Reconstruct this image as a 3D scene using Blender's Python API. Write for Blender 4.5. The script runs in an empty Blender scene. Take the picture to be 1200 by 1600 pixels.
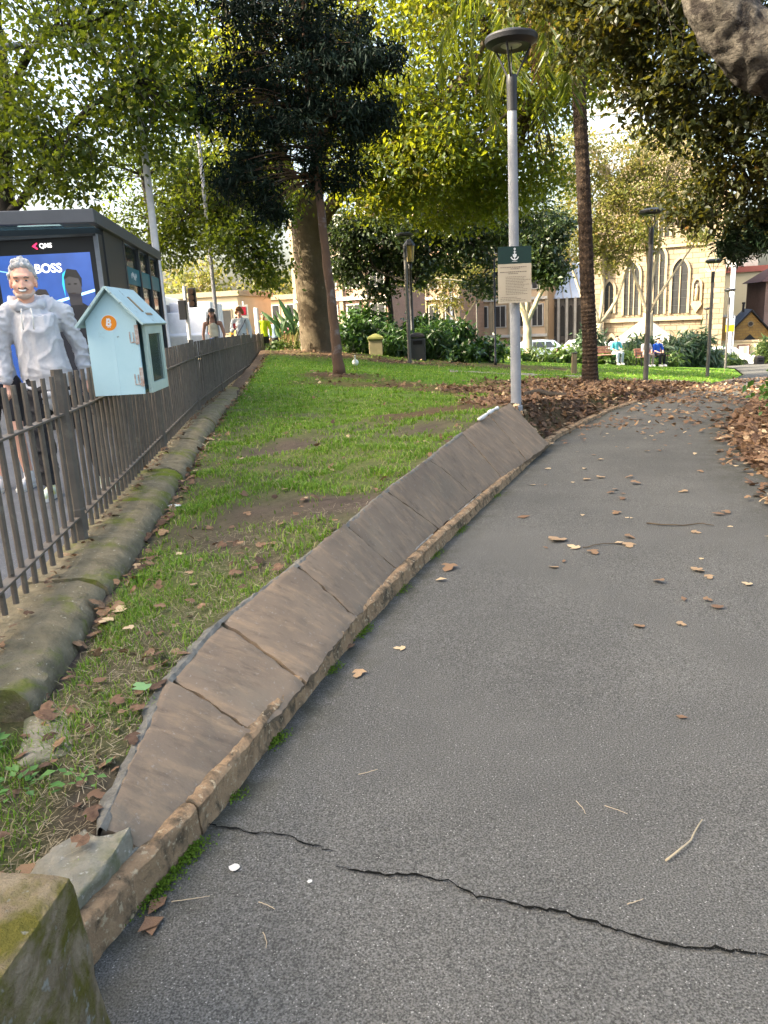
import bpy, bmesh, math, random
import numpy as np
from mathutils import Vector, Matrix, Euler
R = math.radians
random.seed(7); rng = np.random.default_rng(7)
scene = bpy.context.scene
COL = scene.collection

# ------------------------------------------------------------------ camera, sky, sun, exposure
cam_d = bpy.data.cameras.new("camera"); cam = bpy.data.objects.new("camera", cam_d); COL.objects.link(cam)
cam_d.sensor_fit = 'VERTICAL'; cam_d.sensor_height = 36; cam_d.lens = 27.0
cam_d.clip_start = 0.05; cam_d.clip_end = 2000
cam.matrix_world = (Matrix.Translation((0, 0, 1.5)) @ Matrix.Rotation(R(90 - 14.364), 4, 'X') @ Matrix.Rotation(-R(2.838), 4, 'Z'))
scene.camera = cam
SUN_DIR = Vector((-0.80, -0.17, 0.56)).normalized()          # towards the sun
world = bpy.data.worlds.new("World"); scene.world = world; world.use_nodes = True
wn = world.node_tree; bg = wn.nodes["Background"]
sky = wn.nodes.new("ShaderNodeTexSky"); sky.sky_type = 'NISHITA'; sky.sun_disc = False
sky.sun_elevation = math.asin(SUN_DIR.z); sky.sun_rotation = math.atan2(SUN_DIR.x, SUN_DIR.y)
sky.air_density = 1.0; sky.dust_density = 7.0; sky.ozone_density = 0.5
wn.links.new(sky.outputs[0], bg.inputs[0]); bg.inputs[1].default_value = 0.15
sun_d = bpy.data.lights.new("sun", 'SUN'); sun_d.energy = 3.4; sun_d.angle = R(0.53); sun_d.color = (1.0, 0.90, 0.74)
sun = bpy.data.objects.new("sun", sun_d); COL.objects.link(sun)
sun.rotation_euler = SUN_DIR.to_track_quat('Z', 'Y').to_euler(); sun.location = (-20, 0, 30)
vs = scene.view_settings
scene.display_settings.display_device = 'sRGB'
vs.view_transform = 'Standard'; vs.look = 'None'; vs.gamma = 1; vs.use_curve_mapping = False
vs.exposure = 2.45
vs.use_white_balance = True; vs.white_balance_temperature = 6850; vs.white_balance_tint = 7      # photographed for open shade
scene.render.engine = 'CYCLES'
scene.cycles.max_bounces = 8; scene.cycles.transparent_max_bounces = 8
scene.cycles.transmission_bounces = 6; scene.cycles.diffuse_bounces = 4
scene.cycles.caustics_reflective = False; scene.cycles.caustics_refractive = False

# ------------------------------------------------------------------ mesh helpers
class G:
    """collects polygons"""
    def __init__(s): s.v = []; s.f = []
    def add(s, vs, fs):
        b = len(s.v); s.v += [tuple(p) for p in vs]; s.f += [tuple(b + i for i in f) for f in fs]; return s
    def box(s, c, d, rz=0.0, M=None):
        x, y, z = d[0] / 2, d[1] / 2, d[2] / 2
        m = (Matrix.Translation(c) @ Matrix.Rotation(rz, 4, 'Z')) if M is None else M
        vs = [m @ Vector(p) for p in ((-x, -y, -z), (x, -y, -z), (x, y, -z), (-x, y, -z), (-x, -y, z), (x, -y, z), (x, y, z), (-x, y, z))]
        return s.add(vs, [(0, 3, 2, 1), (4, 5, 6, 7), (0, 1, 5, 4), (1, 2, 6, 5), (2, 3, 7, 6), (3, 0, 4, 7)])
    def tube(s, pts, rad, n=8, cap=True, squash=1.0):
        pts = [Vector(p) for p in pts]; rad = [rad] * len(pts) if isinstance(rad, (int, float)) else rad
        vs = []; up = None
        for i, p in enumerate(pts):
            d = (pts[min(i + 1, len(pts) - 1)] - pts[max(i - 1, 0)]).normalized()
            if up is None: up = d.orthogonal().normalized()
            up = (up - d * up.dot(d)); up = up.normalized() if up.length > 1e-6 else d.orthogonal().normalized()
            w = d.cross(up)
            for k in range(n):
                a = 2 * math.pi * k / n; vs.append(p + (up * math.cos(a) + w * math.sin(a) * squash) * rad[i])
        fs = [(i * n + k, i * n + (k + 1) % n, (i + 1) * n + (k + 1) % n, (i + 1) * n + k) for i in range(len(pts) - 1) for k in range(n)]
        if cap: fs += [tuple(range(n - 1, -1, -1)), tuple((len(pts) - 1) * n + k for k in range(n))]
        return s.add(vs, fs)
    def lathe(s, prof, n=16, c=(0, 0, 0), M=None):
        vs = []; cx, cy, cz = c
        for r, z in prof:
            for k in range(n):
                a = 2 * math.pi * k / n; p = Vector((cx + r * math.cos(a), cy + r * math.sin(a), cz + z)); vs.append(M @ p if M else p)
        m = len(prof)
        fs = [(i * n + k, i * n + (k + 1) % n, (i + 1) * n + (k + 1) % n, (i + 1) * n + k) for i in range(m - 1) for k in range(n)]
        fs += [tuple(range(n - 1, -1, -1)), tuple((m - 1) * n + k for k in range(n))]
        return s.add(vs, fs)
    def prism(s, poly, axis, a, b):
        """poly in 2D extruded along axis ('x','y','z') from a to b"""
        def P(u, v, w): return {'z': (u, v, w), 'y': (u, w, v), 'x': (w, u, v)}[axis]
        n = len(poly); vs = [P(u, v, a) for u, v in poly] + [P(u, v, b) for u, v in poly]
        fs = [tuple(range(n - 1, -1, -1)), tuple(range(n, 2 * n))] + [(i, (i + 1) % n, n + (i + 1) % n, n + i) for i in range(n)]
        return s.add(vs, fs)
    def ball(s, c, r, n=10, m=7, M=None):
        r = (r, r, r) if isinstance(r, (int, float)) else r
        vs = []; fs = []
        for i in range(m + 1):
            t = math.pi * i / m
            for k in range(n):
                a = 2 * math.pi * k / n
                p = Vector((r[0] * math.sin(t) * math.cos(a), r[1] * math.sin(t) * math.sin(a), r[2] * math.cos(t)))
                if M: p = M @ p
                vs.append(p + Vector(c))
        for i in range(m):
            for k in range(n): fs.append((i * n + k, (i + 1) * n + k, (i + 1) * n + (k + 1) % n, i * n + (k + 1) % n))
        return s.add(vs, fs)
    def quad(s, a, b, c, d): return s.add([a, b, c, d], [(0, 1, 2, 3)])

def tag(o, label=None, cat=None, group=None, kind=None):
    if label: o['label'] = label
    if cat: o['category'] = cat
    if group: o['group'] = group
    if kind: o['kind'] = kind
    return o
def obj(name, g, m, parent=None, smooth=False, bevel=0, fixn=True):
    me = bpy.data.meshes.new(name); me.from_pydata(g.v, [], g.f)
    if fixn:
        b = bmesh.new(); b.from_mesh(me); bmesh.ops.recalc_face_normals(b, faces=b.faces); b.to_mesh(me); b.free()
    if smooth: me.polygons.foreach_set("use_smooth", [True] * len(me.polygons))
    me.update(); o = bpy.data.objects.new(name, me); COL.objects.link(o)
    if m: me.materials.append(m)
    if parent: o.parent = parent
    if bevel:
        md = o.modifiers.new("bevel", 'BEVEL'); md.width = bevel; md.segments = 2; md.limit_method = 'ANGLE'; md.angle_limit = R(35)
    return o
def thing(name, label, cat, loc=(0, 0, 0), rz=0.0, group=None):
    o = bpy.data.objects.new(name, None); COL.objects.link(o); o.location = loc; o.rotation_euler = (0, 0, rz)
    o.empty_display_size = .1
    return tag(o, label, cat, group)
def copy_tree(o, parent=None):
    c = o.copy(); COL.objects.link(c); c.parent = parent
    for ch in o.children: copy_tree(ch, c)
    return c
def big(name, V, F, m, parent=None, attrs=None, smooth=False):
    """fast mesh from numpy arrays; F (n,k) of one polygon size"""
    me = bpy.data.meshes.new(name); V = np.asarray(V, np.float32); F = np.asarray(F, np.int32)
    n, k = F.shape
    me.vertices.add(len(V)); me.vertices.foreach_set("co", V.ravel())
    me.loops.add(n * k); me.loops.foreach_set("vertex_index", F.ravel())
    me.polygons.add(n); me.polygons.foreach_set("loop_start", np.arange(0, n * k, k, dtype=np.int32))
    me.polygons.foreach_set("use_smooth", np.full(n, smooth))
    me.update(calc_edges=True)
    for a, val in (attrs or {}).items():
        at = me.attributes.new(a, 'FLOAT', 'POINT'); at.data.foreach_set("value", np.asarray(val, np.float32).ravel())
    o = bpy.data.objects.new(name, me); COL.objects.link(o)
    if m: me.materials.append(m)
    if parent: o.parent = parent
    return o

# ------------------------------------------------------------------ materials
class N:
    def __init__(s, name):
        s.m = bpy.data.materials.new(name); s.m.use_nodes = True; s.t = s.m.node_tree; s.t.nodes.clear()
        s.out = s('OutputMaterial')
    def __call__(s, ty, **kw):
        n = s.t.nodes.new('ShaderNode' + ty)
        for k, v in kw.items():
            if k in n.inputs: n.inputs[k].default_value = v
            else: setattr(n, k, v)
        return n
    def l(s, a, b): s.t.links.new(a, b)
    def coord(s, stretch=(1, 1, 1), rot=(0, 0, 0), vary=True):
        tc = s('TexCoord'); mp = s('Mapping'); mp.inputs['Scale'].default_value = stretch; mp.inputs['Rotation'].default_value = rot
        s.l(tc.outputs['Object'], mp.inputs[0])
        if vary:
            oi = s('ObjectInfo'); mu = s('Math', operation='MULTIPLY'); mu.inputs[1].default_value = 43.0
            s.l(oi.outputs['Random'], mu.inputs[0]); s.l(mu.outputs[0], mp.inputs['Location'])
        return mp.outputs[0]
    def noise(s, co, scale, detail=5, rough=.6, dist=0):
        n = s('TexNoise'); n.inputs['Scale'].default_value = scale; n.inputs['Detail'].default_value = detail
        n.inputs['Roughness'].default_value = rough; n.inputs['Distortion'].default_value = dist
        s.l(co, n.inputs['Vector']); return n.outputs['Fac']
    def ramp(s, fac, a, b, ca=(0, 0, 0, 1), cb=(1, 1, 1, 1)):
        r = s('ValToRGB'); r.color_ramp.elements[0].position = a; r.color_ramp.elements[1].position = b
        r.color_ramp.elements[0].color = (*ca[:3], 1); r.color_ramp.elements[1].color = (*cb[:3], 1)
        s.l(fac, r.inputs[0]); return r.outputs[0]
    def mix(s, fac, a, b):
        m = s('MixRGB'); s.put(fac, m.inputs[0]); s.put(a, m.inputs[1]); s.put(b, m.inputs[2]); return m.outputs[0]
    def put(s, v, sock):
        if hasattr(v, 'is_output'): s.l(v, sock)
        elif isinstance(v, (int, float)): sock.default_value = v
        else: sock.default_value = (*v[:3], 1)
    def math(s, op, a, b=0.0):
        m = s('Math', operation=op); s.put(a, m.inputs[0]); s.put(b, m.inputs[1]); return m.outputs[0]
    def attr(s, name): a = s('Attribute'); a.attribute_name = name; return a.outputs['Fac']
    def bsdf(s, col, rough=.8, spec=.3, metal=0.0, bump=None, bs=.3, bd=.01):
        b = s('BsdfPrincipled'); s.put(col, b.inputs['Base Color']); s.put(rough, b.inputs['Roughness'])
        b.inputs['Specular IOR Level'].default_value = spec; b.inputs['Metallic'].default_value = metal
        if bump is not None:
            bn = s('Bump'); bn.inputs['Strength'].default_value = bs; bn.inputs['Distance'].default_value = bd
            s.l(bump, bn.inputs['Height']); s.l(bn.outputs[0], b.inputs['Normal'])
        return b
    def done(s, sh): s.l(sh.outputs[0], s.out.inputs[0]); return s.m

def surf(name, c1, c2=None, scale=6, rough=.85, spec=.3, metal=0.0, bs=.25, bscale=70, bd=.006, stretch=(1, 1, 1), rot=(0, 0, 0),
         c3=None, s3=3.0, t3=(.55, .7), c4=None, s4=25.0, t4=(.6, .68), vary=True):
    n = N(name); co = n.coord(stretch, rot, vary); c2 = c2 or tuple(x * .75 for x in c1)
    col = n.ramp(n.noise(co, scale, 6, .65), .3, .7, c1, c2)
    if c3: col = n.mix(n.ramp(n.noise(n.coord(vary=vary), s3, 5, .7, .4), *t3), col, c3)
    if c4: col = n.mix(n.ramp(n.noise(co, s4, 3, .6), *t4), col, c4)
    b = n.bsdf(col, rough, spec, metal, n.noise(co, bscale, 6, .7) if bs else None, bs, bd)
    return n.done(b)
def flat(name, c, rough=.6, spec=.3, metal=0.0): return surf(name, c, tuple(x * .86 for x in c), 4, rough, spec, metal, .06, 120, .002)
def leafmat(name, stops, trans=.4, tcol=(.35, .45, .05), rough=.45, spec=.35, mottle=0):
    """tint attribute 0..1 picks the leaf colour"""
    n = N(name); r = n('ValToRGB'); e = r.color_ramp.elements
    e[0].position = stops[0][0]; e[0].color = (*stops[0][1], 1); e[1].position = stops[-1][0]; e[1].color = (*stops[-1][1], 1)
    for p, c in stops[1:-1]: q = e.new(p); q.color = (*c, 1)
    n.l(n.attr('tint'), r.inputs[0]); rc = r.outputs[0]
    if mottle:
        mm = n('MixRGB', blend_type='MULTIPLY'); mm.inputs[0].default_value = 1; n.l(rc, mm.inputs[1]); n.l(n.ramp(n.noise(n.coord(), mottle, 4, .7), .3, .7, (.45, .42, .40), (1.3, 1.3, 1.3)), mm.inputs[2]); rc = mm.outputs[0]
    b = n.bsdf(rc, rough, spec)
    if not trans: return n.done(b)
    t = n('BsdfTranslucent'); tm = n('MixRGB', blend_type='MULTIPLY'); tm.inputs[0].default_value = 0
    mx = n.mix(.5, rc, tcol); n.l(mx, t.inputs[0])
    ms = n('MixShader'); ms.inputs[0].default_value = trans; n.l(b.outputs[0], ms.inputs[1]); n.l(t.outputs[0], ms.inputs[2])
    return n.done(ms)
def glass(name, tint, alpha, rough=.05):
    n = N(name); b = n.bsdf(tint, rough, .5); tr = n('BsdfTransparent'); tr.inputs[0].default_value = (*[min(1, .5 + x) for x in tint], 1)
    ms = n('MixShader'); ms.inputs[0].default_value = alpha; n.l(tr.outputs[0], ms.inputs[1]); n.l(b.outputs[0], ms.inputs[2]); return n.done(ms)
def screen(name, c, power):
    n = N(name); e = n('Emission'); co = n.coord(vary=False); n.l(n.ramp(n.noise(co, 1.7, 3), .3, .7, c, tuple(x * .6 for x in c)), e.inputs[0]); e.inputs[1].default_value = power
    b = n.bsdf((.02, .02, .02), .15, .5); a = n('AddShader'); n.l(e.outputs[0], a.inputs[0]); n.l(b.outputs[0], a.inputs[1]); return n.done(a)

M = {}
# ------------------------------------------------------------------ terrain functions (metres; x right, y away, z up; 0 = path by the camera)
def lin(kn):
    xs = np.array([k[0] for k in kn], float); ys = np.array([k[1] for k in kn], float)
    def f(v, w=0.0):
        if w == 0: return np.interp(v, xs, ys)
        return sum(np.interp(np.asarray(v, float) + o * w, xs, ys) for o in (-1, -.5, 0, .5, 1)) / 5
    return f
_zp = lin([(-5, 0), (7, 0), (12, -.12), (18, -.45), (23, -.85), (27, -1.22), (33, -1.65), (40, -2.05), (50, -2.75), (62, -3.7), (75, -4.6), (100, -6), (200, -10), (900, -40)])
def zp(y): return _zp(y, 1.5)                                   # the asphalt path falls away downhill
_zs = lin([(-20, .28), (12, .28), (20, .2), (30, .05), (37, -.1), (60, -1.2), (100, -3.5), (200, -9), (900, -39)])
def zs(y): return _zs(y, 1.5)                                   # the street footpath
_xe = lin([(-2, -1.6), (0, -1.15), (1.0, -.93), (1.61, -.75), (2.07, -.58), (2.62, -.43), (3.49, -.15), (4.72, .32), (6.58, 1.08), (9.26, 2.15), (12.3, 3.78), (14.2, 4.96), (15.6, 5.94), (18.1, 7.64), (26.1, 12.1), (31.7, 15), (40, 18.5), (60, 26), (75, 31)])
def xe(y): return _xe(y, .15)                                   # left edge of the path
_xr = lin([(-2, 2.3), (0, 2.5), (5, 3.0), (7, 3.4), (8.35, 3.9), (10, 4.6), (11.4, 5.4), (14.3, 7.1), (18, 9.8), (26, 14.6), (32, 17.7), (40, 21.5), (60, 29.5), (75, 35)])
def xr(y): return _xr(y, .3)
_xf = lin([(-5, -.75), (3.2, -1.66), (4.35, -1.78), (7.6, -2.17), (11.05, -2.58), (37, -4.95), (60, -7.1), (100, -11)])
def xf(y): return _xf(y)                                        # the fence line
def xL(y): return xf(y) + .33                                   # lawn side of the plinth
_xT = lin([(-2, -.8), (1.2, -.84), (1.81, -.81), (2.52, -.80), (2.98, -.70), (3.54, -.44), (4.12, -.22), (4.79, .01), (5.68, .35), (6.75, .72), (7.75, 1.10), (8.55, 1.46), (9.6, 1.95), (11.2, 2.85), (13.8, 4.3), (15.6, 5.5), (18.1, 7.2), (26.1, 11.6), (31.7, 14.5), (40, 18), (60, 25.5), (75, 30)])
_zT = lin([(-2, .16), (1.2, .13), (1.81, .19), (2.52, .28), (2.98, .32), (3.54, .36), (4.12, .39), (4.79, .42), (5.68, .45), (6.75, .475), (7.75, .495), (8.55, .5), (9.6, .4), (11.2, .2), (13.8, -.02), (15.6, -.2), (18.1, -.42), (23, -.82), (26.1, -1.1), (31.7, -1.5), (40, -2.0), (60, -3.5), (75, -4.55)])
_zf = lin([(-5, .16), (2, .18), (4, .2), (12, .22), (17, .3), (22, .36), (27, .36), (33, .2), (37, .05), (60, -1.3), (75, -2.2), (100, -3.6)])
_kh = lin([(-2, .105), (2.5, .10), (5, .08), (8.5, .045), (10, .04), (14, .015), (200, .01)])
def kerb_h(y): return _kh(y)
def hills(x, y):
    g = lambda cx, cy, r, a: a * np.exp(-((x - cx) ** 2 + (y - cy) ** 2) / (2 * r * r))
    return (g(-2.0, 27.2, 2.3, .22) + g(-.88, 1.66, .13, -.07) + g(-.85, 17.6, 1.0, .10) + g(4.8, 17.5, 1.3, .06)
            + .012 * np.sin(x * 5.1 + y * 2.2) + .010 * np.sin(y * 4.3 - x * 3.1 + 1) + .006 * np.sin(x * 13 + y * 9))
def zl(x, y):
    """lawn height"""
    x = np.asarray(x, float); y = np.asarray(y, float)
    a, t, e = xL(y), _xT(y), xe(y) - .08
    u = np.clip((x - a) / (t - a), 0, 1); flatpart = _zf(y, .6) + (_zT(y) - .02 - _zf(y, .6)) * u
    v = np.clip((x - t) / np.maximum(e - t, .05), 0, 1); edge = zp(y) + kerb_h(y) - .03
    return np.where(x <= t, flatpart + hills(x, y) * np.clip((t - x) * 4, 0, 1), _zT(y) - .02 + (edge - _zT(y) + .02) * v - .035 * np.sin(np.pi * v))
def zr(x, y): return zp(y) + .015 + .05 * np.clip((x - xr(y)) / 2, 0, 1.5) + .006 * np.sin(x * 7 + y * 5)
def z_at(x, y):
    x0 = float(xe(y)); 
    if x < float(xf(y)) : return float(zs(y))
    if x < x0: return float(zl(x, y))
    return float(zp(y)) if x < float(xr(y)) else float(zr(x, y))
# ------------------------------------------------------------------ setting materials
from mathutils import noise as mnoise
def mk_asphalt():
    n = N("asphalt"); co = n.coord(vary=False)
    base = n.ramp(n.noise(co, 1.1, 5, .6), .3, .7, (.096, .0945, .086), (.120, .117, .106))
    stain = n.ramp(n.noise(co, .45, 6, .7, .6), .46, .72); base = n.mix(n.math('MULTIPLY', stain, .35), base, (.044, .044, .042))
    fine = n.ramp(n.noise(co, 190, 2, .6), .35, .68, (.42, .42, .42), (1.45, 1.45, 1.45)); m = n('MixRGB', blend_type='MULTIPLY'); m.inputs[0].default_value = 1
    n.l(base, m.inputs[1]); n.l(fine, m.inputs[2]); c = m.outputs[0]
    v = n('TexVoronoi'); v.inputs['Scale'].default_value = 120; n.l(co, v.inputs['Vector'])
    dot = n.math('MULTIPLY', n.ramp(v.outputs['Distance'], .12, .30, (1, 1, 1), (0, 0, 0)), n.ramp(n.noise(co, 95, 2), .53, .63))
    c = n.mix(n.math('MULTIPLY', dot, .8), c, (.40, .39, .36))
    c = n.mix(n.math('MULTIPLY', n.attr('edge'), n.ramp(n.noise(co, 5, 6, .75), .38, .62)), c, (.045, .043, .028))
    h = n.math('ADD', n.noise(co, 160, 3, .7), n.math('MULTIPLY', v.outputs['Distance'], -.5))
    return n.done(n.bsdf(c, .92, .12, 0, h, .6, .004))
M['asphalt'] = mk_asphalt()
def mk_lawn():
    n = N("lawn_soil"); co = n.coord(vary=False)
    soil = n.ramp(n.noise(co, 9, 6, .7), .3, .72, (.055, .042, .034), (.12, .094, .072))
    thatch = n.ramp(n.noise(co, 22, 6, .75), .32, .68, (.055, .085, .018), (.15, .15, .06))
    far = n.ramp(n.noise(co, 1.6, 6, .7), .3, .7, (.105, .20, .02), (.075, .15, .022))
    c = n.mix(n.attr('dirt'), n.mix(n.attr('far'), thatch, far), soil)
    mul = n.ramp(n.noise(co, 14, 6, .8), .35, .66, (.035, .022, .015), (.16, .095, .055))
    c = n.mix(n.attr('mulch'), c, mul)
    return n.done(n.bsdf(c, .95, .1, 0, n.noise(co, 45, 6, .8), .8, .02))
M['lawn'] = mk_lawn()
M['litter_ground'] = surf("leafy_earth", (.11, .062, .035), (.045, .028, .018), 14, .95, .1, bs=.8, bscale=40, bd=.02, c3=(.19, .115, .06), s3=9, t3=(.5, .66), vary=False)
M['earth'] = surf("earth", (.10, .09, .06), (.06, .07, .03), .7, .95, .1, vary=False)
M['street'] = surf("street_bitumen", (.10, .105, .115), (.07, .072, .08), 3, .85, .3, bs=.4, bscale=160, bd=.003, c4=(.2, .2, .2), s4=120, t4=(.6, .7), vary=False)
M['slab'] = None
def mk_slab():
    n = N("sandstone_slab"); co = n.coord((1, 1, 1)); st = n.coord((3.2, 15, 7), (0, 0, R(-38)))
    c = n.ramp(n.noise(co, 3, 5, .6), .3, .7, (.225, .165, .112), (.160, .118, .082))
    s = n.ramp(n.noise(st, 1.0, 6, .7, .25), .50, .72); c = n.mix(n.math('MULTIPLY', s, .55), c, (.37, .25, .145))
    d = n.ramp(n.noise(st, 1.3, 6, .75, .2), .30, .47, (1, 1, 1), (0, 0, 0)); c = n.mix(n.math('MULTIPLY', d, .6), c, (.075, .057, .042))
    g = n.ramp(n.noise(co, 2.2, 5, .7), .56, .72); c = n.mix(n.math('MULTIPLY', g, .4), c, (.17, .15, .11))
    sp = n.ramp(n.noise(co, 48, 4, .7), .60, .70); c = n.mix(n.math('MULTIPLY', sp, .5), c, (.33, .29, .24))
    return n.done(n.bsdf(c, .86, .3, 0, n.math('ADD', n.noise(st, 2, 6, .8), n.noise(co, 60, 5, .7)), .45, .006))
M['slab'] = mk_slab()
M['kerb'] = surf("orange_sandstone", (.40, .265, .15), (.24, .155, .09), 14, .95, .2, bs=1.0, bscale=60, bd=.012, c3=(.10, .075, .048), s3=9, t3=(.48, .62), c4=(.46, .36, .23), s4=45, t4=(.58, .68))
M['mortar'] = surf("pale_mortar", (.40, .37, .31), (.20, .18, .15), 16, .95, .2, bs=.9, bscale=60, bd=.01, c3=(.11, .10, .07), s3=9, t3=(.5, .62))
M['render'] = surf("blue_grey_cement", (.215, .205, .175), (.11, .105, .09), 22, .95, .2, bs=1.0, bscale=60, bd=.01)
M['moss_stone'] = surf("mossy_stone", (.27, .225, .145), (.12, .105, .066), 9, .95, .15, bs=1.0, bscale=34, bd=.02, c3=(.135, .165, .015), s3=1.5, t3=(.53, .66), c4=(.40, .36, .27), s4=42, t4=(.65, .72))
M['block'] = surf("rough_sandstone", (.40, .32, .21), (.19, .145, .09), 13, .95, .1, bs=1.0, bscale=42, bd=.035, c3=(.15, .135, .03), s3=5.0, t3=(.47, .60), c4=(.36, .35, .29), s4=26, t4=(.62, .70))
M['cement'] = surf("weathered_cement", (.30, .275, .215), (.19, .175, .13), 7, .95, .2, bs=.9, bscale=60, bd=.01, c3=(.11, .12, .055), s3=5, t3=(.52, .7), c4=(.4, .38, .33), s4=50, t4=(.62, .7))
M['moss'] = leafmat("moss", [(0, (.05, .09, .01)), (1, (.11, .18, .02))], .1, rough=.9, spec=.1)
M['crack'] = flat("crack_dark", (.008, .008, .007), .95, .05)

# ------------------------------------------------------------------ ground sheets
def sheet(name, ys, fxa, fxb, nu, fz, m, attrs=None):
    ys = np.asarray(ys, float); u = np.linspace(0, 1, nu)
    Y = np.repeat(ys[:, None], nu, 1); X = fxa(ys)[:, None] + (fxb(ys) - fxa(ys))[:, None] * u[None, :]
    Z = fz(X, Y); V = np.stack([X, Y, Z], -1).reshape(-1, 3)
    i = np.arange(len(ys) - 1)[:, None] * nu + np.arange(nu - 1)[None, :]
    F = np.stack([i, i + 1, i + nu + 1, i + nu], -1).reshape(-1, 4)
    a = {k: f(X, Y).ravel() for k, f in (attrs or {}).items()}
    return tag(big(name, V, F, m, None, a, True), kind='structure')
def grow(a, b, d0, g):
    o = [a]
    while o[-1] < b: o.append(o[-1] + d0); d0 *= g
    return np.array(o)
yy = grow(-2, 72, .05, 1.012)
path = sheet("path", yy, lambda y: xe(y), lambda y: xr(y), 40, lambda X, Y: zp(Y) + .004 * np.sin(X * 2.1 + Y) * np.sin(Y * 1.3), M['asphalt'],
      {'edge': lambda X, Y: np.clip(1 - np.minimum(X - xe(Y), (xr(Y) - X) * .4) / .22, 0, 1)})
def blob(X, Y, L): 
    r = np.zeros_like(X)
    for cx, cy, rx, ry, a in L: r = np.maximum(r, a * np.clip(1.6 - np.sqrt(((X - cx) / rx) ** 2 + ((Y - cy) / ry) ** 2) * 1.3, 0, 1))
    return r
def wob(X, Y, s, k=0): return (np.sin(X * s + 1.3 * np.sin(Y * s * .7 + k)) + np.sin(Y * s * 1.31 + 1.7 * np.sin(X * s * .9 + 2 + k)) + .6 * np.sin(X * s * 2.7 + Y * s * 2.1 + k)) / 2.6
DIRT = [(-.62, 4.65, .85, .66, 1), (-.95, 7.6, .8, .6, .8), (.35, 7.5, .7, .4, .7), (-.85, 1.95, .22, .3, .7), (-1.0, 2.2, .35, .25, .45), (-.95, 2.9, .2, .5, .45), (-.6, 3.6, .2, .4, .5), (-1.35, 5.9, .3, .4, .5)]
def f_dirt(X, Y):
    d = np.clip(blob(X, Y, DIRT) + .35 * wob(X, Y, 4.2) * (blob(X, Y, DIRT) > .05), 0, 1)
    gen = np.clip(.36 + .55 * wob(X, Y, 2.3, 1) + .40 * wob(X, Y, 6.1, 2), 0, 1) * np.clip((16 - Y) / 6, 0, 1)
    T = np.clip(1 - np.abs(X - _xT(Y)) / .12, 0, 1) * (Y < 8.5)
    return np.clip(np.maximum(np.maximum(d, gen * .8), np.maximum(T * .8, np.clip(1 - (X - xL(Y)) / .10, 0, 1) * np.clip((Y - 2.5) * 6, .25, 1))), 0, 1)
def f_mulch(X, Y):
    m = blob(X, Y, [(-.85, 17.4, .95, 1.0, 1), (-.2, 15.9, 1.6, .7, .8), (-2.0, 26.3, 2.6, 2.3, 1), (.7, 25.2, 2.2, 1.3, 1)])
    # the band of mulch and leaves that runs from the slender tree to the palm
    c = 16.1 - 1.05 * (X - .2); m = np.maximum(m, np.clip(1.3 - np.abs(Y - c) / (1.1 + .25 * np.clip(X, 0, 5)), 0, 1) * (X > 0) * (X < 3.6) * .85)
    m = np.maximum(m, np.clip(1.5 - np.abs(X - xe(Y) + .9) / 1.0, 0, 1) * (Y > 8.3) * (Y < 20))
    m = np.maximum(m, blob(X, Y, [(4.6, 15.2, 2.6, 3.4, 1), (2.6, 11.2, 1.5, 2.2, 1), (4.5, 28, 4, 4, .8)]))
    return np.clip(m + .3 * wob(X, Y, 3.1) * (m > .03), 0, 1)
lawn = sheet("lawn", grow(-1, 46, .045, 1.013), lambda y: xL(y) - .25 - .6 * np.clip((2.75 - y) / .3, 0, 1), lambda y: xe(y) - .075, 110, zl, M['lawn'],
      {'dirt': f_dirt, 'mulch': f_mulch, 'far': lambda X, Y: np.clip((Y - 6) / 10, 0, 1)})
tag(lawn, 'lawn')
sheet("leafy_verge", grow(-1, 60, .12, 1.02), lambda y: xr(y), lambda y: xr(y) + 16, 40, zr, M['litter_ground'])
sheet("pavement", grow(-6, 100, .25, 1.03), lambda y: xf(y) - 5.2, lambda y: xf(y) + .06, 12, lambda X, Y: zs(Y) + 0 * X, M['street'])
sheet("road", grow(-6, 120, .4, 1.03), lambda y: xf(y) - 40, lambda y: xf(y) - 5.35, 12, lambda X, Y: zs(Y) - .13 + 0 * X, M['street'])
# flat-laid base ground to the horizon, a little below everything else
gy = np.concatenate([np.arange(-30, 40, 4), np.arange(40, 130, 6), np.array([140, 170, 220, 300, 420, 600, 900])])
def z_base(X, Y):
    z = np.minimum(zp(Y), zs(Y)) - .35
    return np.where(Y > 44, np.maximum(z, np.where(X < xe(Y), zl(X, np.minimum(Y, 74)) - .15, z)), z)
def const(v): return lambda y: np.full_like(y, v)
tag(sheet("ground", gy, lambda y: const(-60)(y) - y * .9, lambda y: const(70)(y) + y * .9, 60, lambda X, Y: z_base(X, Y), M['earth']), kind='structure')
# cross path and street kerb
cy = lambda x: 21.6 - .10 * (x - 3)
g = G(); xs_ = np.linspace(2.0, 8.9, 40)
for a, b in zip(xs_[:-1], xs_[1:]):
    q = [(a, cy(a) - .45), (b, cy(b) - .45), (b, cy(b) + .45), (a, cy(a) + .45)]; g.add([(x, y, float(zl(x, y)) + .012) for x, y in q], [(0, 1, 2, 3)])
tag(obj("side_path", g, surf("pale_path", (.24, .22, .19), (.15, .14, .12), 3, vary=False)), kind='structure')
g = G()
for y in np.arange(-5, 100, 3.0):
    a, b = float(xf(y)) - 5.35, float(xf(y + 3)) - 5.35; z = float(zs(y)); z2 = float(zs(y + 3))
    g.add([(a, y, z), (a + .15, y, z), (b + .15, y + 3, z2), (b, y + 3, z2), (a, y, z - .2), (b, y + 3, z2 - .2)], [(0, 1, 2, 3), (0, 3, 5, 4)])
tag(obj("street_kerb", g, M['cement']), kind='structure')

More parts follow.
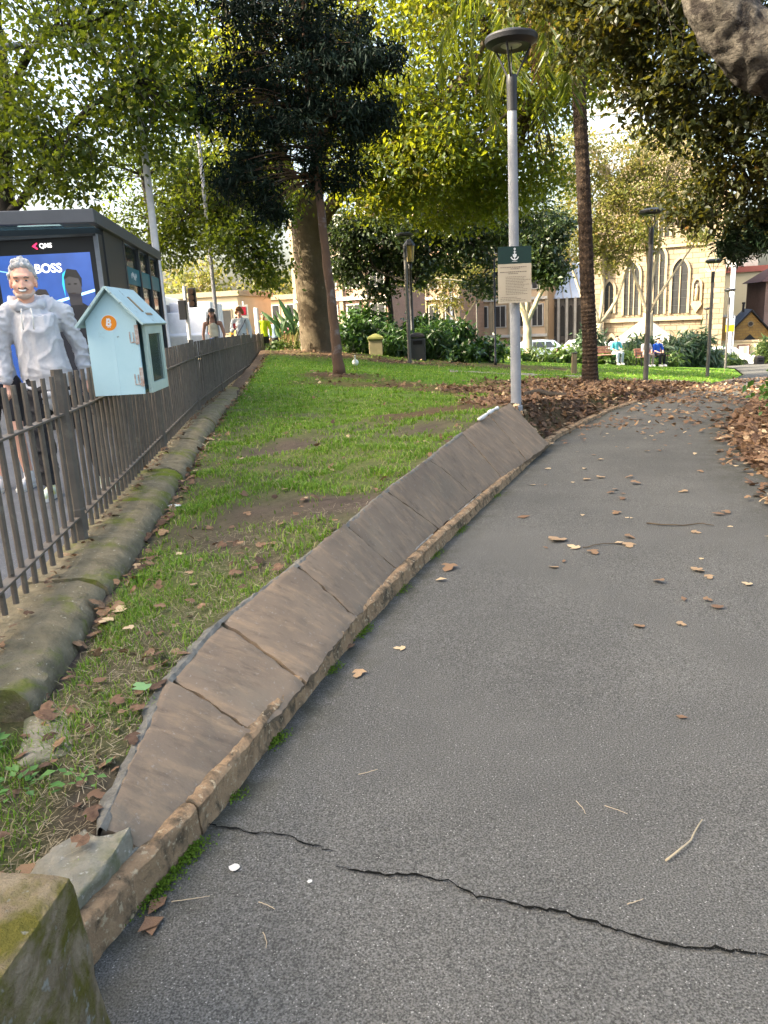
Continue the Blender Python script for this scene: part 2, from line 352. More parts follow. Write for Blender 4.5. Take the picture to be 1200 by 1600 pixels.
# crack in the asphalt: a narrow jagged dark gap, a part of the path
def ribbon(name, pts, w, parent, jag=.006, z=.005):
    g = G(); out = []
    for (x0, y0), (x1, y1) in zip(pts[:-1], pts[1:]):
        k = max(2, int(math.hypot(x1 - x0, y1 - y0) / .012))
        out += [(x0 + (x1 - x0) * i / k + random.gauss(0, jag * .4), y0 + (y1 - y0) * i / k + random.gauss(0, jag * .5)) for i in range(k)]
    out.append(pts[-1]); L = len(out)
    vs = []
    for i, (x, y) in enumerate(out):
        f = min(1, i / 6, (L - 1 - i) / 6); ww = w * f * random.uniform(.45, 1.3); zz = float(zp(y)) + .004 * math.sin(x * 2.1 + y) * math.sin(y * 1.3) + z
        vs += [(x, y - ww, zz), (x, y + ww, zz)]
    g.add(vs, [(2 * i, 2 * i + 2, 2 * i + 3, 2 * i + 1) for i in range(L - 1)]); return obj(name, g, M['crack'], parent, fixn=False)
ribbon("crack", [(-.647, 2.091), (-.591, 2.065), (-.497, 2.034), (-.444, 2.009), (-.396, 2.011), (-.336, 1.992), (-.294, 1.96), (-.236, 1.936), (-.178, 1.899)], .0032, path)
ribbon("crack", [(-.194, 1.852), (-.148, 1.831), (-.094, 1.817), (-.05, 1.801), (.038, 1.798), (.09, 1.777), (.124, 1.767), (.194, 1.708), (.25, 1.688), (.313, 1.666), (.376, 1.649), (.434, 1.621), (.477, 1.6), (.517, 1.574), (.585, 1.54), (.625, 1.524), (.666, 1.51), (.74, 1.503), (.796, 1.492), (.849, 1.478), (.931, 1.462), (1.2, 1.42)], .0046, path)

# grit and crumbs along the crack
n_ = 900; kx = rng.uniform(-.19, .92, n_); ky = np.interp(kx, [-.194, -.05, .09, .25, .43, .585, .74, .93], [1.852, 1.801, 1.777, 1.688, 1.621, 1.54, 1.503, 1.462]) + rng.normal(size=n_) * .007
gs = rng.uniform(.0008, .0026, n_); T_ = np.array([(0, 0, 1), (1, 0, 0), (-.5, .87, 0), (-.5, -.87, 0)]); V_ = np.stack([kx, ky, zp(ky) + .004], -1)[:, None, :] + gs[:, None, None] * (T_[None] + rng.normal(size=(n_, 4, 3)) * .25)
tag(big("grit", V_.reshape(-1, 3), (np.arange(n_)[:, None, None] * 4 + np.array([(0, 1, 2), (0, 2, 3), (0, 3, 1)])[None]).reshape(-1, 3), surf("grit", (.22, .21, .19), (.08, .08, .075), 60, .95, .1, bs=0)), kind='stuff')
# ------------------------------------------------------------------ sloping stone edging
edging = thing("stone_edging", "sloping row of brown sandstone slabs with low orange kerb along the asphalt path", "stone edging", (0, 0, 0))
JT = [(-.81, 1.81, .2), (-.80, 2.53, .28), (-.70, 2.98, .32), (-.44, 3.54, .36), (-.22, 4.12, .39), (.01, 4.79, .42), (.35, 5.68, .45), (.72, 6.75, .475), (1.10, 7.75, .495), (1.46, 8.55, .5)]
JB = [(-.70, 1.84, .10), (-.49, 2.44, .10), (-.35, 2.82, .10), (-.16, 3.46, .10), (.05, 4.16, .098), (.36, 5.0, .09), (.72, 5.9, .085), (1.05, 6.62, .078), (1.42, 7.42, .07), (1.83, 8.30, .062)]
def lerp(a, b, t): return tuple(p + (q - p) * t for p, q in zip(a, b))
def add_sheet_solid(g, grid, thick):
    """grid[i][j] points of a top surface; closed underneath"""
    ni, nj = len(grid), len(grid[0]); top = [p for r in grid for p in r]; nv = len(top)
    vs = top + [(p[0] - thick * .5, p[1] + thick * .2, p[2] - thick) for p in top]
    fs = [(i * nj + j, (i + 1) * nj + j, (i + 1) * nj + j + 1, i * nj + j + 1) for i in range(ni - 1) for j in range(nj - 1)]
    fs += [tuple(nv + k for k in f[::-1]) for f in fs]
    ring = [j for j in range(nj)] + [i * nj + nj - 1 for i in range(1, ni)] + [(ni - 1) * nj + j for j in range(nj - 2, -1, -1)] + [i * nj for i in range(ni - 2, 0, -1)]
    fs += [(ring[k], ring[(k + 1) % len(ring)], nv + ring[(k + 1) % len(ring)], nv + ring[k]) for k in range(len(ring))]
    g.add(vs, fs)
for i in range(9):
    GP = [.004, .014, .010, .007, .011, .013, .007, .007, .011, 0]; gap = GP[i]; gap2 = GP[min(i + 1, 9)]
    a0, a1, b0, b1 = JT[i], JT[i + 1], JB[i], JB[i + 1]
    L = math.dist(a0, a1); t0, t1 = gap / L, 1 - gap2 / L; dz = random.uniform(-.011, .009); tl = random.uniform(-.018, .018)
    grid = []
    nI, nJ = 25, 21
    for p in range(nI):
        t = t0 + (t1 - t0) * p / (nI - 1); row = []
        for q in range(nJ):
            s = q / (nJ - 1); P = Vector(lerp(lerp(a0, a1, t), lerp(b0, b1, t), s))
            n1 = mnoise.noise(P * 5.0) * .009 + mnoise.noise(P * 14) * .006 + mnoise.noise(P * 34) * .003
            edge = min(p, nI - 1 - p, q, nJ - 1 - q)
            if edge == 0: n1 -= .006; P += Vector((mnoise.noise(P * 21) * .013 + mnoise.noise(P * 60) * .005, mnoise.noise(P * 19 + Vector((5, 0, 0))) * .013, -.003))
            P += Vector((-.3, .15, .9)) * (n1 + dz + tl * (t - .5) + .012 * math.sin(math.pi * s)); row.append(tuple(P))
        grid.append(row)
    g = G(); add_sheet_solid(g, grid, .075); o = obj("stone_slab", g, M['slab'], edging, smooth=True)
    md = o.modifiers.new("edge", 'EDGE_SPLIT'); md.split_angle = R(40)
# kerb stones: rough orange face, broken top
ys_k = [1.32, 2.02, 2.75, 3.6, 4.5, 5.5, 6.6, 7.6, 8.6, 9.8, 11, 12.3, 13.6]
for k, (ya, yb) in enumerate(zip(ys_k[:-1], ys_k[1:])):
    g = G(); n = max(8, int((yb - ya) / (.022 if ya < 4 else .05))); vs = []
    for i in range(n + 1):
        y = ya + .003 + (yb - ya - .006) * i / n; x = float(xe(y)); h = float(kerb_h(y)) + .01; z0 = float(zp(y)); d = (float(xe(y + .05)) - x) / .05; L = math.hypot(1, d); nx, ny = -1 / L, d / L
        w = .050 if y < 8.4 else .085
        prof = [(0.004, -.06), (0.004, .012), (-.003, .45 * h), (-.001, h - .014), (-.012, h - .002), (-w * .55, h + .003), (-w, h), (-w - .01, -.06)]
        for j, (o_, zz) in enumerate(prof):
            p = Vector((x - nx * o_ * 1.0, y - ny * o_, z0 + zz)); q = mnoise.noise(p * 10) * .006 + mnoise.noise(p * 47) * .006 + mnoise.noise(p * 90) * .004
            p += Vector((-nx, -ny, 0)) * (q if j in (1, 2, 3, 4) else 0) + Vector((0, 0, 1)) * ((mnoise.noise(p * 12 + Vector((3, 1, 0))) * .004 + mnoise.noise(p * 55) * .005) if 3 <= j <= 6 else 0)
            vs.append(tuple(p))
    m_ = 8; fs = [(i * m_ + j, i * m_ + j + 1, (i + 1) * m_ + j + 1, (i + 1) * m_ + j) for i in range(n) for j in range(m_ - 1)] + [tuple(range(m_)), tuple(n * m_ + j for j in range(m_ - 1, -1, -1))]
    g.add(vs, fs); o = obj("kerb_stone", g, M['kerb'], edging, smooth=True); md = o.modifiers.new("edge", 'EDGE_SPLIT'); md.split_angle = R(38)
def bead(name, pts, r, m, parent, seed=0, squash=1.0):
    g = G(); P = []; rr = []
    for a, b in zip(pts[:-1], pts[1:]):
        k = max(2, int(math.dist(a, b) / .035))
        for i in range(k):
            p = Vector(lerp(a, b, i / k)); q = mnoise.noise(p * 11 + Vector((seed, 0, 0))); P.append(p + Vector((q * .006, q * .006, mnoise.noise(p * 17) * .006))); rr.append(r * (1 + .7 * q))
    P.append(Vector(pts[-1])); rr.append(r * .4); g.tube(P, rr, 7, True, squash); return obj(name, g, m, parent, smooth=True)
# broken mortar between the slabs and the kerb, flat grey cement haunch behind the top edge
for a_, b_ in ((1.72, 2.15), (2.3, 2.75), (2.95, 3.3), (3.55, 4.3), (4.5, 4.9), (5.2, 6.1), (6.4, 7.0), (7.2, 8.2)):
    bead("mortar", [(float(xe(y)) - .060, y + .015, float(zp(y)) + float(kerb_h(y)) + .004) for y in np.arange(a_, b_, .06)], .007, M['mortar'], edging, a_)
def haunch(pts, w, m, seed):
    g = G(); vs = []; P = []
    for a, b in zip(pts[:-1], pts[1:]):
        k = max(2, int(math.dist(a, b) / .022)); P += [Vector(lerp(a, b, i / k)) for i in range(k)]
    P.append(Vector(pts[-1])); L_ = len(P)
    for i, q in enumerate(P):
        d = (P[min(i + 1, L_ - 1)] - P[max(i - 1, 0)]).normalized(); nn = Vector((-d.y, d.x, 0)).normalized(); ww = w * min(1, i / 5 + .15, (L_ - 1 - i) / 5 + .15) * (1 + .55 * mnoise.noise(q * 13 + Vector((seed, 0, 0))))
        for u, dz in ((-.016, -.020), (-.002, -.008), (.45 * ww, -.012), (ww, -.020), (ww + .012, -.07)): r_ = q + nn * u; vs.append(tuple(r_ + Vector((0, 0, dz + .007 * mnoise.noise(r_ * 40) + .004 * mnoise.noise(r_ * 85)))))
    g.add(vs, [(i * 5 + j, i * 5 + j + 1, (i + 1) * 5 + j + 1, (i + 1) * 5 + j) for i in range(L_ - 1) for j in range(4)]); return obj("cement_haunch", g, m, edging, fixn=True)
haunch([(x, y, z + .004) for x, y, z in JT[0:3]], .036, M['render'], 2); haunch([(x, y, z + .002) for x, y, z in JT[2:5]], .026, M['render'], 7); haunch([(x, y, z) for x, y, z in JT[4:8]], .022, M['render'], 4)
bead("mortar", [(.95, 7.32, .49), (1.05, 7.56, .50), (1.16, 7.85, .505), (1.25, 8.05, .502)], .018, surf("white_mortar", (.72, .71, .68), (.5, .49, .46), 20), edging, 9)

def rock(name, c, d, m, label, cat, seed=0, rz=0, amp=.02, cuts=9, shape=None, bev=.02):
    bm = bmesh.new(); bmesh.ops.create_cube(bm, size=1); bmesh.ops.scale(bm, vec=d, verts=bm.verts)
    if shape: shape(bm)
    bmesh.ops.bevel(bm, geom=list(bm.edges), offset=bev, segments=2, affect='EDGES', profile=.6)
    bmesh.ops.triangulate(bm, faces=bm.faces)
    bmesh.ops.subdivide_edges(bm, edges=bm.edges, cuts=cuts // 2, use_grid_fill=True)
    for v in bm.verts:
        p = v.co + Vector((seed * 3.1, 0, 0)); nn = v.normal
        v.co += nn * (mnoise.noise(p * 4) * amp + mnoise.noise(p * 11) * amp * .5 + mnoise.noise(p * 30) * amp * .25)
    me = bpy.data.meshes.new(name); bm.to_mesh(me); bm.free(); me.materials.append(m); me.polygons.foreach_set("use_smooth", [True] * len(me.polygons))
    o = bpy.data.objects.new(name, me); COL.objects.link(o); o.location = c; o.rotation_euler = (0, 0, rz); return tag(o, label, cat)
rock("stone_block", (-1.00, 1.02, .258), (.74, .62, .54), M['block'], "big rough sandstone block with mossy side at the near end of the kerb", "stone block", 1, R(-4), .011, 34,
     lambda bm: [setattr(v.co, 'x', v.co.x - .035) for v in bm.verts if v.co.z > 0 and v.co.x > 0] + [setattr(v.co, 'z', v.co.z - .03) for v in bm.verts if v.co.z > 0 and v.co.y < 0] + [(setattr(v.co, 'z', v.co.z - .035), setattr(v.co, 'y', v.co.y - .035), setattr(v.co, 'x', v.co.x + .02)) for v in bm.verts if v.co.z > 0 and v.co.y > 0 and v.co.x > 0], .03)
def slab_rock(name, poly, zt, depth, m, label, cat, amp=.008, cuts=10, tilt=0.0):
    bm = bmesh.new(); vs = [bm.verts.new((x, y, zt)) for x, y in poly]; f = bm.faces.new(vs); r = bmesh.ops.extrude_face_region(bm, geom=[f])
    for v in [e for e in r['geom'] if isinstance(e, bmesh.types.BMVert)]: v.co.z -= depth
    bmesh.ops.recalc_face_normals(bm, faces=bm.faces)
    for v in bm.verts: v.co.z += tilt * (v.co.y - 1.65) if v.co.z > zt - .01 else 0
    bmesh.ops.triangulate(bm, faces=bm.faces); bmesh.ops.subdivide_edges(bm, edges=bm.edges, cuts=cuts, use_grid_fill=True)
    for v in bm.verts: q = v.co; v.co = q + v.normal * (mnoise.noise(q * 9) * amp + mnoise.noise(q * 25) * amp * .6 + mnoise.noise(q * 60) * amp * .3)
    me = bpy.data.meshes.new(name); bm.to_mesh(me); bm.free(); me.materials.append(m); me.polygons.foreach_set("use_smooth", [True] * len(me.polygons)); o = bpy.data.objects.new(name, me); COL.objects.link(o); return tag(o, label, cat)
slab_rock("plinth_fragment", [(-1.72, 2.36), (-1.45, 2.38), (-1.40, 2.25), (-1.42, 1.98), (-1.70, 1.95)], .26, .30, M['moss_stone'], "broken mossy stone lump at the plinth's near end", "stone", .014)
slab_rock("cement_footing", [(-.965, 1.66), (-.93, 1.76), (-.86, 1.835), (-.81, 1.80), (-.735, 1.825), (-.755, 1.73), (-.80, 1.60), (-.84, 1.50), (-.92, 1.56)], .154, .22, M['cement'], "low grey cement lump between the stone block and the first slab", "cement footing", .012, 14, .16)
rock("flat_rock", (-1.12, 2.33, .165), (.27, .34, .08), M['cement'], "flat grey rock sunk in the grass near the stone block", "rock", 3, R(20), .014, 9, None, .03)

# ------------------------------------------------------------------ mossy plinth under the fence: separate coping stones
plinth = thing("stone_plinth", "long low plinth of rounded mossy stones under the iron fence", "stone plinth", (0, 0, 0))
yb = 2.46; k = 0
while yb < 33:
    L = random.choice([1.25, 1.5, 1.7]) * (1 if yb < 12 else 1.5); g = G(); n = max(6, int(L / (.03 if yb < 9 else .15))); vs = []
    if k == 0: L = 1.15
    dx, dzz = random.uniform(-.012, .012), random.uniform(-.012, .012)
    for i in range(n + 1):
        y = yb + .006 + (L - .012) * i / n; x = float(xf(y)) + dx; z0 = float(zs(y)) + dzz
        e = 1 - .02 * (i in (0, n))
        prof = [(-.13, -.30), (-.13, -.02), (-.10, .018), (.0, .028), (.10, .034), (.19, .030), (.265, .012), (.312, -.03), (.328, -.10), (.335, -.40)]
        for j, (ox, oz) in enumerate(prof):
            p = Vector((x + ox * e, y, z0 + (oz if oz < -.1 else oz * e) + (.004 if e < 1 else 0)))
            q = mnoise.noise(p * 4) * .006 + mnoise.noise(p * 15) * .009 + mnoise.noise(p * 38) * .008
            if 1 <= j <= 8: p += Vector((q if j > 4 else 0, 0, q if j < 8 else q * .3))
            vs.append(tuple(p))
    m_ = len(prof); fs = [(i * m_ + j, (i + 1) * m_ + j, (i + 1) * m_ + j + 1, i * m_ + j + 1) for i in range(n) for j in range(m_ - 1)] + [tuple(range(m_ - 1, -1, -1)), tuple(n * m_ + j for j in range(m_))]
    g.add(vs, fs); o = obj("coping_stone", g, M['moss_stone'], plinth, smooth=True); md = o.modifiers.new("edge", 'EDGE_SPLIT'); md.split_angle = R(50)
    yb += L; k += 1

# ------------------------------------------------------------------ iron fence
M['fence'] = surf("brown_fence_paint", (.135, .112, .088), (.088, .074, .060), 9, .62, .35, bs=.3, bscale=40, bd=.003, c3=(.17, .145, .11), s3=6, t3=(.56, .7), c4=(.045, .035, .025), s4=22, t4=(.68, .74))
fence = thing("iron_fence", "long brown iron fence of plain round bars on the mossy plinth", "fence", (0, 0, 0))
bar_me = None; post_me = None
def z_f(y): return float(zs(y)) + .035
posts_y = [1.05, 4.35, 7.62, 11.0, 14.3, 17.6, 20.9, 24.2, 27.5, 30.6, 33.2]
FD = math.atan2(float(xf(11)) - float(xf(4)), 7)
for y in posts_y:
    if post_me is None:
        g = G(); g.lathe([(.042, 0), (.042, .20), (.039, .205), (.037, .86), (.034, 1.0)], 8); o = obj("post", g, M['fence'], fence); post_me = o.data
    else: o = bpy.data.objects.new("post", post_me); COL.objects.link(o); o.parent = fence
    o.location = (float(xf(y)), y, z_f(y) - .02)
for a, b in zip(posts_y[:-1], posts_y[1:]):
    nb = int(round((b - a) / .137))
    for i in range(1, nb):
        y = a + (b - a) * i / nb
        if bar_me is None:
            g = G(); g.lathe([(.0145, .02), (.0145, .80), (.0125, .955)], 7); o = obj("bar", g, M['fence'], fence, smooth=False); bar_me = o.data
        else: o = bpy.data.objects.new("bar", bar_me); COL.objects.link(o); o.parent = fence
        o.location = (float(xf(y)), y, z_f(y) - .005); o.rotation_euler = (random.gauss(0, .006), random.gauss(0, .006), random.uniform(0, 6))
    for zz in (.135, .735):
        g = G(); pa, pb = Vector((float(xf(a)), a + .04, z_f(a) + zz)), Vector((float(xf(b)), b - .04, z_f(b) + zz)); d = (pb - pa)
        mm = Matrix.Translation((pa + pb) / 2) @ d.to_track_quat('Y', 'Z').to_matrix().to_4x4(); g.box(None, (.050, d.length, .012), M=mm)
        obj("rail", g, M['fence'], fence, bevel=.002)
# ------------------------------------------------------------------ buildings
M['facade'] = None
def mk_blocks(name, ca, cb, mort, bw, bh, ms=.02, stain=(.1, .09, .07), sa=.5, bs=.5):
    n = N(name); co = n.coord(vary=False); b = n('TexBrick'); n.l(co, b.inputs['Vector'])
    tc = n('TexCoord'); sx = n('SeparateXYZ'); n.l(tc.outputs['Object'], sx.inputs[0]); cx = n('CombineXYZ')
    n.l(n.math('ADD', sx.outputs[0], sx.outputs[1]), cx.inputs[0]); n.l(sx.outputs[2], cx.inputs[1]); n.l(cx.outputs[0], b.inputs['Vector'])
    b.inputs['Color1'].default_value = (*ca, 1); b.inputs['Color2'].default_value = (*cb, 1); b.inputs['Mortar'].default_value = (*mort, 1)
    b.inputs['Scale'].default_value = 1; b.inputs['Mortar Size'].default_value = ms; b.inputs['Brick Width'].default_value = bw; b.inputs['Row Height'].default_value = bh; b.inputs['Bias'].default_value = .1
    c = n.mix(n.math('MULTIPLY', n.ramp(n.noise(co, .6, 6, .7), .48, .72), sa), b.outputs[0], stain)
    c = n.mix(n.math('MULTIPLY', n.ramp(n.noise(co, 5, 5, .7), .4, .7), .3), c, tuple(x * 1.25 for x in ca))
    return n.done(n.bsdf(c, .9, .2, 0, n.math('ADD', n.math('MULTIPLY', b.outputs['Fac'], -1), n.noise(co, 12, 5)), bs, .02))
M['facade'] = mk_blocks("church_sandstone", (.33, .265, .185), (.21, .165, .112), (.10, .08, .058), 1.1, .46, .035, (.11, .09, .065), .6)
M['trim'] = surf("sandstone_trim", (.38, .31, .21), (.28, .225, .15), 2, .9, .2, vary=False)
M['greystone'] = mk_blocks("grey_stone", (.16, .145, .13), (.115, .105, .10), (.09, .085, .08), .8, .32, .02)
M['palestone'] = surf("pale_stone", (.55, .53, .49), (.40, .38, .35), 2, .9, .2)
M['window_dark'] = surf("dark_glazing", (.030, .032, .035), (.05, .05, .05), 1.5, .12, .5, bs=0)
M['lead'] = flat("window_lead", (.06, .06, .06), .6)
M['slate'] = surf("blue_slate", (.13, .16, .21), (.19, .22, .27), 3, .55, .4)
M['darktrim'] = flat("dark_trim", (.035, .03, .03), .6)
def pane_poly(w, h, hs, n=8):
    """pointed-arch outline, base centre at 0,0; hs = springing height"""
    r = (w * w / 4 + (h - hs) ** 2) / w; pts = [(-w / 2, 0), (w / 2, 0)]
    cx = w / 2 - r
    a1 = math.atan2(h - hs, -cx)
    right = [(cx + r * math.cos(a1 * i / n), hs + r * math.sin(a1 * i / n)) for i in range(n + 1)]
    return pts + right + [(-x, z) for x, z in right[-2::-1]]
class Local:
    """builds in a frame: u along the wall, w outwards from the wall, z up"""
    def __init__(s, root): s.root = root
    def poly(s, name, poly, w0, w1, m, parent=None, at=(0, 0), **k):
        g = G(); g.prism([(u + at[0], z + at[1]) for u, z in poly], 'y', -w1, -w0); return obj(name, g, m, parent or s.root, **k)
    def box(s, name, u0, u1, z0, z1, w0, w1, m, parent=None, **k):
        g = G(); g.box(((u0 + u1) / 2, -(w0 + w1) / 2, (z0 + z1) / 2), (u1 - u0, abs(w1 - w0), z1 - z0)); return obj(name, g, m, parent or s.root, **k)
def arch_ring(L, name, w, h, hs, t, d0, d1, m, parent, at):
    o = pane_poly(w + 2 * t, h + t * 1.15, hs)[1:]; i = pane_poly(w, h, hs)[1:]; g = G()
    o = o[1:] + [(-w / 2 - t, 0)]; i = i[1:] + [(-w / 2, 0)]; o = [(w / 2 + t, 0)] + o; i = [(w / 2, 0)] + i
    n = min(len(o), len(i)); o, i = o[:n], i[:n]
    vs = []
    for (a, b), (c, d) in zip(o, i): vs += [(a + at[0], -d1, b + at[1]), (c + at[0], -d1, d + at[1]), (a + at[0], -d0, b + at[1]), (c + at[0], -d0, d + at[1])]
    fs = []
    for k in range(n - 1):
        q = 4 * k; fs += [(q, q + 1, q + 5, q + 4), (q, q + 4, q + 6, q + 2), (q + 1, q + 3, q + 7, q + 5)]
    g.add(vs, fs); return obj(name, g, m, parent)
def lancet(L, u, z, w, h, hs, depth=.22, mull=1):
    """window set proud of the wall face plane: frame ring, dark pane, tracery bars"""
    wdw = arch_ring(L, "window", w, h, hs, .22, 0.004, .16, M['trim'], L.root, (u, z))
    L.poly("pane", pane_poly(w, h, hs), .004, .05, M['window_dark'], wdw, (u, z))
    for k in range(mull):
        uu = u - w / 2 + w * (k + 1) / (mull + 1); L.box("mullion", uu - .045, uu + .045, z, z + h * .86, .052, .13, M['trim'], wdw)
    for zz in np.arange(.7, hs + .2, .7): L.box("glazing_bar", u - w / 2, u + w / 2, z + zz - .02, z + zz + .02, .052, .075, M['lead'], wdw)
    return wdw
# --- church front
ch = thing("church", "gothic sandstone church front with tall pointed windows and arched doors", "church", (27.0, 75, -4.9), R(-24)); L = Local(ch)
g = G(); g.prism([(-6.0, 0), (5.6, 0), (5.6, 15.5), (-.2, 22.5), (-6.0, 15.5)], 'y', 0, 1.0); obj("wall", g, M['facade'], ch)
g = G(); g.prism([(-5.9, 0), (5.5, 0), (5.5, 15.2), (-.2, 22.2), (-5.9, 15.2)], 'y', 1.004, 26); obj("nave_wall", g, M['greystone'], ch)
g = G(); g.add([(-6.3, .9, 15.2), (-.2, .9, 22.75), (-.2, 26.2, 22.75), (-6.3, 26.2, 15.2)], [(0, 1, 2, 3)]); g.add([(5.9, .9, 15.2), (-.2, .9, 22.76), (-.2, 26.2, 22.76), (5.9, 26.2, 15.2)], [(0, 1, 2, 3)]); obj("roof", g, M['slate'], ch)
L.box("cornice", -6.05, 3.85, 4.62, 4.95, .004, .28, M['trim']); L.box("cornice", -6.05, 3.85, 11.2, 11.45, .004, .22, M['trim'])
for k, (u0, u1, zt, d) in enumerate([(3.9, 5.6, 9.4, .9), (3.95, 5.55, 14.6, .55), (-6.3, -5.0, 12, .7)]):
    g = G(); g.prism([(-.004 - .002 * k, 0), (-d - .002 * k, 0), (-d - .002 * k, zt - .7), (-.004 - .002 * k, zt)], 'x', u0, u1); obj("buttress", g, M['facade'], ch)
lancet(L, -2.55, 5.25, 1.35, 4.9, 3.7, mull=2); lancet(L, -.35, 5.25, 1.45, 6.3, 5.0, mull=2); lancet(L, 1.75, 5.25, 1.35, 4.9, 3.7, mull=1); lancet(L, -4.6, 5.5, .8, 3.0, 2.2, mull=1)
lancet(L, -.3, 12.2, 1.9, 4.5, 2.9, mull=3)
nic = arch_ring(L, "niche", .55, 1.9, 1.4, .18, .004, .2, M['trim'], ch, (3.25, 6.3)); L.poly("niche_back", pane_poly(.55, 1.9, 1.4), .003, .03, M['greystone'], nic, (3.25, 6.3))
L.poly("corbel", [(-.5, 0), (-.38, .3), (.38, .3), (.5, 0), (0, -.75)], .004, .3, M['trim'], nic, (3.25, 5.98))
g = G(); g.tube([(3.25, -.16, 6.3), (3.25, -.17, 6.9), (3.25, -.17, 7.35), (3.25, -.17, 7.5), (3.25, -.17, 7.62), (3.25, -.17, 7.75)], [.19, .15, .17, .06, .10, .05], 8); obj("statue", g, M['trim'], nic, smooth=True)
d1 = arch_ring(L, "doorway", 1.25, 3.0, 1.7, .35, .004, .3, M['trim'], ch, (2.5, .6)); L.poly("door", pane_poly(1.25, 3.0, 1.7), .004, .06, flat("green_door", (.03, .05, .045), .5), d1, (2.5, .6))
d2 = arch_ring(L, "doorway", 1.1, 2.8, 1.6, .3, .004, .3, M['trim'], ch, (-4.3, .5)); L.poly("door", pane_poly(1.1, 2.8, 1.6), .004, .06, M['window_dark'], d2, (-4.3, .5))
L.poly("porch", [(-2.4, 0), (2.0, 0), (2.0, 3.2), (2.25, 3.2), (-.2, 5.0), (-2.65, 3.2), (-2.4, 3.2)], .004, 1.6, M['palestone'], at=(-.9, 0))
d3 = arch_ring(L, "doorway", 1.6, 2.9, 1.6, .35, 1.604, 1.85, M['trim'], ch, (-1.1, .3)); L.poly("door", pane_poly(1.6, 2.9, 1.6), 1.604, 1.66, M['window_dark'], d3, (-1.1, .3))
# --- grey nave wing left of the front, in the shade of the trees
nv = thing("grey_hall", "dark grey gothic hall with white pilasters and pale glass roof beside the church", "building", (20.2, 84, -5.0), R(-8)); L = Local(nv)
L.box("wall", -4.4, 3.6, 0, 7.3, -8, 0, M['greystone'])
for k, u in enumerate(np.arange(-4.1, 3.6, .86)): L.box("pilaster", u - .13, u + .13, .0, 7.4 - .01 * (k % 2), .004, .3, M['palestone'])
for k, u in enumerate(np.arange(-3.67, 3.2, .86)):
    w_ = arch_ring(L, "window", .42, 2.1, 1.7, .08, .004, .1, M['palestone'], nv, (u, .5)); L.poly("pane", pane_poly(.42, 2.1, 1.7), .004, .04, M['window_dark'], w_, (u, .5))
    w_ = arch_ring(L, "window", .40, 3.2, 2.8, .08, .004, .1, M['greystone'], nv, (u, 3.4)); L.poly("pane", pane_poly(.40, 3.2, 2.8), .004, .04, M['window_dark'], w_, (u, 3.4))
L.box("string_course", -4.4, 3.6, 2.95, 3.1, .004, .22, M['greystone'])
M['bluesky_glass'] = surf("pale_blue_roof_glass", (.42, .52, .66), (.55, .62, .72), 1, .2, .5, bs=0)
g = G(); g.add([(-4.6, -.35, 7.3), (3.8, -.35, 7.3), (3.8, 4.5, 11.0), (-4.6, 4.5, 11.0)], [(0, 1, 2, 3)]); obj("roof", g, M['bluesky_glass'], nv)
for u in np.arange(-4.5, 3.8, .86):
    g = G(); g.tube([(u, -.4, 7.36), (u, 4.5, 11.08)], .06, 4); obj("roof_bar", g, M['palestone'], nv)
# --- sandstone lodge with a slate gable, low wall with a notice board
M['lodge'] = mk_blocks("lodge_sandstone", (.46, .27, .085), (.36, .20, .065), (.25, .16, .08), .6, .26, .02)
lo = thing("gate_lodge", "small orange sandstone lodge with dark slate gable and round window", "lodge", (38.1, 80, -5.2), R(-18)); L = Local(lo)
g = G(); g.prism([(-1.7, 0), (1.9, 0), (1.9, 3.2), (.1, 5.2), (-1.7, 3.2)], 'y', 0, 6); obj("wall", g, M['lodge'], lo)
g = G(); g.add([(-2.0, -.25, 2.98), (.1, -.25, 5.32), (.1, 6.2, 5.32), (-2.0, 6.2, 2.98), (-2.0, -.25, 3.16), (.1, -.25, 5.5), (.1, 6.2, 5.5), (-2.0, 6.2, 3.16)], [(0, 1, 2, 3), (4, 5, 6, 7), (0, 1, 5, 4), (2, 3, 7, 6), (0, 3, 7, 4)])
g.add([(2.2, -.25, 2.98), (.1, -.25, 5.32), (.1, 6.2, 5.32), (2.2, 6.2, 2.98), (2.2, -.25, 3.16), (.1, -.25, 5.5), (.1, 6.2, 5.5), (2.2, 6.2, 3.16)], [(0, 1, 2, 3), (4, 5, 6, 7), (0, 1, 5, 4), (2, 3, 7, 6), (0, 3, 7, 4)]); rf = obj("roof", g, M['slate'], lo)
g = G(); g.tube([(-2.0, -.28, 3.05), (.1, -.28, 5.4), (2.2, -.28, 3.05)], .10, 4); obj("bargeboard", g, M['darktrim'], rf)
g = G(); g.lathe([(.12, 5.2), (.12, 6.0), (.18, 6.05), (.16, 6.2)], 8, (-.4, 2.2, 0)); obj("chimney", g, M['darktrim'], rf)
g = G(); g.lathe([(.28, 0), (.28, .12)], 16, M=Matrix.Translation((.1, -.004, 4.05)) @ Matrix.Rotation(R(90), 4, 'X')); rw = obj("window", g, M['trim'], lo); g = G(); g.lathe([(.2, .10), (.2, .14)], 16, M=Matrix.Translation((.1, -.004, 4.05)) @ Matrix.Rotation(R(90), 4, 'X')); obj("pane", g, M['window_dark'], rw)
aw = L.poly("window", [(-.75, 0), (.75, 0), (.75, .55), (0, 1.3), (-.75, .55)], .004, .08, M['window_dark'], at=(.1, 1.75))
fw = thing("garden_wall", "low cream wall with a brown notice board in front of the lodge", "wall", (35.6, 72.5, -5.0), R(-14)); L = Local(fw)
M['cream'] = surf("cream_render", (.60, .52, .36), (.50, .42, .28), 1.5, .9, .2)
L.box("wall", -3.3, 3.2, 0, 2.45, -.4, 0, M['cream']); L.box("coping", -3.4, 3.3, 2.45, 2.62, -.5, .1, M['trim'])
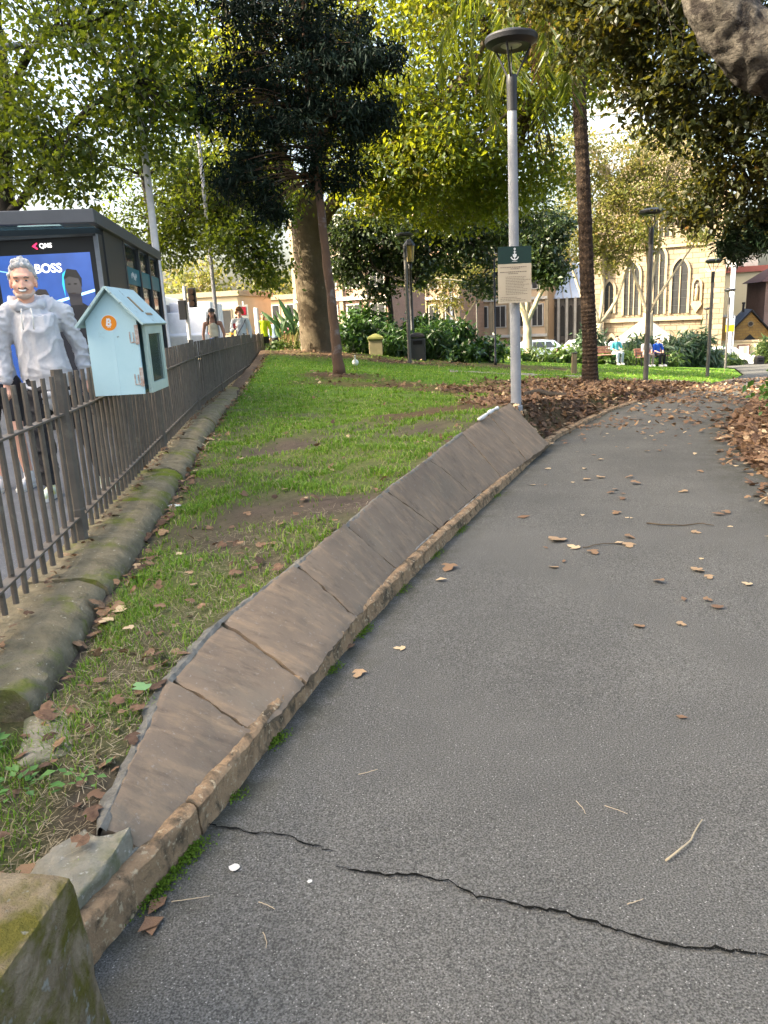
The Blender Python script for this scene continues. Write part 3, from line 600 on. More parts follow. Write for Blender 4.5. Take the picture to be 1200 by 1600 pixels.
nb = thing("notice_board", "brown framed notice board with white papers on the cream wall", "notice board", (34.2, 72.65, -3.45), R(-14)); L = Local(nb)
L.box("frame", -.55, .55, -.7, .7, .004, .08, flat("brown_frame", (.12, .05, .03), .5)); pn = L.box("panel", -.44, .44, -.58, .58, .082, .10, flat("paper_panel", (.62, .56, .52), .8))
for k, (a, b, c, d_, col) in enumerate([(-.36, -.05, .05, .5, (.75, .74, .70)), (.05, .36, -.05, .48, (.70, .45, .40)), (-.34, .0, -.5, -.02, (.72, .70, .62)), (.06, .34, -.5, -.14, (.3, .3, .34))]): L.box("paper", a, b, c, d_, .102, .108, flat("paper", col, .9), pn)
ow = thing("side_wall", "orange sandstone annexe wall with white coping beside the church", "wall", (33.6, 77.5, -5.2), R(-20)); L = Local(ow)
L.box("wall", -1.6, 1.6, 0, 4.9, -1.2, 0, M['lodge']); L.box("coping", -1.7, 1.7, 4.9, 5.1, -1.3, .1, M['palestone'])
bb = thing("beige_building", "big blank beige building behind the lodge", "building", (47, 102, -7), R(-20)); L = Local(bb)
M['beige'] = surf("beige_render", (.52, .46, .32), (.46, .40, .27), .3, .9, .2, vary=False)
L.box("wall", -6.0, 8, 0, 11.6, -12, 0, M['beige']); L.box("roof", -6.3, 8.3, 11.6, 12.3, -12.3, .3, flat("red_roof", (.30, .10, .08), .8)); L.box("parapet", -5.6, 2, 12.3, 13.6, -9, -.6, M['palestone'])
L.box("downpipe", 3.6, 3.75, 0, 11.5, .004, .15, M['palestone'])
pk = thing("brick_building", "tall pinkish brick house at the far end beside the lodge", "building", (44.5, 84, -6), R(-12)); L = Local(pk)
M['pinkbrick'] = mk_blocks("pink_brick", (.36, .20, .15), (.28, .15, .11), (.35, .30, .26), .24, .08, .012)
L.box("wall", -2.8, 4, 0, 9, -8, 0, M['pinkbrick']); g = G(); g.add([(-3.3, -.5, 9), (4.5, -.5, 9), (4.5, 8.5, 9), (-3.3, 8.5, 9), (-.5, 4, 11.2), (1.5, 4, 11.2)], [(0, 1, 5, 4), (1, 2, 5), (2, 3, 4, 5), (3, 0, 4), (0, 3, 2, 1)]); obj("roof", g, flat("maroon_roof", (.12, .06, .05), .8), pk)
for u in (-1.7, .6, 2.6):
    for z in (2.2, 5.6):
        w_ = L.box("window", u - .55, u + .55, z, z + 1.8, .004, .07, M['palestone']); L.box("pane", u - .44, u + .44, z + .1, z + 1.7, .072, .09, M['window_dark'], w_)
tw = thing("office_tower", "pale blue glass office tower high behind the church", "tower", (53, 175, -10), R(-10)); L = Local(tw)
M['towerglass'] = surf("tower_glass", (.35, .45, .58), (.48, .56, .66), .2, .25, .5, bs=0)
L.box("body", -7, 6, 0, 72, -14, 0, M['towerglass'])
for z in np.arange(3, 72, 3.6): L.box("floor_band", -7.1, 6.1, z, z + 1.2, .004, .2, M['palestone'])
# --- terrace of pink sandstone and peach offices across the far street, seen between the trunks
def office(name, label, x, y, z, rz, w, h, m, cols, rows, wm, arches=False, dep=9):
    t = thing(name, label, "building", (x, y, z), rz); L = Local(t); L.box("wall", -w / 2, w / 2, 0, h, -dep, 0, m)
    cw = w / cols; rh = h / rows
    for i in range(cols + 1): L.box("pilaster", -w / 2 + cw * i - .16 + .002, -w / 2 + cw * i + .16, 0, h - .02, .004, .22, M['trim'])
    for j in range(1, rows + 1): L.box("string_course", -w / 2 - .1, w / 2 + .1, rh * j - .28, rh * j, .004, .30, wm)
    for j in range(rows):
        for i in range(cols):
            u = -w / 2 + cw * (i + .5); ww, hh = cw * .52, rh * .56
            if arches and j == 0: o = arch_ring(L, "window", ww, hh * 1.15, hh * .7, .14, .004, .12, wm, t, (u, rh * j + .4)); L.poly("pane", pane_poly(ww, hh * 1.15, hh * .7), .004, .04, M['window_dark'], o, (u, rh * j + .4)); continue
            o = L.box("window", u - ww / 2 - .12, u + ww / 2 + .12, rh * j + rh * .2, rh * j + rh * .2 + hh + .2, .004, .10, wm)
            L.box("pane", u - ww / 2, u - .04, rh * j + rh * .2 + .1, rh * j + rh * .2 + hh + .1, .102, .13, M['window_dark'], o); L.box("pane", u + .04, u + ww / 2, rh * j + rh * .2 + .1, rh * j + rh * .2 + hh + .1, .102, .13, M['window_dark'], o)
    return t
M['pinkstone'] = mk_blocks("pink_sandstone", (.44, .29, .21), (.36, .23, .16), (.28, .2, .15), 1.0, .4, .02)
M['peach'] = surf("peach_render", (.52, .385, .26), (.45, .33, .22), .8, .9, .2)
office("pink_offices", "pink sandstone office block with pale pilasters beyond the shrubs", 3.6, 80, -4.6, R(-26), 10.5, 19, M['pinkstone'], 6, 5, M['palestone'], True)
office("peach_offices", "peach rendered office block behind the white flagpole", 13.4, 84, -4.9, R(-28), 10.0, 15, M['peach'], 5, 4, M['palestone'], True)
office("brick_house", "red brick building with white framed windows behind the big plane tree", -2.6, 66, -3.4, R(-22), 8.5, 13.0, M['pinkbrick'], 4, 4, M['palestone'])
bk = thing("orange_building", "long orange brick building with dark awning far down the street", "building", (-9.6, 84, -3.6), R(-14)); L = Local(bk)
L.box("wall", -5, 5, 0, 7.2, -8, 0, surf("pale_orange_brick", (.58, .43, .26), (.50, .36, .21), 2, .9, .2)); L.box("roof", -5.3, 5.3, 7.2, 7.7, -8.3, .3, M['trim'])
L.box("awning", -4.8, 4.8, 4.3, 4.9, .004, 1.6, flat("slate_awning", (.10, .11, .14), .7)); L.box("awning_edge", -4.8, 4.8, 3.85, 4.28, 1.4, 1.62, flat("pink_awning_edge", (.55, .16, .20), .7))
for u in np.arange(-4, 4.5, 1.6): w_ = L.box("window", u - .45, u + .45, 5.3, 6.7, .004, .08, M['palestone']); L.box("pane", u - .36, u + .36, 5.38, 6.62, .082, .1, M['window_dark'], w_)
yb2 = thing("yellow_building", "sunlit yellow ochre building behind the white truck", "building", (-16.5, 66, -2), R(-12)); L = Local(yb2)
L.box("wall", -5, 5.6, 0, 5.6, -8, 0, surf("ochre_render", (.52, .44, .30), (.45, .37, .25), 1, .9, .2)); L.box("roof", -5.2, 5.8, 5.6, 6.0, -8.2, .25, M['trim'])
for u in np.arange(-4, 5, 1.7): w_ = L.box("window", u - .5, u + .5, 2.6, 4.6, .004, .08, M['trim']); L.box("pane", u - .42, u + .42, 2.7, 4.5, .082, .1, M['window_dark'], w_)
# unseen block added across the street to throw shade over near lawn and path
ob = thing("shade_block", "unseen block added across the street to shade the near park", "building", (-38, 0, -.5)); g = G(); g.box((0, -22, 14), (10, 78, 28)); obj("wall", g, M['palestone'], ob)
for z in np.arange(3, 27, 3.4):
    g = G(); g.box((5.06, -22, z), (.1, 76, 1.6)); obj("window", g, M['window_dark'], ob)

# ------------------------------------------------------------------ lamp posts
M['pole'] = surf("grey_galvanised", (.30, .31, .33), (.22, .23, .25), 7, .5, .45, bs=.08, c4=(.42, .42, .42), s4=60, t4=(.66, .7))
M['black'] = flat("black_metal", (.018, .018, .02), .45, .45)
M['lens'] = surf("lamp_lens", (.45, .47, .42), (.35, .37, .33), 8, .3, .5, bs=0)
M['whitepole'] = surf("white_pole", (.62, .62, .61), (.48, .48, .48), 5, .5, .4, bs=.08)
M['shadepole'] = surf('shaded_pole', (.10, .092, .085), (.065, .06, .056), 7, .5, .45, bs=.08)  # lamp pole grey with shade put into the colour, for the other lamps
def lamp_post():
    t = thing("street_lamp", "", "street lamp")
    g = G(); g.lathe([(.075, -.25), (.075, .02), (.060, .025), (.058, 1.0), (.050, 3.10)], 14); obj("pole", g, M['pole'], t, smooth=True).modifiers.new("e", 'EDGE_SPLIT')
    g = G(); g.lathe([(.054, 3.10), (.056, 3.34), (.060, 3.38), (.050, 3.44)], 14); obj("collar", g, M['black'], t, smooth=True).modifiers.new("e", 'EDGE_SPLIT')
    for k in range(3):
        a = R(8 + 120 * k); g = G(); g.tube([(.035 * math.cos(a), .035 * math.sin(a), 3.40), (.205 * math.cos(a), .205 * math.sin(a), 3.70)], .011, 6); obj("strut", g, M['black'], t)
    g = G(); g.lathe([(.11, 3.715), (.20, 3.695), (.262, 3.735), (.272, 3.775), (.262, 3.795), (.16, 3.83), (.02, 3.84)], 28); hd = obj("lamp_head", g, M['black'], t, smooth=True); hd.modifiers.new("e", 'EDGE_SPLIT').split_angle = R(40)
    g = G(); g.lathe([(.108, 3.712), (.09, 3.702)], 20); obj("lens", g, M['lens'], hd)
    g = G(); g.tube([(0, 0, 3.42), (0, 0, 3.705)], .007, 5); obj("lamp_stem", g, M['black'], t)
    return t
lamps = [(1.575, 8.82, .40, 1.0, 1.0, "grey lamp post with the park rules sign, behind the end of the stone slabs"),
         (6.23, 18, -.45, 1.03, 1.0, "dark lamp post right of the palm trunk beside the leaf litter"),
         (1.06, 25, .02, 1.02, 1.0, "lamp post among the shrubs next to the old lantern"),
         (11.5, 27, -1.22, 1.05, 1.0, "lamp post at the lawn corner left of the white mast"),
         (17.95, 40, -2.1, 1.06, 1.0, "lamp post standing directly in front of the white mast"),
         (20.22, 48, -2.6, .94, .75, "small slim lamp post in front of the church buttress"),
         (6.48, 50, -1.4, 1.13, .9, "far lamp post in front of the peach offices")]
for i, (x, y, z, sz, sx, lab) in enumerate(lamps):
    o = lp if i else lamp_post()
    if i: o = copy_tree(lp)
    else:
        lp = o; dark_pole = [c_ for c_ in lp.children if c_.name.startswith('pole')][0].data.copy(); dark_pole.materials[0] = M['shadepole']
    if i:
        for c_ in o.children:
            if c_.name.startswith('pole'): c_.data = dark_pole
    o.location = (x, y, z); o.scale = (sx, sx, sz); o.rotation_euler = (R([.3, 0, 0, 0, 0, 0, 0][i]), R([-.55, .2, -.3, .5, .4, 0, .3][i]), R(20 * i)); tag(o, lab, "street lamp", "street lamps along the park path")
# heritage lantern on a black column
ht = thing("lantern_post", "old black lantern post with amber glass panes behind the slim lamp", "lantern", (1.42, 30, -.1)); g = G()
g.lathe([(.16, 0), (.15, .5), (.07, .6), (.055, 3.2), (.09, 3.25), (.05, 3.3), (.10, 3.42)], 12); obj("column", g, M['black'], ht, smooth=True)
g = G(); g.lathe([(.13, 3.42), (.17, 3.45), (.17, 3.47)], 6); obj("lantern_base", g, M['black'], ht)
g = G(); g.lathe([(.145, 3.47), (.20, 4.03)], 6); obj("glass", g, surf("amber_glass", (.55, .42, .16), (.42, .32, .12), 4, .25, .5, bs=0), ht)
for k in range(6):
    a = R(60 * k); g = G(); g.tube([(.15 * math.cos(a), .15 * math.sin(a), 3.46), (.205 * math.cos(a), .205 * math.sin(a), 4.04)], .014, 5); obj("glazing_bar", g, M['black'], ht)
g = G(); g.lathe([(.23, 4.03), (.22, 4.08), (.12, 4.22), (.06, 4.28), (.02, 4.38)], 6); obj("lantern_roof", g, M['black'], ht)
# slender poles, mast, flagpole
def pole(name, label, cat, x, y, z, h, r0, r1, m, extra=None):
    t = thing(name, label, cat, (x, y, z)); g = G(); g.lathe([(r0 * 1.6, -.1), (r0 * 1.6, .12), (r0, .14), (r1, h)], 12); obj("pole", g, m, t, smooth=True)
    if extra: extra(t, h)
    return t
def outreach(t, h):
    g = G(); g.tube([(0, 0, h - .12), (-.7, 0, h - .02), (-2.1, 0, h + .03)], [.045, .04, .035], 8); obj("arm", g, M['whitepole'], t, smooth=True)
    g = G(); g.ball((-2.38, 0, h + .02), (.36, .12, .06), 12, 6); obj("luminaire", g, M['pole'], t, smooth=True)
pole("light_pole", "tall white street light pole with side arm behind the bus shelter", "light pole", -4.5, 17, .24, 6.7, .085, .065, M['whitepole'], outreach)
pole("slim_pole", "slim grey pole among the leaves behind the cap-wearing pedestrian", "pole", -4.37, 22, .16, 6.5, .055, .05, M['pole'])
pole("white_mast", "tall thick white mast behind a lamp by the white car", "mast", 27.1, 60, -3.7, 11, .19, .15, M['whitepole'])
def parking(t, h):
    g = G(); g.box((-.42, -.25, 3.0), (.62, .03, .5)); obj("parking_plate", g, flat("yellow_plate", (.75, .62, .03), .5), t); g = G(); g.box((-.42, -.25, 3.5), (.62, .03, .45)); obj("blue_plate", g, flat("pale_blue_plate", (.45, .55, .72), .5), t)
pole("sign_post", "thin sign post with yellow and blue plates beside the white mast", "sign post", 26.95, 59, -3.7, 3.9, .045, .045, M['pole'], parking)
pole("flagpole", "white flagpole in front of the pink and peach offices", "flagpole", 6.6, 68, -3.0, 12, .13, .09, M['whitepole'])
pole("dark_pole", "thin black pole left of the park rules sign", "pole", 4.26, 28, -.35, 3.6, .035, .03, M['black'])
def bollard_post(t, h): pass
wb = thing("timber_bollard", "short timber bollard in the leaves left of the palm trunk", "bollard", (5.93, 23.4, z_at(5.93, 23.4))); g = G(); g.box((0, 0, .28), (.14, .14, .64)); obj("post", g, surf("bollard_timber", (.20, .15, .10), (.13, .10, .07), 9, .9, .2, stretch=(1, 1, .2)), wb, bevel=.012); g = G(); g.box((0, 0, .615), (.16, .16, .03)); obj("cap", g, M['darktrim'], wb, bevel=.006)

# ------------------------------------------------------------------ park rules sign on the lamp post
ps = thing("park_sign", "park rules sign with dark green crest panel and cream text panel on the lamp post", "sign", (1.545, 8.70, 1.56), R(2))
M['sign_green'] = flat("sign_green", (.003, .026, .020), .35, .45); M['sign_cream'] = surf("sign_cream", (.52, .44, .32), (.47, .39, .28), 5, .6, .3, bs=0); M['ink'] = flat("sign_ink", (.16, .13, .10), .7); M['white'] = flat("white_paint", (.8, .8, .78), .5)
g = G(); g.box((0, 0, .205), (.365, .004, .41)); obj("text_panel", g, M['sign_cream'], ps); g = G(); g.box((0, 0, .50), (.365, .004, .178)); gp = obj("crest_panel", g, M['sign_green'], ps)
def ring2(cx, cz, r0, r1, a0, a1, y, n=10):
    vs = []; 
    for i in range(n + 1):
        a = a0 + (a1 - a0) * i / n; vs += [(cx + r0 * math.cos(a), y, cz + r0 * math.sin(a)), (cx + r1 * math.cos(a), y, cz + r1 * math.sin(a))]
    return vs, [(2 * i, 2 * i + 1, 2 * i + 3, 2 * i + 2) for i in range(n)]
g = G(); yk = -.0045; g.add(*ring2(0, .492, .036, .047, R(195), R(345), yk)); g.add([(-.005, yk, .45), (.005, yk, .45), (.005, yk, .545), (-.005, yk, .545)], [(0, 1, 2, 3)])
g.add([(-.02, yk, .49), (-.011, yk, .475), (0, yk, .49), (.011, yk, .475), (.02, yk, .49), (.02, yk, .51), (-.02, yk, .51)], [(0, 1, 2, 5, 6), (2, 3, 4, 5)][:1] + [(2, 3, 4, 5)]); g.add(*ring2(0, .562, .004, .012, 0, 2 * math.pi, yk))
g.add([(-.015, yk, .528), (.015, yk, .528), (.015, yk, .534), (-.015, yk, .534)], [(0, 1, 2, 3)]); g.add([(-.03, yk, .432), (.03, yk, .432), (.03, yk, .435), (-.03, yk, .435)], [(0, 1, 2, 3)])
obj("crest", g, M['white'], gp, fixn=False)
g = G(); zz = .388
rows = [(-.16, .16, .007), (-.05, .05, .006), None, (-.16, .16, .008), (-.07, .03, .006), None] + [(-.10, .13, .0045), (-.10, .10, .0045), (-.10, .16, .0045)] * 4 + [None, (-.16, .02, .005), (-.16, .08, .005), (-.16, .13, .005)]
for r in rows:
    zz -= .0165
    if not r: continue
    x = r[0] + 0
    while x < r[1] * random.uniform(.75, 1.0):
        w = random.uniform(.006, .022); g.add([(x, -.0045, zz), (x + w, -.0045, zz), (x + w, -.0045, zz + r[2]), (x, -.0045, zz + r[2])], [(0, 1, 2, 3)]); x += w + .005
obj("print", g, M['ink'], ps, fixn=False)['kind'] = 'stuff'
g = G(); g.box((0, .04, .30), (.03, .07, .025)); g.box((0, .04, .12), (.03, .07, .025)); obj("clamp", g, M['pole'], ps)

# ------------------------------------------------------------------ little library box on the fence
lb = thing("library_box", "pale blue house shaped library box with orange coin sticker, fixed to the fence", "library box", (-1.665, 5.02, 1.08), R(3))
M['mint'] = surf("pale_blue_paint", (.47, .66, .70), (.40, .60, .645), 3, .55, .35, bs=.15, bscale=30, bd=.003, c3=(.26, .40, .42), s3=4, t3=(.58, .75), c4=(.12, .13, .11), s4=16, t4=(.70, .76))
M['mint2'] = surf("greenish_paint", (.50, .61, .53), (.42, .53, .46), 4, .6, .3, bs=.15, c4=(.16, .15, .12), s4=20, t4=(.68, .75))
M['roofpaint'] = surf("worn_roof_paint", (.46, .60, .59), (.37, .51, .51), 5, .7, .3, bs=.4, c3=(.30, .27, .20), s3=6, t3=(.56, .66), c4=(.08, .07, .05), s4=18, t4=(.66, .73))
M['rust'] = surf("rusty_hinge", (.55, .55, .52), (.28, .12, .06), 40, .6, .4)
W_, D_, H_ = .318, .60, .475
g = G(); g.prism([(-W_ / 2, 0), (W_ / 2 , 0), (W_ / 2, H_), (0, .655), (-W_ / 2, H_)], 'y', 0, .018); obj("gable_wall", g, M['mint'], lb, bevel=.002)
g = G(); g.prism([(-W_ / 2, 0), (W_ / 2, 0), (W_ / 2, H_), (0, .655), (-W_ / 2, H_)], 'y', D_ - .018, D_); obj("gable_wall", g, M['mint'], lb, bevel=.002)
g = G(); g.box((-W_ / 2 + .009, D_ / 2, H_ / 2), (.018, D_ - .04, H_)); obj("side_wall", g, M['mint'], lb)
g = G(); g.box((0, D_ / 2, .009), (W_ - .04, D_ - .04, .018)); obj("floor", g, M['mint2'], lb)
for s in (-1, 1):
    g = G(); a = math.atan2(.655 - H_, W_ / 2); ln = math.hypot(W_ / 2, .655 - H_) + .075
    c = Vector((s * math.cos(a) * ln / 2, D_ / 2 - .0, .672 - math.sin(a) * ln / 2)); mm = Matrix.Translation(c) @ Matrix.Rotation(s * a, 4, 'Y')
    g.box(None, (ln, D_ + .10, .016), M=mm); o = obj("roof_panel", g, M['roofpaint'], lb, bevel=.002)
    if s > 0:
        g = G(); mm2 = mm @ Matrix.Translation((-.01, -.05, .0102)); g.box(None, (.13, .05, .003), M=mm2); mm2 = mm @ Matrix.Translation((.075, .06, .0102)); g.box(None, (.02, .16, .003), M=mm2); obj("bare_patch", g, surf("bare_wood", (.36, .27, .15), (.15, .10, .06), 12, .9), o)
# door on the lawn side: frame with a glass pane
dr = thing("door", "", None, (W_ / 2 + .012, .06, .0)); dr.parent = lb
for (y0, y1, z0, z1) in ((0, .07, 0, .445), (.43, .50, 0, .445), (.0701, .4299, 0, .062), (.0701, .4299, .375, .445)):
    g = G(); g.box((.012, (y0 + y1) / 2, (z0 + z1) / 2), (.024, y1 - y0, z1 - z0)); obj("door_frame", g, M['mint2'], dr, bevel=.002)
g = G(); g.box((.008, .25, .22), (.004, .36, .31)); obj("pane", g, glass("box_glass", (.10, .13, .12), .55), dr)
g = G(); g.box((-.004, .028, .222), (.022, .058, .444)); obj("jamb", g, M['mint'], lb); g = G(); g.box((-.004, D_ - .09, .222), (.022, .05, .444)); obj("jamb", g, M['mint'], lb)
for zz in (.06, .325):
    g = G(); x0 = W_ / 2 - .052; g.box((x0, -.002, zz + .035), (.006, .004, .07)); g.box((x0 + .02, -.002, zz + .004), (.04, .004, .008)); g.box((x0 + .022, -.002, zz + .035), (.006, .004, .06)); g.box((x0 + .045, -.003, zz + .05), (.022, .006, .12)); obj("hinge", g, M['rust'], lb)
g = G(); g.lathe([(.047, 0), (.047, .002)], 28, M=Matrix.Translation((-.012, -.0005, .455)) @ Matrix.Rotation(R(90), 4, 'X')); st = obj("coin_sticker", g, flat("sticker_orange", (.85, .27, .015), .5), lb)
g = G(); g.lathe([(.050, 0), (.050, .001)], 28, M=Matrix.Translation((-.012, -.0003, .455)) @ Matrix.Rotation(R(90), 4, 'X')); obj("sticker_rim", g, M['white'], st)
def text(name, body, size, m, parent, loc, rot=(90, 0, 0), align='CENTER', bold=0.0, shear=0):
    c = bpy.data.curves.new(name, 'FONT'); c.body = body; c.size = size; c.align_x = align; c.align_y = 'CENTER'; c.offset = bold; c.shear = shear; c.resolution_u = 4
    o = bpy.data.objects.new(name, c); COL.objects.link(o); c.materials.append(m); 
    dg = bpy.context.evaluated_depsgraph_get(); me = bpy.data.meshes.new_from_object(o.evaluated_get(dg)); bpy.data.objects.remove(o)
    o = bpy.data.objects.new(name, me); COL.objects.link(o); o.parent = parent; o.location = loc; o.rotation_euler = [R(a) for a in rot]; return o
text("coin_letter", "B", .062, M['white'], st, (-.014, -.0035, .455), (90, 10, 0), bold=.0022)
g = G()
for dx in (-.006, .006):
    for dz in (.024, -.024): g.box((-.014 + dx, -.0033, .455 + dz), (.005, .0006, .012))
obj("coin_ticks", g, M['white'], st)

# ------------------------------------------------------------------ bus shelter with a lit poster screen
sh = thing("bus_shelter", "dark grey bus shelter with glass roof and teal banded glass wall", "bus shelter", (0, 0, 0))
M['shelter'] = flat("shelter_charcoal", (.045, .047, .052), .45, .45); M['fascia'] = flat("shelter_fascia", (.10, .105, .115), .4, .45); M['tealband'] = flat("teal_band", (.006, .17, .23), .4)
M['sglass'] = glass("shelter_glass", (.05, .06, .06), .45); M['roofglass'] = glass("roof_glass", (.25, .38, .42), .30, .15)
shd = Vector((-3.93 + 3.15, 15.2 - 9.4, 0)).normalized(); shn = Vector((-shd.y, shd.x, 0))     # along the shelter, and towards the street
SM = Matrix(((shn.x, shd.x, 0, -3.15), (shn.y, shd.y, 0, 9.4), (0, 0, 1, 0), (0, 0, 0, 1)))
def sbox(name, u0, u1, v0, v1, z0, z1, m, parent=sh, bevel=0):
    g = G(); g.box(None, (u1 - u0, v1 - v0, z1 - z0), M=SM @ Matrix.Translation(((u0 + u1) / 2, (v0 + v1) / 2, (z0 + z1) / 2))); return obj(name, g, m, parent, bevel=bevel)
zt = 2.69; zg = .26
rfm = sbox("roof_frame", 0, 2.1, 0, .10, zt, zt + .15, M['fascia'], bevel=.008); sbox("roof_frame", 0, .10, .102, 5.75, zt, zt + .15, M['fascia'], bevel=.008); sbox("roof_frame", 2.0, 2.1, .102, 5.75, zt, zt + .15, M['fascia'], bevel=.008); sbox("roof_frame", .102, 1.998, 5.65, 5.75, zt, zt + .15, M['fascia'])
for v in (1.2, 2.4, 3.6, 4.7): sbox("roof_beam", .102, 1.998, v, v + .08, zt + .01, zt + .12, M['shelter'])
for v0, v1 in ((.102, 1.198), (1.282, 2.398), (2.482, 3.598), (3.682, 4.698), (4.782, 5.648)): sbox("roof_glass", .102, 1.998, v0, v1, zt + .08, zt + .092, M['roofglass'])
sbox("blue_soffit", .102, .45, .104, .55, zt + .02, zt + .05, flat("blue_soffit", (.04, .13, .19), .5))
sbox("back_panel", .06, .14, .75, 2.05, zg, zt, M['shelter']); 
for v in (2.05, 3.35, 4.45, 5.60): sbox("post", .05, .15, v, v + .10, zg, zt, M['shelter'], bevel=.004)
for v0, v1 in ((2.152, 3.348), (3.452, 4.448), (4.552, 5.598)):
    p = sbox("wall_pane", .09, .104, v0, v1, zg + .2, zt - .02, M['sglass']); sbox("teal_band", .07, .082, v0, v1, 2.12, 2.36, M['tealband'], p)
g = G(); p0 = SM @ Vector((.066, 2.75, 2.24))
for k, (dv, dz, r) in enumerate([(-.2, 0, .035), (-.1, .03, .03), (0, .0, .045), (.1, -.02, .03), (.18, .02, .03)]):
    a = SM @ Vector((.066, 2.75 + dv - r, 2.24 + dz)); b = SM @ Vector((.066, 2.75 + dv + r, 2.24 + dz)); g.tube([a, b], .012, 4); a = SM @ Vector((.066, 2.75 + dv, 2.24 + dz - r)); b = SM @ Vector((.066, 2.75 + dv, 2.24 + dz + r)); g.tube([a, b], .012, 4)
obj("band_emblem", g, M['white'], sh)
sbox("bench_seat", .35, .75, 2.1, 5.2, .72, .78, M['shelter']); sbox("bench_leg", .5, .6, 2.4, 2.5, zg, .72, M['shelter']); sbox("bench_leg", .5, .6, 4.8, 4.9, zg, .72, M['shelter'])
sbox("post", 1.85, 1.95, 5.5, 5.6, zg, zt, M['shelter'])
# poster panel across the near end of the shelter, facing the camera
pp = thing("poster_screen", "lit blue advertising screen with two men on the end of the bus shelter", "advertising screen", (-3.97, 9.83, .26), R(0))
g = G(); g.box((0, .09, 1.18), (1.36, .18, 2.36)); obj("case", g, M['black'], pp, bevel=.01)
g = G(); g.box((.665, -.012, 1.18), (.05, .03, 2.34)); obj("edge_trim", g, M['pole'], pp); g = G(); g.box((0, -.012, 2.345), (1.34, .03, .03)); obj("edge_trim", g, M['fascia'], pp)
scr = thing("screen", "", None); scr.parent = pp
g = G(); g.quad((-.57, -.005, .30), (.57, -.005, .30), (.57, -.005, 2.15), (-.57, -.005, 2.15)); obj("picture", g, screen("screen_blue", (.025, .075, .30), .50), scr, fixn=False)
def spoly(name, pts, col, power, k): 
    g = G(); g.add([(x, -.006 - .0012 * k, z + (.19 if .31 < z and name != 'red_mark' else 0)) for x, z in pts], [tuple(range(len(pts)))]); return obj(name, g, screen(name, col, power), scr, fixn=False)
def oval(cx, cz, rx, rz, n=18, a=0): return [(cx + rx * math.cos(t) * math.cos(a) - rz * math.sin(t) * math.sin(a), cz + rx * math.cos(t) * math.sin(a) + rz * math.sin(t) * math.cos(a)) for t in [2 * math.pi * i / n for i in range(n)]]
spoly("light_strip", [(-.57, 1.42), (-.40, 1.30), (.57, 1.53), (.57, 1.50), (-.40, 1.265), (-.57, 1.385)], (.35, .65, .9), .9, 1); spoly("light_strip", [(-.40, .9), (-.37, .9), (-.37, 1.29), (-.40, 1.29)], (.35, .65, .9), .9, 1)
spoly("light_strip", [(-.57, 1.80), (-.3, 1.74), (-.3, 1.73), (-.57, 1.785)], (.2, .45, .8), .6, 1)
# man in dark jacket on the right of the picture, fair man in the middle
spoly("dark_jacket", [(.10, .30), (.57, .30), (.57, 1.22), (.47, 1.33), (.36, 1.40), (.28, 1.38), (.20, 1.28), (.06, 1.14), (.0, .3)], (.012, .013, .02), .4, 2); spoly("dark_face", oval(.315, 1.57, .098, .16, a=.12), (.050, .048, .055), .5, 3); spoly("dark_neck", [(.25, 1.35), (.40, 1.35), (.40, 1.48), (.24, 1.5)], (.035, .033, .04), .5, 3)
spoly("dark_hair", [(.20, 1.60), (.19, 1.72), (.27, 1.78), (.38, 1.76), (.43, 1.66), (.42, 1.55), (.39, 1.66), (.28, 1.69), (.22, 1.66)], (.01, .011, .016), .4, 4); spoly("rim_light", [(.205, 1.45), (.185, 1.60), (.20, 1.72), (.25, 1.765), (.215, 1.68), (.212, 1.58)], (.02, .35, .6), .7, 5)
for dx in (-.035, .04): spoly("eye_shade", oval(.305 + dx, 1.60, .022, .010, 8), (.012, .012, .015), .3, 6)
spoly("dark_lips", oval(.31, 1.49, .03, .010, 8), (.03, .022, .024), .4, 6)
spoly("fair_collar", [(-.26, .30), (.10, .30), (.08, 1.10), (-.0, 1.20), (-.16, 1.2), (-.26, 1.08)], (.015, .02, .05), .4, 6); spoly("fair_face", oval(-.085, 1.40, .088, .135, a=.1), (.30, .24, .20), .6, 7); spoly("fair_hair", [(-.175, 1.42), (-.18, 1.51), (-.11, 1.56), (-.02, 1.55), (.012, 1.48), (.005, 1.42), (-.03, 1.49), (-.14, 1.48)], (.035, .03, .03), .4, 8)
spoly("face_shade", [(-.17, 1.42), (-.10, 1.44), (-.09, 1.32), (-.13, 1.28), (-.165, 1.34)], (.03, .08, .25), .6, 8); spoly("fair_neck", [(-.12, 1.16), (-.02, 1.16), (-.02, 1.30), (-.12, 1.30)], (.22, .17, .14), .5, 6.5)
for dx in (-.04, .035): spoly("eye_shade", oval(-.082 + dx, 1.425, .020, .009, 8), (.03, .025, .03), .4, 9)
spoly("fair_lips", oval(-.08, 1.33, .026, .008, 8), (.16, .08, .08), .5, 9)
text("lettering", "BOSS", .145, screen("letter_white", (.9, .92, .95), .8), scr, (.045, -.022, 1.98), (90, 0, 0), bold=.003)
text("brand_letters", "QMS", .075, screen("small_white", (.8, .8, .8), .9), pp, (.05, -.010, 2.245), bold=.001); spoly("red_mark", [(-.115, 2.245), (-.055, 2.285), (-.045, 2.275), (-.075, 2.245), (-.045, 2.215), (-.055, 2.205)], (.8, .02, .10), .9, 2)

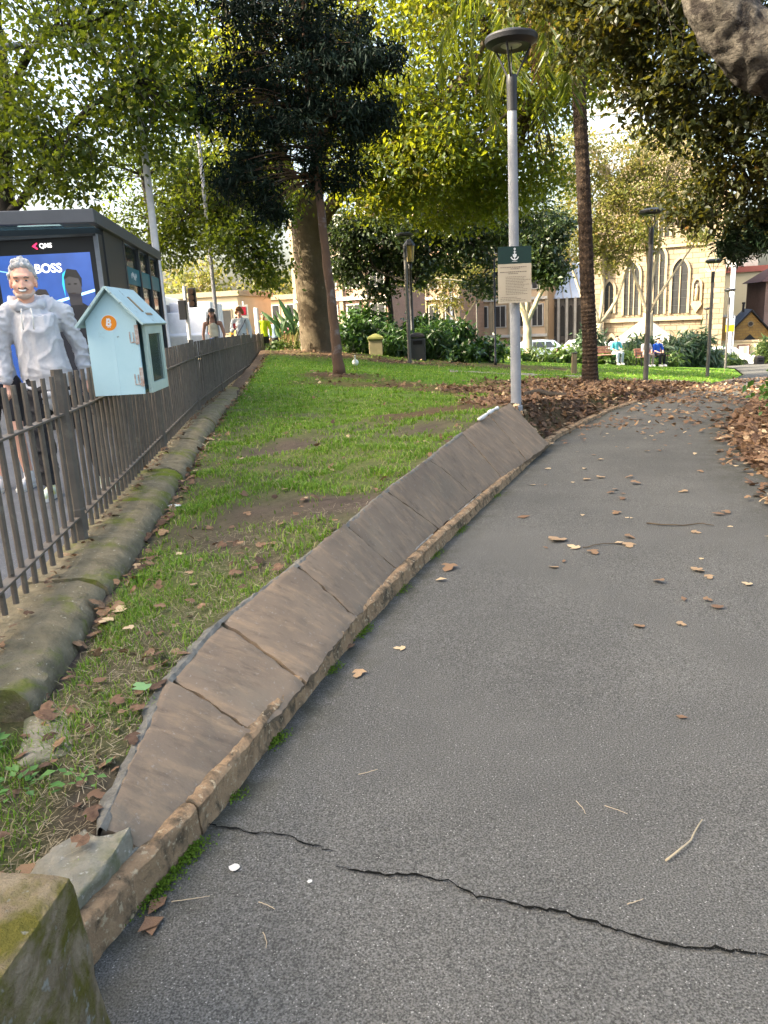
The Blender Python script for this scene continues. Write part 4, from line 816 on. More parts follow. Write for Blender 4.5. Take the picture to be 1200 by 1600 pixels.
# ------------------------------------------------------------------ bins, pedestal, benches
def bin_(x, y, z, lab):
    t = thing("litter_bin", lab, "bin", (x, y, z)); g = G(); g.prism([(-.27, -.25), (.27, -.25), (.27, .25), (-.27, .25)], 'z', 0, .80); obj("body", g, M['black'], t, bevel=.04)
    g = G(); g.lathe([(.36, .82), (.37, .86), (.33, .93), (.15, .98), (.02, .99)], 4, M=Matrix.Rotation(R(45), 4, 'Z')); obj("lid", g, M['darktrim'], t, bevel=.02); g = G(); g.box((0, -.255, .66), (.32, .012, .13)); obj("slot", g, flat("slot_black", (.004, .004, .004), .9), t); return t
bin_(1.45, 27.4, z_at(1.45, 27.4) - .05, "dark litter bin at the foot of the slim lamp among the shrubs")
bin_(26.8, 54.5, -3.5, "black litter bin by the palm-like bush at the end of the path")
pd = thing("stone_pedestal", "small stone pillar with mossy cap in front of the shrubs", "pillar", (.0, 29.0, .10)); g = G(); g.box((0, 0, .22), (.50, .50, .62)); obj("shaft", g, surf("pillar_stone", (.26, .21, .13), (.18, .15, .09), 6, .9), pd, bevel=.02); g = G(); g.lathe([(.40, .53), (.42, .58), (.40, .64), (.12, .74), (.01, .76)], 4, M=Matrix.Rotation(R(45), 4, 'Z')); obj("cap", g, surf("mossy_cap", (.17, .17, .06), (.11, .12, .03), 8, .95), pd, bevel=.015)
def bench(x, y, z, rz, lab, m, slatm):
    t = thing("park_bench", lab, "bench", (x, y, z), rz)
    for k in range(4): g = G(); g.box((0, -.17 + .115 * k, .44), (1.6, .095, .03)); obj("seat_slat", g, slatm, t, bevel=.006)
    for k in range(3): g = G(); g.box((0, .27 + .03 * k, .56 + .115 * k), (1.6, .028, .095)); obj("back_slat", g, slatm, t, bevel=.006)
    for s in (-.7, .7):
        g = G(); g.tube([(s, -.2, 0), (s, -.18, .42), (s, .22, .42), (s, .36, .86)], .025, 6); g.tube([(s, .22, .42), (s, .30, 0)], .025, 6); obj("leg", g, m, t); g = G(); g.tube([(s, -.2, .42), (s, -.21, .62), (s, .27, .64)], .02, 6); obj("armrest", g, m, t)
    return t
M['benchred'] = surf("weathered_red_slats", (.42, .20, .15), (.34, .16, .12), 8, .8); M['benchpale'] = surf("pale_slats", (.55, .46, .36), (.45, .37, .28), 8, .8)
bench(4.1, 32.2, z_at(4.1, 32.2), R(-35), "pale slatted bench in front of the dark shrubs", M['black'], M['benchpale'])
bench(10.9, 37.2, z_at(10.9, 37.2) + .05, R(12), "reddish slatted bench just right of the palm trunk on the far lawn", M['black'], M['benchred'])
bench(13.3, 37.6, z_at(13.3, 37.6) + .05, R(14), "reddish slatted bench with a seated man behind the dark lamp", M['black'], M['benchred'])

# ------------------------------------------------------------------ vehicles
M['tyre'] = flat("tyre", (.02, .02, .02), .9, .2); M['rim'] = flat("wheel_rim", (.4, .4, .42), .35, .5, .6); M['carglass'] = surf("car_glass", (.02, .025, .03), (.04, .045, .05), 1, .08, .6, bs=0)
def car(x, y, z, rz, lab, col, tall=1.62, L=4.4):
    t = thing("parked_car", lab, "car", (x, y, z), rz); paint = surf("car_paint", col, tuple(c * .95 for c in col), 1, .25, .5, bs=0); h = tall
    prof = [(-L / 2, .35), (-L / 2 - .03, .62), (-L / 2 + .05, .88), (-L / 2 + .75, 1.0), (-L / 2 + 1.45, h - .06), (-L / 2 + 2.2, h), (L / 2 - .9, h - .04), (L / 2 - .22, 1.05), (L / 2 - .02, .95), (L / 2, .45), (L / 2 - .1, .30), (-L / 2 + .1, .28)]
    g = G(); rings = []
    for w, ins in ((-.88, .06), (-.80, 0), (0, 0), (.80, 0), (.88, .06)):
        rings.append([(px * (1 - ins * .1), w * (1 if pz < 1.02 else .86 if pz < h - .2 else .80), pz - (ins * .5 if pz > .9 else 0)) for px, pz in prof])
    n = len(prof); vs = [p for r in rings for p in r]; fs = [(i * n + k, i * n + (k + 1) % n, (i + 1) * n + (k + 1) % n, (i + 1) * n + k) for i in range(4) for k in range(n)] + [tuple(range(n)), tuple(4 * n + k for k in range(n - 1, -1, -1))]
    g.add(vs, fs); obj("body", g, paint, t, bevel=.04)
    for s in (-1, 1):
        for (a, b) in ((-L / 2 + 1.25, -L / 2 + 2.15), (-L / 2 + 2.25, -L / 2 + 3.15)):
            g = G(); k = .10 if a < -.8 else 0; g.add([(a + .28 * (k > 0), s * .895, 1.06), (b, s * .895, 1.06), (b, s * .80, h - .12), (a + .5 * (k > 0), s * .80, h - .12)], [(0, 1, 2, 3)]); obj("side_window", g, M['carglass'], t)
    g = G(); g.add([(-L / 2 + .80, -.68, 1.05), (-L / 2 + .80, .68, 1.05), (-L / 2 + 1.42, .60, h - .06), (-L / 2 + 1.42, -.60, h - .06)], [(0, 1, 2, 3)]); obj("windscreen", g, M['carglass'], t)
    for sx in (-L / 2 + .85, L / 2 - .85):
        for s in (-1, 1):
            g = G(); g.lathe([(.20, -.11), (.32, -.11), (.335, 0), (.32, .11), (.20, .11)], 18, M=Matrix.Translation((sx, s * .80, .33)) @ Matrix.Rotation(R(90), 4, 'X')); w = obj("wheel", g, M['tyre'], t); g = G(); g.lathe([(.20, -.02), (.21, .118), (.05, .10)], 12, M=Matrix.Translation((sx, s * .80, .33)) @ Matrix.Rotation(R(-90 * s), 4, 'X') @ Matrix.Rotation(R(180), 4, 'X')); obj("rim", g, M['rim'], w)
    for s in (-1, 1):
        g = G(); g.box((-L / 2 + .04, s * .62, .74), (.10, .34, .14)); obj("headlight", g, M['lens'], t, bevel=.02); g = G(); g.box((L / 2 - .04, s * .70, .86), (.10, .18, .24)); obj("tail_light", g, flat("red_lens", (.4, .02, .02), .3), t)
    return t
car(27.6, 62, -3.85, R(168), "white hatchback parked beyond the end of the path by the white mast", (.72, .72, .72))
car(15.8, 58, -2.55, R(186), "white car half hidden behind the hedge left of the palm trunk", (.70, .70, .70)); car(18.6, 57, -2.75, R(184), "silver car behind the hedge under the left pollarded tree", (.42, .43, .45)); car(12.6, 59.5, -2.5, R(186), "pale blue car behind the hedge near the dark leafy tree", (.40, .50, .62))
tr = thing("white_truck", "long white box truck parked on the street beyond the shelter", "truck", (-8.9, 38.5, -.35), R(96))
g = G(); g.box((1.2, 0, 1.75), (6.2, 2.4, 2.2)); obj("cargo_box", g, flat("truck_white", (.74, .74, .80), .5), tr, bevel=.04)
for k in range(7): g = G(); g.box((-1.6 + .95 * k, -1.21, 1.75), (.04, .02, 2.1)); obj("panel_rib", g, flat("truck_rib", (.62, .62, .70), .5), tr)
g = G(); g.prism([(-3.9, .4), (-1.98, .4), (-1.98, 2.4), (-3.1, 2.4), (-3.7, 1.5), (-3.9, 1.4)], 'y', -1.1, 1.1); obj("cab", g, flat("cab_white", (.7, .7, .72), .4), tr, bevel=.05); g = G(); g.box((-2.9, -1.108, 1.75), (.9, .012, .7)); obj("side_window", g, M['carglass'], tr)
for sx in (-3.0, 2.6):
    for s in (-1, 1): g = G(); g.lathe([(.2, -.14), (.46, -.14), (.46, .14), (.2, .14)], 18, M=Matrix.Translation((sx, s * 1.0, .46)) @ Matrix.Rotation(R(90), 4, 'X')); obj("wheel", g, M['tyre'], tr)
g = G(); g.box((.5, 0, .58), (6.8, 2.0, .14)); obj("chassis", g, M['darktrim'], tr)
bu = thing("city_bus", "pale city bus with tall side windows beyond the shelter's far post", "bus", (-10.2, 33.5, -.2), R(97))
g = G(); g.box((3, 0, 1.65), (10, 2.4, 2.7)); obj("body", g, flat("bus_cream", (.62, .62, .55), .4), bu, bevel=.15)
for k in range(7): g = G(); g.box((-1.2 + 1.35 * k, -1.205, 2.05), (1.2, .02, 1.1)); obj("side_window", g, M['carglass'], bu); 
g = G(); g.box((-2.005, 0, 1.95), (.02, 2.0, 1.3)); obj("windscreen", g, surf("bus_glass", (.30, .36, .36), (.45, .5, .5), 2, .1, .6, bs=0), bu); g = G(); g.box((-2.02, 0, 2.78), (.03, 1.8, .28)); obj("destination_panel", g, M['palestone'], bu)
for sx in (-.3, 6.2):
    for s in (-1, 1): g = G(); g.lathe([(.2, -.14), (.48, -.14), (.48, .14), (.2, .14)], 18, M=Matrix.Translation((sx, s * 1.05, .48)) @ Matrix.Rotation(R(90), 4, 'X')); obj("wheel", g, M['tyre'], bu)
for k in (-.8, .8): g = G(); g.box((-2.03, k, .85), (.05, .3, .2)); obj("headlight", g, M['lens'], bu)
# traffic light and white posts on the street
tl = thing("traffic_light", "traffic light on a white post in front of the white truck", "traffic light", (-6.58, 28, .06)); g = G(); g.lathe([(.07, 0), (.06, 2.75)], 10); obj("post", g, M['whitepole'], tl)
for dz, dx in ((1.85, -.12), (2.25, .26)): g = G(); g.box((dx, -.05, dz + .1), (.26, .2, .66)); o = obj("signal_head", g, M['black'], tl, bevel=.02)
for z in (2.15, 2.35, 2.55): g = G(); g.lathe([(.09, 0), (.09, .05)], 12, M=Matrix.Translation((.26, -.152, z)) @ Matrix.Rotation(R(90), 4, 'X')); obj("signal_lens", g, flat("signal_dark", (.05, .03, .02), .3), tl)
pole("white_post", "thick white post beyond the curly haired pedestrian", "post", -4.30, 29, -.02, 2.0, .085, .08, M['whitepole'])
pole("end_post", "white post at the far end of the iron fence", "post", -4.12, 33.6, -.05, 1.05, .075, .07, M['whitepole'])
pole("construction_post", "thin white post with red and white sign between the two pedestrians", "post", -4.25, 26, .05, 2.1, .03, .03, M['whitepole'],
     lambda t, h: [obj("sign_plate", G().box((0, -.04, 1.72), (.30, .02, .55)), flat("sign_white", (.72, .72, .70), .5), t), obj("red_mark", G().box((0, -.054, 1.80), (.16, .006, .26)), flat("sign_red", (.55, .03, .06), .5), t)])
# ------------------------------------------------------------------ vegetation
def unit(v): return v / np.maximum(np.linalg.norm(v, axis=-1, keepdims=True), 1e-9)
KITE = (np.array([(0, 0, 0), (.30, .42, .07), (0, 1, 0), (-.30, .42, .07)]), [(0, 1, 2), (0, 2, 3)])
SLIM = (np.array([(0, 0, 0), (.12, .4, .03), (0, 1, -.06), (-.12, .4, .03)]), [(0, 1, 2), (0, 2, 3)])
PLANE = (np.array([(0, 0, 0), (.26, .06, .05), (.50, .38, .02), (.22, .42, .05), (.28, .74, -.02), (0, 1, -.06), (-.28, .74, -.02), (-.22, .42, .05), (-.50, .38, .02), (-.26, .06, .05)]),
         [(0, 1, 3), (1, 2, 3), (0, 3, 7), (3, 4, 5), (3, 5, 7), (7, 5, 6), (0, 7, 9), (9, 7, 8)])
FLATLEAF = PLANE
def leaves(name, C, size, m, parent=None, shape=KITE, down=.3, flat_=0.0, tint=None, sv=.35, axis=None, kind=None):
    C = np.asarray(C, float); n = len(C); T, F = shape
    a = rng.normal(size=(n, 3)) if axis is None else np.asarray(axis, float) + rng.normal(size=(n, 3)) * .25
    a[:, 2] -= down; 
    if flat_: a[:, 2] *= (1 - flat_)
    a = unit(a); nr = rng.normal(size=(n, 3)); nr[:, 2] += 1.2 + 6 * flat_; b = unit(np.cross(a, nr)); c = np.cross(b, a)
    s = size * (1 + sv * rng.uniform(-1, 1, n))
    V = C[:, None, :] + s[:, None, None] * (T[None, :, 0, None] * b[:, None, :] + T[None, :, 1, None] * a[:, None, :] + T[None, :, 2, None] * c[:, None, :])
    k = len(T); Fi = (np.arange(n)[:, None, None] * k + np.array(F)[None]).reshape(-1, 3)
    t = rng.uniform(0, 1, n) if tint is None else np.clip(tint, 0, 1)
    o = big(name, V.reshape(-1, 3), Fi, m, parent, {'tint': np.repeat(t, k)})
    if kind: o['kind'] = kind
    return o
def smooth_path(P, k=5, jit=0.0):
    P = [Vector(p) for p in P]; Q = [P[0] * 2 - P[1]] + P + [P[-1] * 2 - P[-2]]; out = []
    for i in range(1, len(Q) - 2):
        p0, p1, p2, p3 = Q[i - 1:i + 3]
        for j in range(k):
            t = j / k; v = .5 * ((2 * p1) + (p2 - p0) * t + (2 * p0 - 5 * p1 + 4 * p2 - p3) * t * t + (3 * p1 - p0 - 3 * p2 + p3) * t ** 3)
            out.append(v + Vector([random.gauss(0, jit) for _ in range(3)]))
    return out + [P[-1]]
def limb(g, P, r0, r1, n=8, k=5, jit=0.0, flare=0.0):
    q = smooth_path(P, k, jit); m = len(q) - 1
    rr = [(r0 + (r1 - r0) * i / m) * (1 + (.05 if n < 30 else 0) * math.sin(i * 2.1)) + flare * math.exp(-i * 1.3) for i in range(m + 1)]
    g.tube(q, rr, n); return q
def tree(name, label, base, limbs, clumps, leaf, bark, group=None, twig=.022, cat="tree", trunk_n=12, rough=0):
    """limbs: [(points, r0, r1)], clumps: [(cx,cy,cz, rx,ry,rz, count)], leaf: dict(size, per, spread, mat, shape, down, flat)"""
    t = thing(name, label, cat, base, 0, group); B = Vector(base); g = G(); sk = []
    for i, (P, r0, r1) in enumerate(limbs):
        q = limb(g, [Vector(p) - B for p in P], r0, r1, trunk_n if i == 0 else 8, 14 if rough and i == 0 else 5, 0 if rough else min(.03, r1 * .25), .35 * r0 if i == 0 else 0)
        sk += q[(len(q) // 2 if i == 0 else 0):]
    tk = obj("trunk", g, bark, t, smooth=True, fixn=False)
    if rough:
        nv = len(tk.data.vertices); co_ = np.empty(nv * 3, np.float32); no_ = np.empty(nv * 3, np.float32); tk.data.vertices.foreach_get('co', co_); tk.data.vertex_normals.foreach_get('vector', no_)
        q_ = np.array([mnoise.noise(Vector(c) * 5) + .7 * mnoise.noise(Vector(c) * 12) + .4 * mnoise.noise(Vector(c) * 26) for c in co_.reshape(-1, 3)]); tk.data.vertices.foreach_set('co', (co_.reshape(-1, 3) + no_.reshape(-1, 3) * q_[:, None] * rough).ravel().astype(np.float32)); tk.data.update()
    S = np.array([tuple(p) for p in sk]); cent = []; g = G()
    for (cx, cy, cz, rx, ry, rz, k) in clumps:
        d = unit(rng.normal(size=(k, 3))) * (rng.uniform(.15, 1, (k, 1)) ** .45); cent.append(d * [rx, ry, rz] + [cx, cy, cz] - np.array(base))
    Cn = np.concatenate(cent)
    for c in Cn:
        i = np.argmin(((S - c) ** 2).sum(1) + .4 * np.maximum(0, S[:, 2] - c[2]) ** 2); a = Vector(S[i]); b = Vector(c); md = (a + b) / 2 + Vector((random.gauss(0, .12), random.gauss(0, .12), .10 * (b - a).length))
        if (b - a).length > .1: g.tube(smooth_path([a, md, b], 3, .01), [twig * (1 - .12 * j) for j in range(7)], 4, False)
    if g.v: obj("branches", g, bark, t, smooth=True, fixn=False)['kind'] = 'stuff'
    per, sp = leaf['per'], leaf['spread']; n = len(Cn)
    pos = np.repeat(Cn, per, 0) + rng.normal(size=(n * per, 3)) * np.array([sp, sp, sp * leaf.get('flat_clump', .6)])
    tint = np.repeat(rng.uniform(0, 1, n), per) * .6 + rng.uniform(0, 1, n * per) * .4
    o = leaves("crown", pos, leaf['size'], leaf['mat'], t, leaf.get('shape', KITE), leaf.get('down', .3), leaf.get('flat', 0), tint); o['kind'] = 'stuff'
    return t
M['bark_plane'] = surf("plane_bark", (.115, .09, .058), (.065, .05, .032), 2.2, .9, .2, bs=.7, bscale=14, bd=.03, c3=(.085, .06, .04), s3=1.6, t3=(.5, .7), c4=(.17, .14, .10), s4=4.5, t4=(.62, .7))
M['bark_pale'] = surf("pale_bark", (.42, .37, .27), (.30, .25, .17), 1.5, .85, .2, bs=.4, bscale=12, bd=.02, c3=(.17, .13, .08), s3=1.1, t3=(.55, .7))
M['bark_red'] = surf("reddish_bark", (.14, .085, .055), (.085, .055, .042), 6, .9, .2, bs=.7, bscale=26, bd=.02, stretch=(1, 1, .35), c3=(.20, .19, .19), s3=2.5, t3=(.55, .72))
M['bark_dark'] = surf("dark_bark", (.06, .05, .04), (.035, .03, .025), 4, .9, .2, bs=.6, bscale=20, bd=.02)
M['bark_grey'] = surf("grey_furrowed_bark", (.19, .165, .135), (.05, .042, .034), 11, .95, .2, bs=1.0, bscale=22, bd=.06, stretch=(1, 1, 1.8), c3=(.035, .028, .024), s3=9, t3=(.50, .60))
M['leaf_plane'] = leafmat("plane_leaf", [(0, (.014, .036, .010)), (.5, (.032, .068, .012)), (.75, (.10, .135, .015)), (1, (.28, .24, .03))], .48, (.34, .42, .02))
M['leaf_bright'] = leafmat("bright_plane_leaf", [(0, (.022, .045, .010)), (.5, (.05, .085, .012)), (.8, (.12, .14, .015)), (1, (.28, .18, .03))], .52, (.50, .52, .02))
M['leaf_dark'] = leafmat("dark_needle_leaf", [(0, (.005, .010, .007)), (.7, (.010, .020, .012)), (1, (.024, .042, .034))], .05, (.03, .06, .02), .6, .12)  # dark green foliage, colour deepened further so the crown looks unlit
M['leaf_fig'] = leafmat("fig_leaf", [(0, (.014, .022, .008)), (.6, (.034, .042, .012)), (.88, (.07, .06, .015)), (1, (.22, .10, .016))], .36, (.28, .25, .02), .45, .35)
M['leaf_mid'] = leafmat("dark_glossy_leaf", [(0, (.018, .034, .014)), (.6, (.035, .06, .02)), (1, (.08, .085, .03))], .22, (.16, .22, .03), .35, .5)
M['leaf_pale'] = leafmat("pale_autumn_leaf", [(0, (.07, .10, .022)), (.5, (.13, .145, .03)), (.8, (.21, .18, .05)), (1, (.30, .17, .06))], .45, (.42, .40, .08))
M['leaf_shrub'] = leafmat("shrub_leaf", [(0, (.012, .035, .010)), (.6, (.028, .070, .014)), (1, (.07, .13, .025))], .25, (.12, .25, .02), .35, .5)
M['leaf_lily'] = leafmat("lily_leaf", [(0, (.03, .065, .02)), (.6, (.06, .11, .025)), (1, (.16, .19, .06))], .3, (.25, .35, .05), .4, .4)
PL = dict(size=.128, per=66, spread=.34, mat=M['leaf_plane'], shape=KITE, down=.45)
tree("plane_tree", "leafy plane tree over the bus shelter with branches across the upper street", (-8.3, 18.6, .2),
     [([(-8.3, 18.6, 0), (-8.2, 18.5, 2), (-8.0, 18.2, 4.2), (-7.6, 18, 6.5), (-7.3, 18, 9.5)], .30, .10), ([(-8.0, 18.2, 4.0), (-6.9, 17.4, 4.6), (-6.1, 16.8, 5.2), (-5.3, 16.6, 5.75), (-4.4, 16.6, 6.1)], .10, .03), ([(-7.6, 18, 6.2), (-6.4, 17.2, 7.1), (-5.2, 16.9, 7.3), (-3.8, 16.9, 7.8)], .10, .03), ([(-7.8, 18, 5), (-9, 18, 6.5), (-10.5, 18, 7.5)], .10, .03)],
     [(-5.6, 16.9, 6.5, 1.9, 1.8, 1.8, 95), (-4.3, 16.9, 7.6, 1.6, 1.6, 1.2, 60), (-7.3, 17.4, 5.3, 1.1, 1.5, 1.0, 42), (-7.2, 17.4, 8.6, 1.6, 1.8, .8, 30), (-4.2, 16.6, 5.6, .9, 1.2, .9, 34), (-6.2, 16.6, 4.6, .9, 1, .6, 22)], PL, M['bark_dark'], twig=.022)
tree("street_tree", "dense green tree between the two slim poles behind the bus shelter", (-6.6, 24.5, .1),
     [([(-6.6, 24.5, 0), (-6.6, 24.4, 2), (-6.5, 24.2, 4), (-6.4, 24, 7)], .22, .06), ([(-6.5, 24.2, 3.5), (-5.2, 23, 4.4), (-4, 22.2, 4.2), (-3.2, 21.8, 3.4)], .08, .02)],
     [(-6.4, 24, 5.4, 2.3, 2, 1.5, 85), (-4.5, 22.8, 4.9, 1.3, 1.3, 1.3, 62), (-3.7, 22, 3.7, .95, .9, .9, 55), (-2.9, 21.8, 2.95, .55, .6, .5, 22), (-5.6, 23.2, 3.7, .8, .8, .6, 28), (-2.9, 23.5, 4.7, .9, 1, .9, 36)],
     dict(size=.125, per=64, spread=.25, mat=M['leaf_plane'], shape=KITE, down=.4), M['bark_dark'])
tree("dark_tree", "slender dark green tree with reddish trunk and layered crown on the near lawn", (-.85, 17.6, .30),
     [([(-.85, 17.6, .22), (-.90, 17.6, 1.3), (-.97, 17.6, 2.6), (-1.07, 17.6, 4.4), (-1.15, 17.6, 5.7), (-1.14, 17.6, 7.3), (-1.1, 17.6, 10)], .125, .04)],
     [(-1.15, 17.6, 5.3, 1.5, 1.4, .55, 70), (-2.5, 17.4, 4.45, .75, .8, .55, 42), (-2.9, 17.5, 6.0, .7, .9, .8, 34), (-1.2, 17.6, 6.4, 1.7, 1.5, .7, 90), (.05, 17.6, 5.55, .75, .7, .30, 30), (-.1, 17.6, 6.6, .95, .9, .35, 40), (-1.4, 17.6, 7.6, 1.9, 1.6, .8, 110), (-1.3, 17.6, 9.0, 1.5, 1.5, .9, 60), (-2.05, 17.4, 3.85, .35, .5, .35, 14), (-.75, 17.5, 4.5, .7, .7, .4, 22)],
     dict(size=.17, per=56, spread=.17, mat=M['leaf_dark'], shape=SLIM, down=.8, flat_clump=.6), M['bark_red'], twig=.014)
tree("big_plane_tree", "big old plane tree with thick mottled trunk and bright canopy behind the slender tree", (-1.98, 27, .35),
     [([(-1.98, 27, .2), (-2.0, 27, 1.4), (-2.03, 27, 3.0), (-2.0, 27, 4.7), (-1.95, 27, 5.6)], .60, .50), ([(-2.05, 27, 4.6), (-2.5, 27, 5.9), (-2.95, 27, 7.2), (-3.6, 27.5, 9), (-4.4, 28, 11.5)], .30, .10), ([(-1.7, 27, 4.5), (-.9, 26.7, 5.4), (.1, 26.3, 6.2), (1.3, 25.7, 7.0), (2.5, 25.2, 7.75), (3.95, 24.7, 8.2), (5.2, 24.3, 8.3)], .27, .06), ([(2.4, 25.2, 7.7), (3.2, 25, 8.4), (3.6, 25, 9.2), (3.3, 25, 10.2)], .13, .05), ([(-1.8, 27, 5.4), (-1.2, 27.2, 7.2), (-.4, 27.6, 9.5), (.4, 28, 12.5)], .3, .08), ([(3.9, 24.7, 8.2), (4.5, 24.4, 7.8), (4.9, 24.2, 7.2)], .06, .02)],
     [(1.4, 25.4, 7.6, 3.2, 2.4, 1.3, 150), (-2.2, 26.8, 8.6, 3.2, 2.4, 1.8, 110), (3.6, 25.4, 9.8, 3.2, 2.6, 1.6, 130), (1.9, 24.6, 5.9, 2.7, 1.8, .9, 110), (5.0, 25.0, 7.6, 1.9, 1.8, 1.2, 70), (.2, 27, 11.2, 3.6, 2.4, 1.4, 80), (-.5, 25.4, 5.6, .8, .8, .6, 16), (4.6, 26, 5.4, 1.7, 1.2, 1.0, 60), (-4.6, 27, 6.6, 1.6, 1.5, 1.6, 50), (-5.2, 27.5, 9.6, 2.4, 2, 1.8, 70), (-3.4, 26, 5.6, 1.2, 1.0, .9, 36), (6.6, 26, 9.0, 1.8, 1.6, 1.6, 60), (.6, 25, 4.9, 1.3, 1.0, .5, 26), (2.8, 28, 5.0, 1.8, 1.2, .8, 50)],
     dict(size=.165, per=62, spread=.42, mat=M['leaf_bright'], shape=KITE, down=.4), M['bark_plane'], twig=.03, trunk_n=32, rough=.02)
tree("fig_tree", "dark leaved fig tree with arching black limbs behind the old lantern", (.75, 33.5, .1),
     [([(.75, 33.5, -.1), (.70, 33.5, 1.6), (.62, 33.5, 3.4), (.6, 33.5, 5.2)], .13, .09), ([(.62, 33.5, 3.6), (-.2, 33, 4.6), (-1.3, 32.6, 4.9), (-2, 32, 4.3)], .13, .05), ([(.62, 33.5, 4.0), (1.8, 33.5, 4.9), (3.4, 33.8, 5.0), (5.0, 34, 4.2), (5.8, 34, 3.0)], .12, .03), ([(-.2, 33, 4.5), (.1, 32.5, 3.4), (1.0, 32.3, 2.9), (1.7, 32.2, 2.7)], .06, .02), ([(3.0, 33.8, 5.0), (4.0, 33.8, 4.5), (4.8, 33.8, 3.6), (5.4, 33.8, 3.1)], .05, .02)],
     [(.6, 33.2, 4.4, 1.7, 1.4, .9, 80), (-.9, 33, 5.0, 1.4, 1.2, .8, 46), (3.0, 33.8, 4.9, 1.9, 1.4, .7, 70), (5.2, 34, 4.7, 1.2, 1.2, .7, 40), (1.9, 33.0, 3.2, .8, .7, .55, 26), (-.7, 32.8, 3.2, .6, .6, .6, 18), (2.3, 33.5, 6.2, 2.8, 1.5, .8, 90), (.3, 33.3, 2.5, .5, .5, .5, 14), (3.6, 33.8, 3.7, 1.5, 1.0, .8, 50), (1.3, 33.5, 3.6, 1.2, .9, .7, 40), (6.2, 34.5, 5.6, 1.8, 1.2, 1.0, 60), (-1.2, 33, 3.9, .9, .8, .7, 30), (4.6, 33.8, 2.5, .8, .6, .5, 14)],
     dict(size=.17, per=54, spread=.27, mat=M['leaf_mid'], shape=KITE, down=.5), M['bark_dark'])
tree("magnolia_tree", "small dark round crowned tree with pale forked trunk right of the park sign", (7.85, 40, -1.2),
     [([(7.85, 40, -1.3), (7.75, 40, .1), (7.67, 40, .9), (7.3, 40, 1.9), (7.0, 40, 3.2)], .26, .08), ([(7.67, 40, .8), (8.2, 40, 1.8), (8.7, 40, 2.8), (9, 40, 4)], .15, .05), ([(7.67, 40, .9), (7.75, 40, 2), (8.0, 40, 3.4), (8.2, 40, 5)], .13, .05), ([(7.2, 40, 1.8), (5.8, 39.5, 2.4), (4.4, 39, 2.9), (3.0, 38.6, 3.1)], .06, .04)],
     [(8.3, 40, 4.4, 1.25, 1.2, 1.3, 90), (9.0, 40, 3.2, .75, .8, .75, 36), (7.6, 40, 3.6, .8, .8, .8, 30), (8.9, 40, 5.3, .9, .9, .8, 30)],
     dict(size=.22, per=44, spread=.25, mat=M['leaf_mid'], shape=KITE, down=.5), M['bark_pale'])
PP = dict(size=.20, per=42, spread=.42, mat=M['leaf_pale'], shape=KITE, down=.4)
tree("pollarded_tree", "pale pollarded plane tree with thin yellow leaves left of the church windows", (15.0, 52, -2.9),
     [([(15.0, 52, -3.0), (14.9, 52, -1.2), (14.75, 52, .3)], .33, .27), ([(14.75, 52, .2), (13.9, 52, 1.4), (13.2, 52, 3.2), (12.2, 52, 6)], .16, .05), ([(14.75, 52, .3), (14.3, 52, 2.0), (14.0, 52, 4.6), (13.8, 52, 8)], .15, .05), ([(14.75, 52, .3), (15.0, 52, 2.2), (15.0, 52, 5), (15.3, 52, 9)], .15, .05), ([(14.8, 52, .3), (15.7, 52, 1.4), (16.3, 52, 2.9), (17.2, 52, 6)], .15, .04)],
     [(12.8, 52, 6.5, 1.9, 1.5, 2.6, 80), (15.2, 52, 7.2, 2.2, 1.6, 2.8, 100), (13.2, 52, 10.5, 3, 2, 1.8, 90), (15.2, 52, 4.4, 1.7, 1.0, 1.1, 40), (16.6, 51, 5.8, 1.3, 1, 1.2, 30)], PP, M['bark_pale'], "pollarded plane trees before the church", .03)
tree("pollarded_tree", "pale pollarded plane tree with thin leaves directly behind the dark lamp at the lawn", (18.1, 52, -3.1),
     [([(18.1, 52, -3.2), (18.05, 52, -1.0), (18.0, 52, .8)], .36, .30), ([(18.0, 52, .7), (17.4, 52, 2.2), (16.8, 52, 4.0), (16.3, 52, 7)], .14, .05), ([(18.0, 52, .8), (18.2, 52, 3), (18.6, 52, 5.2), (18.7, 52, 8.5)], .17, .06), ([(18.05, 52, .8), (18.9, 52, 2.2), (20.0, 52, 3.8), (21.5, 52, 6)], .12, .04), ([(18, 52, .9), (17.9, 52, 3), (17.8, 52, 5), (17.4, 52, 9)], .14, .05)],
     [(17.2, 52, 8.4, 2.0, 1.6, 1.9, 80), (20.4, 52, 7.8, 2.0, 1.5, 1.8, 70), (18.6, 52, 11, 3.4, 2, 2, 90), (17.6, 52, 5.4, 1.0, .8, .9, 16), (20.6, 51, 5.4, 1.0, .8, .6, 14)], PP, M['bark_pale'], "pollarded plane trees before the church", .03)
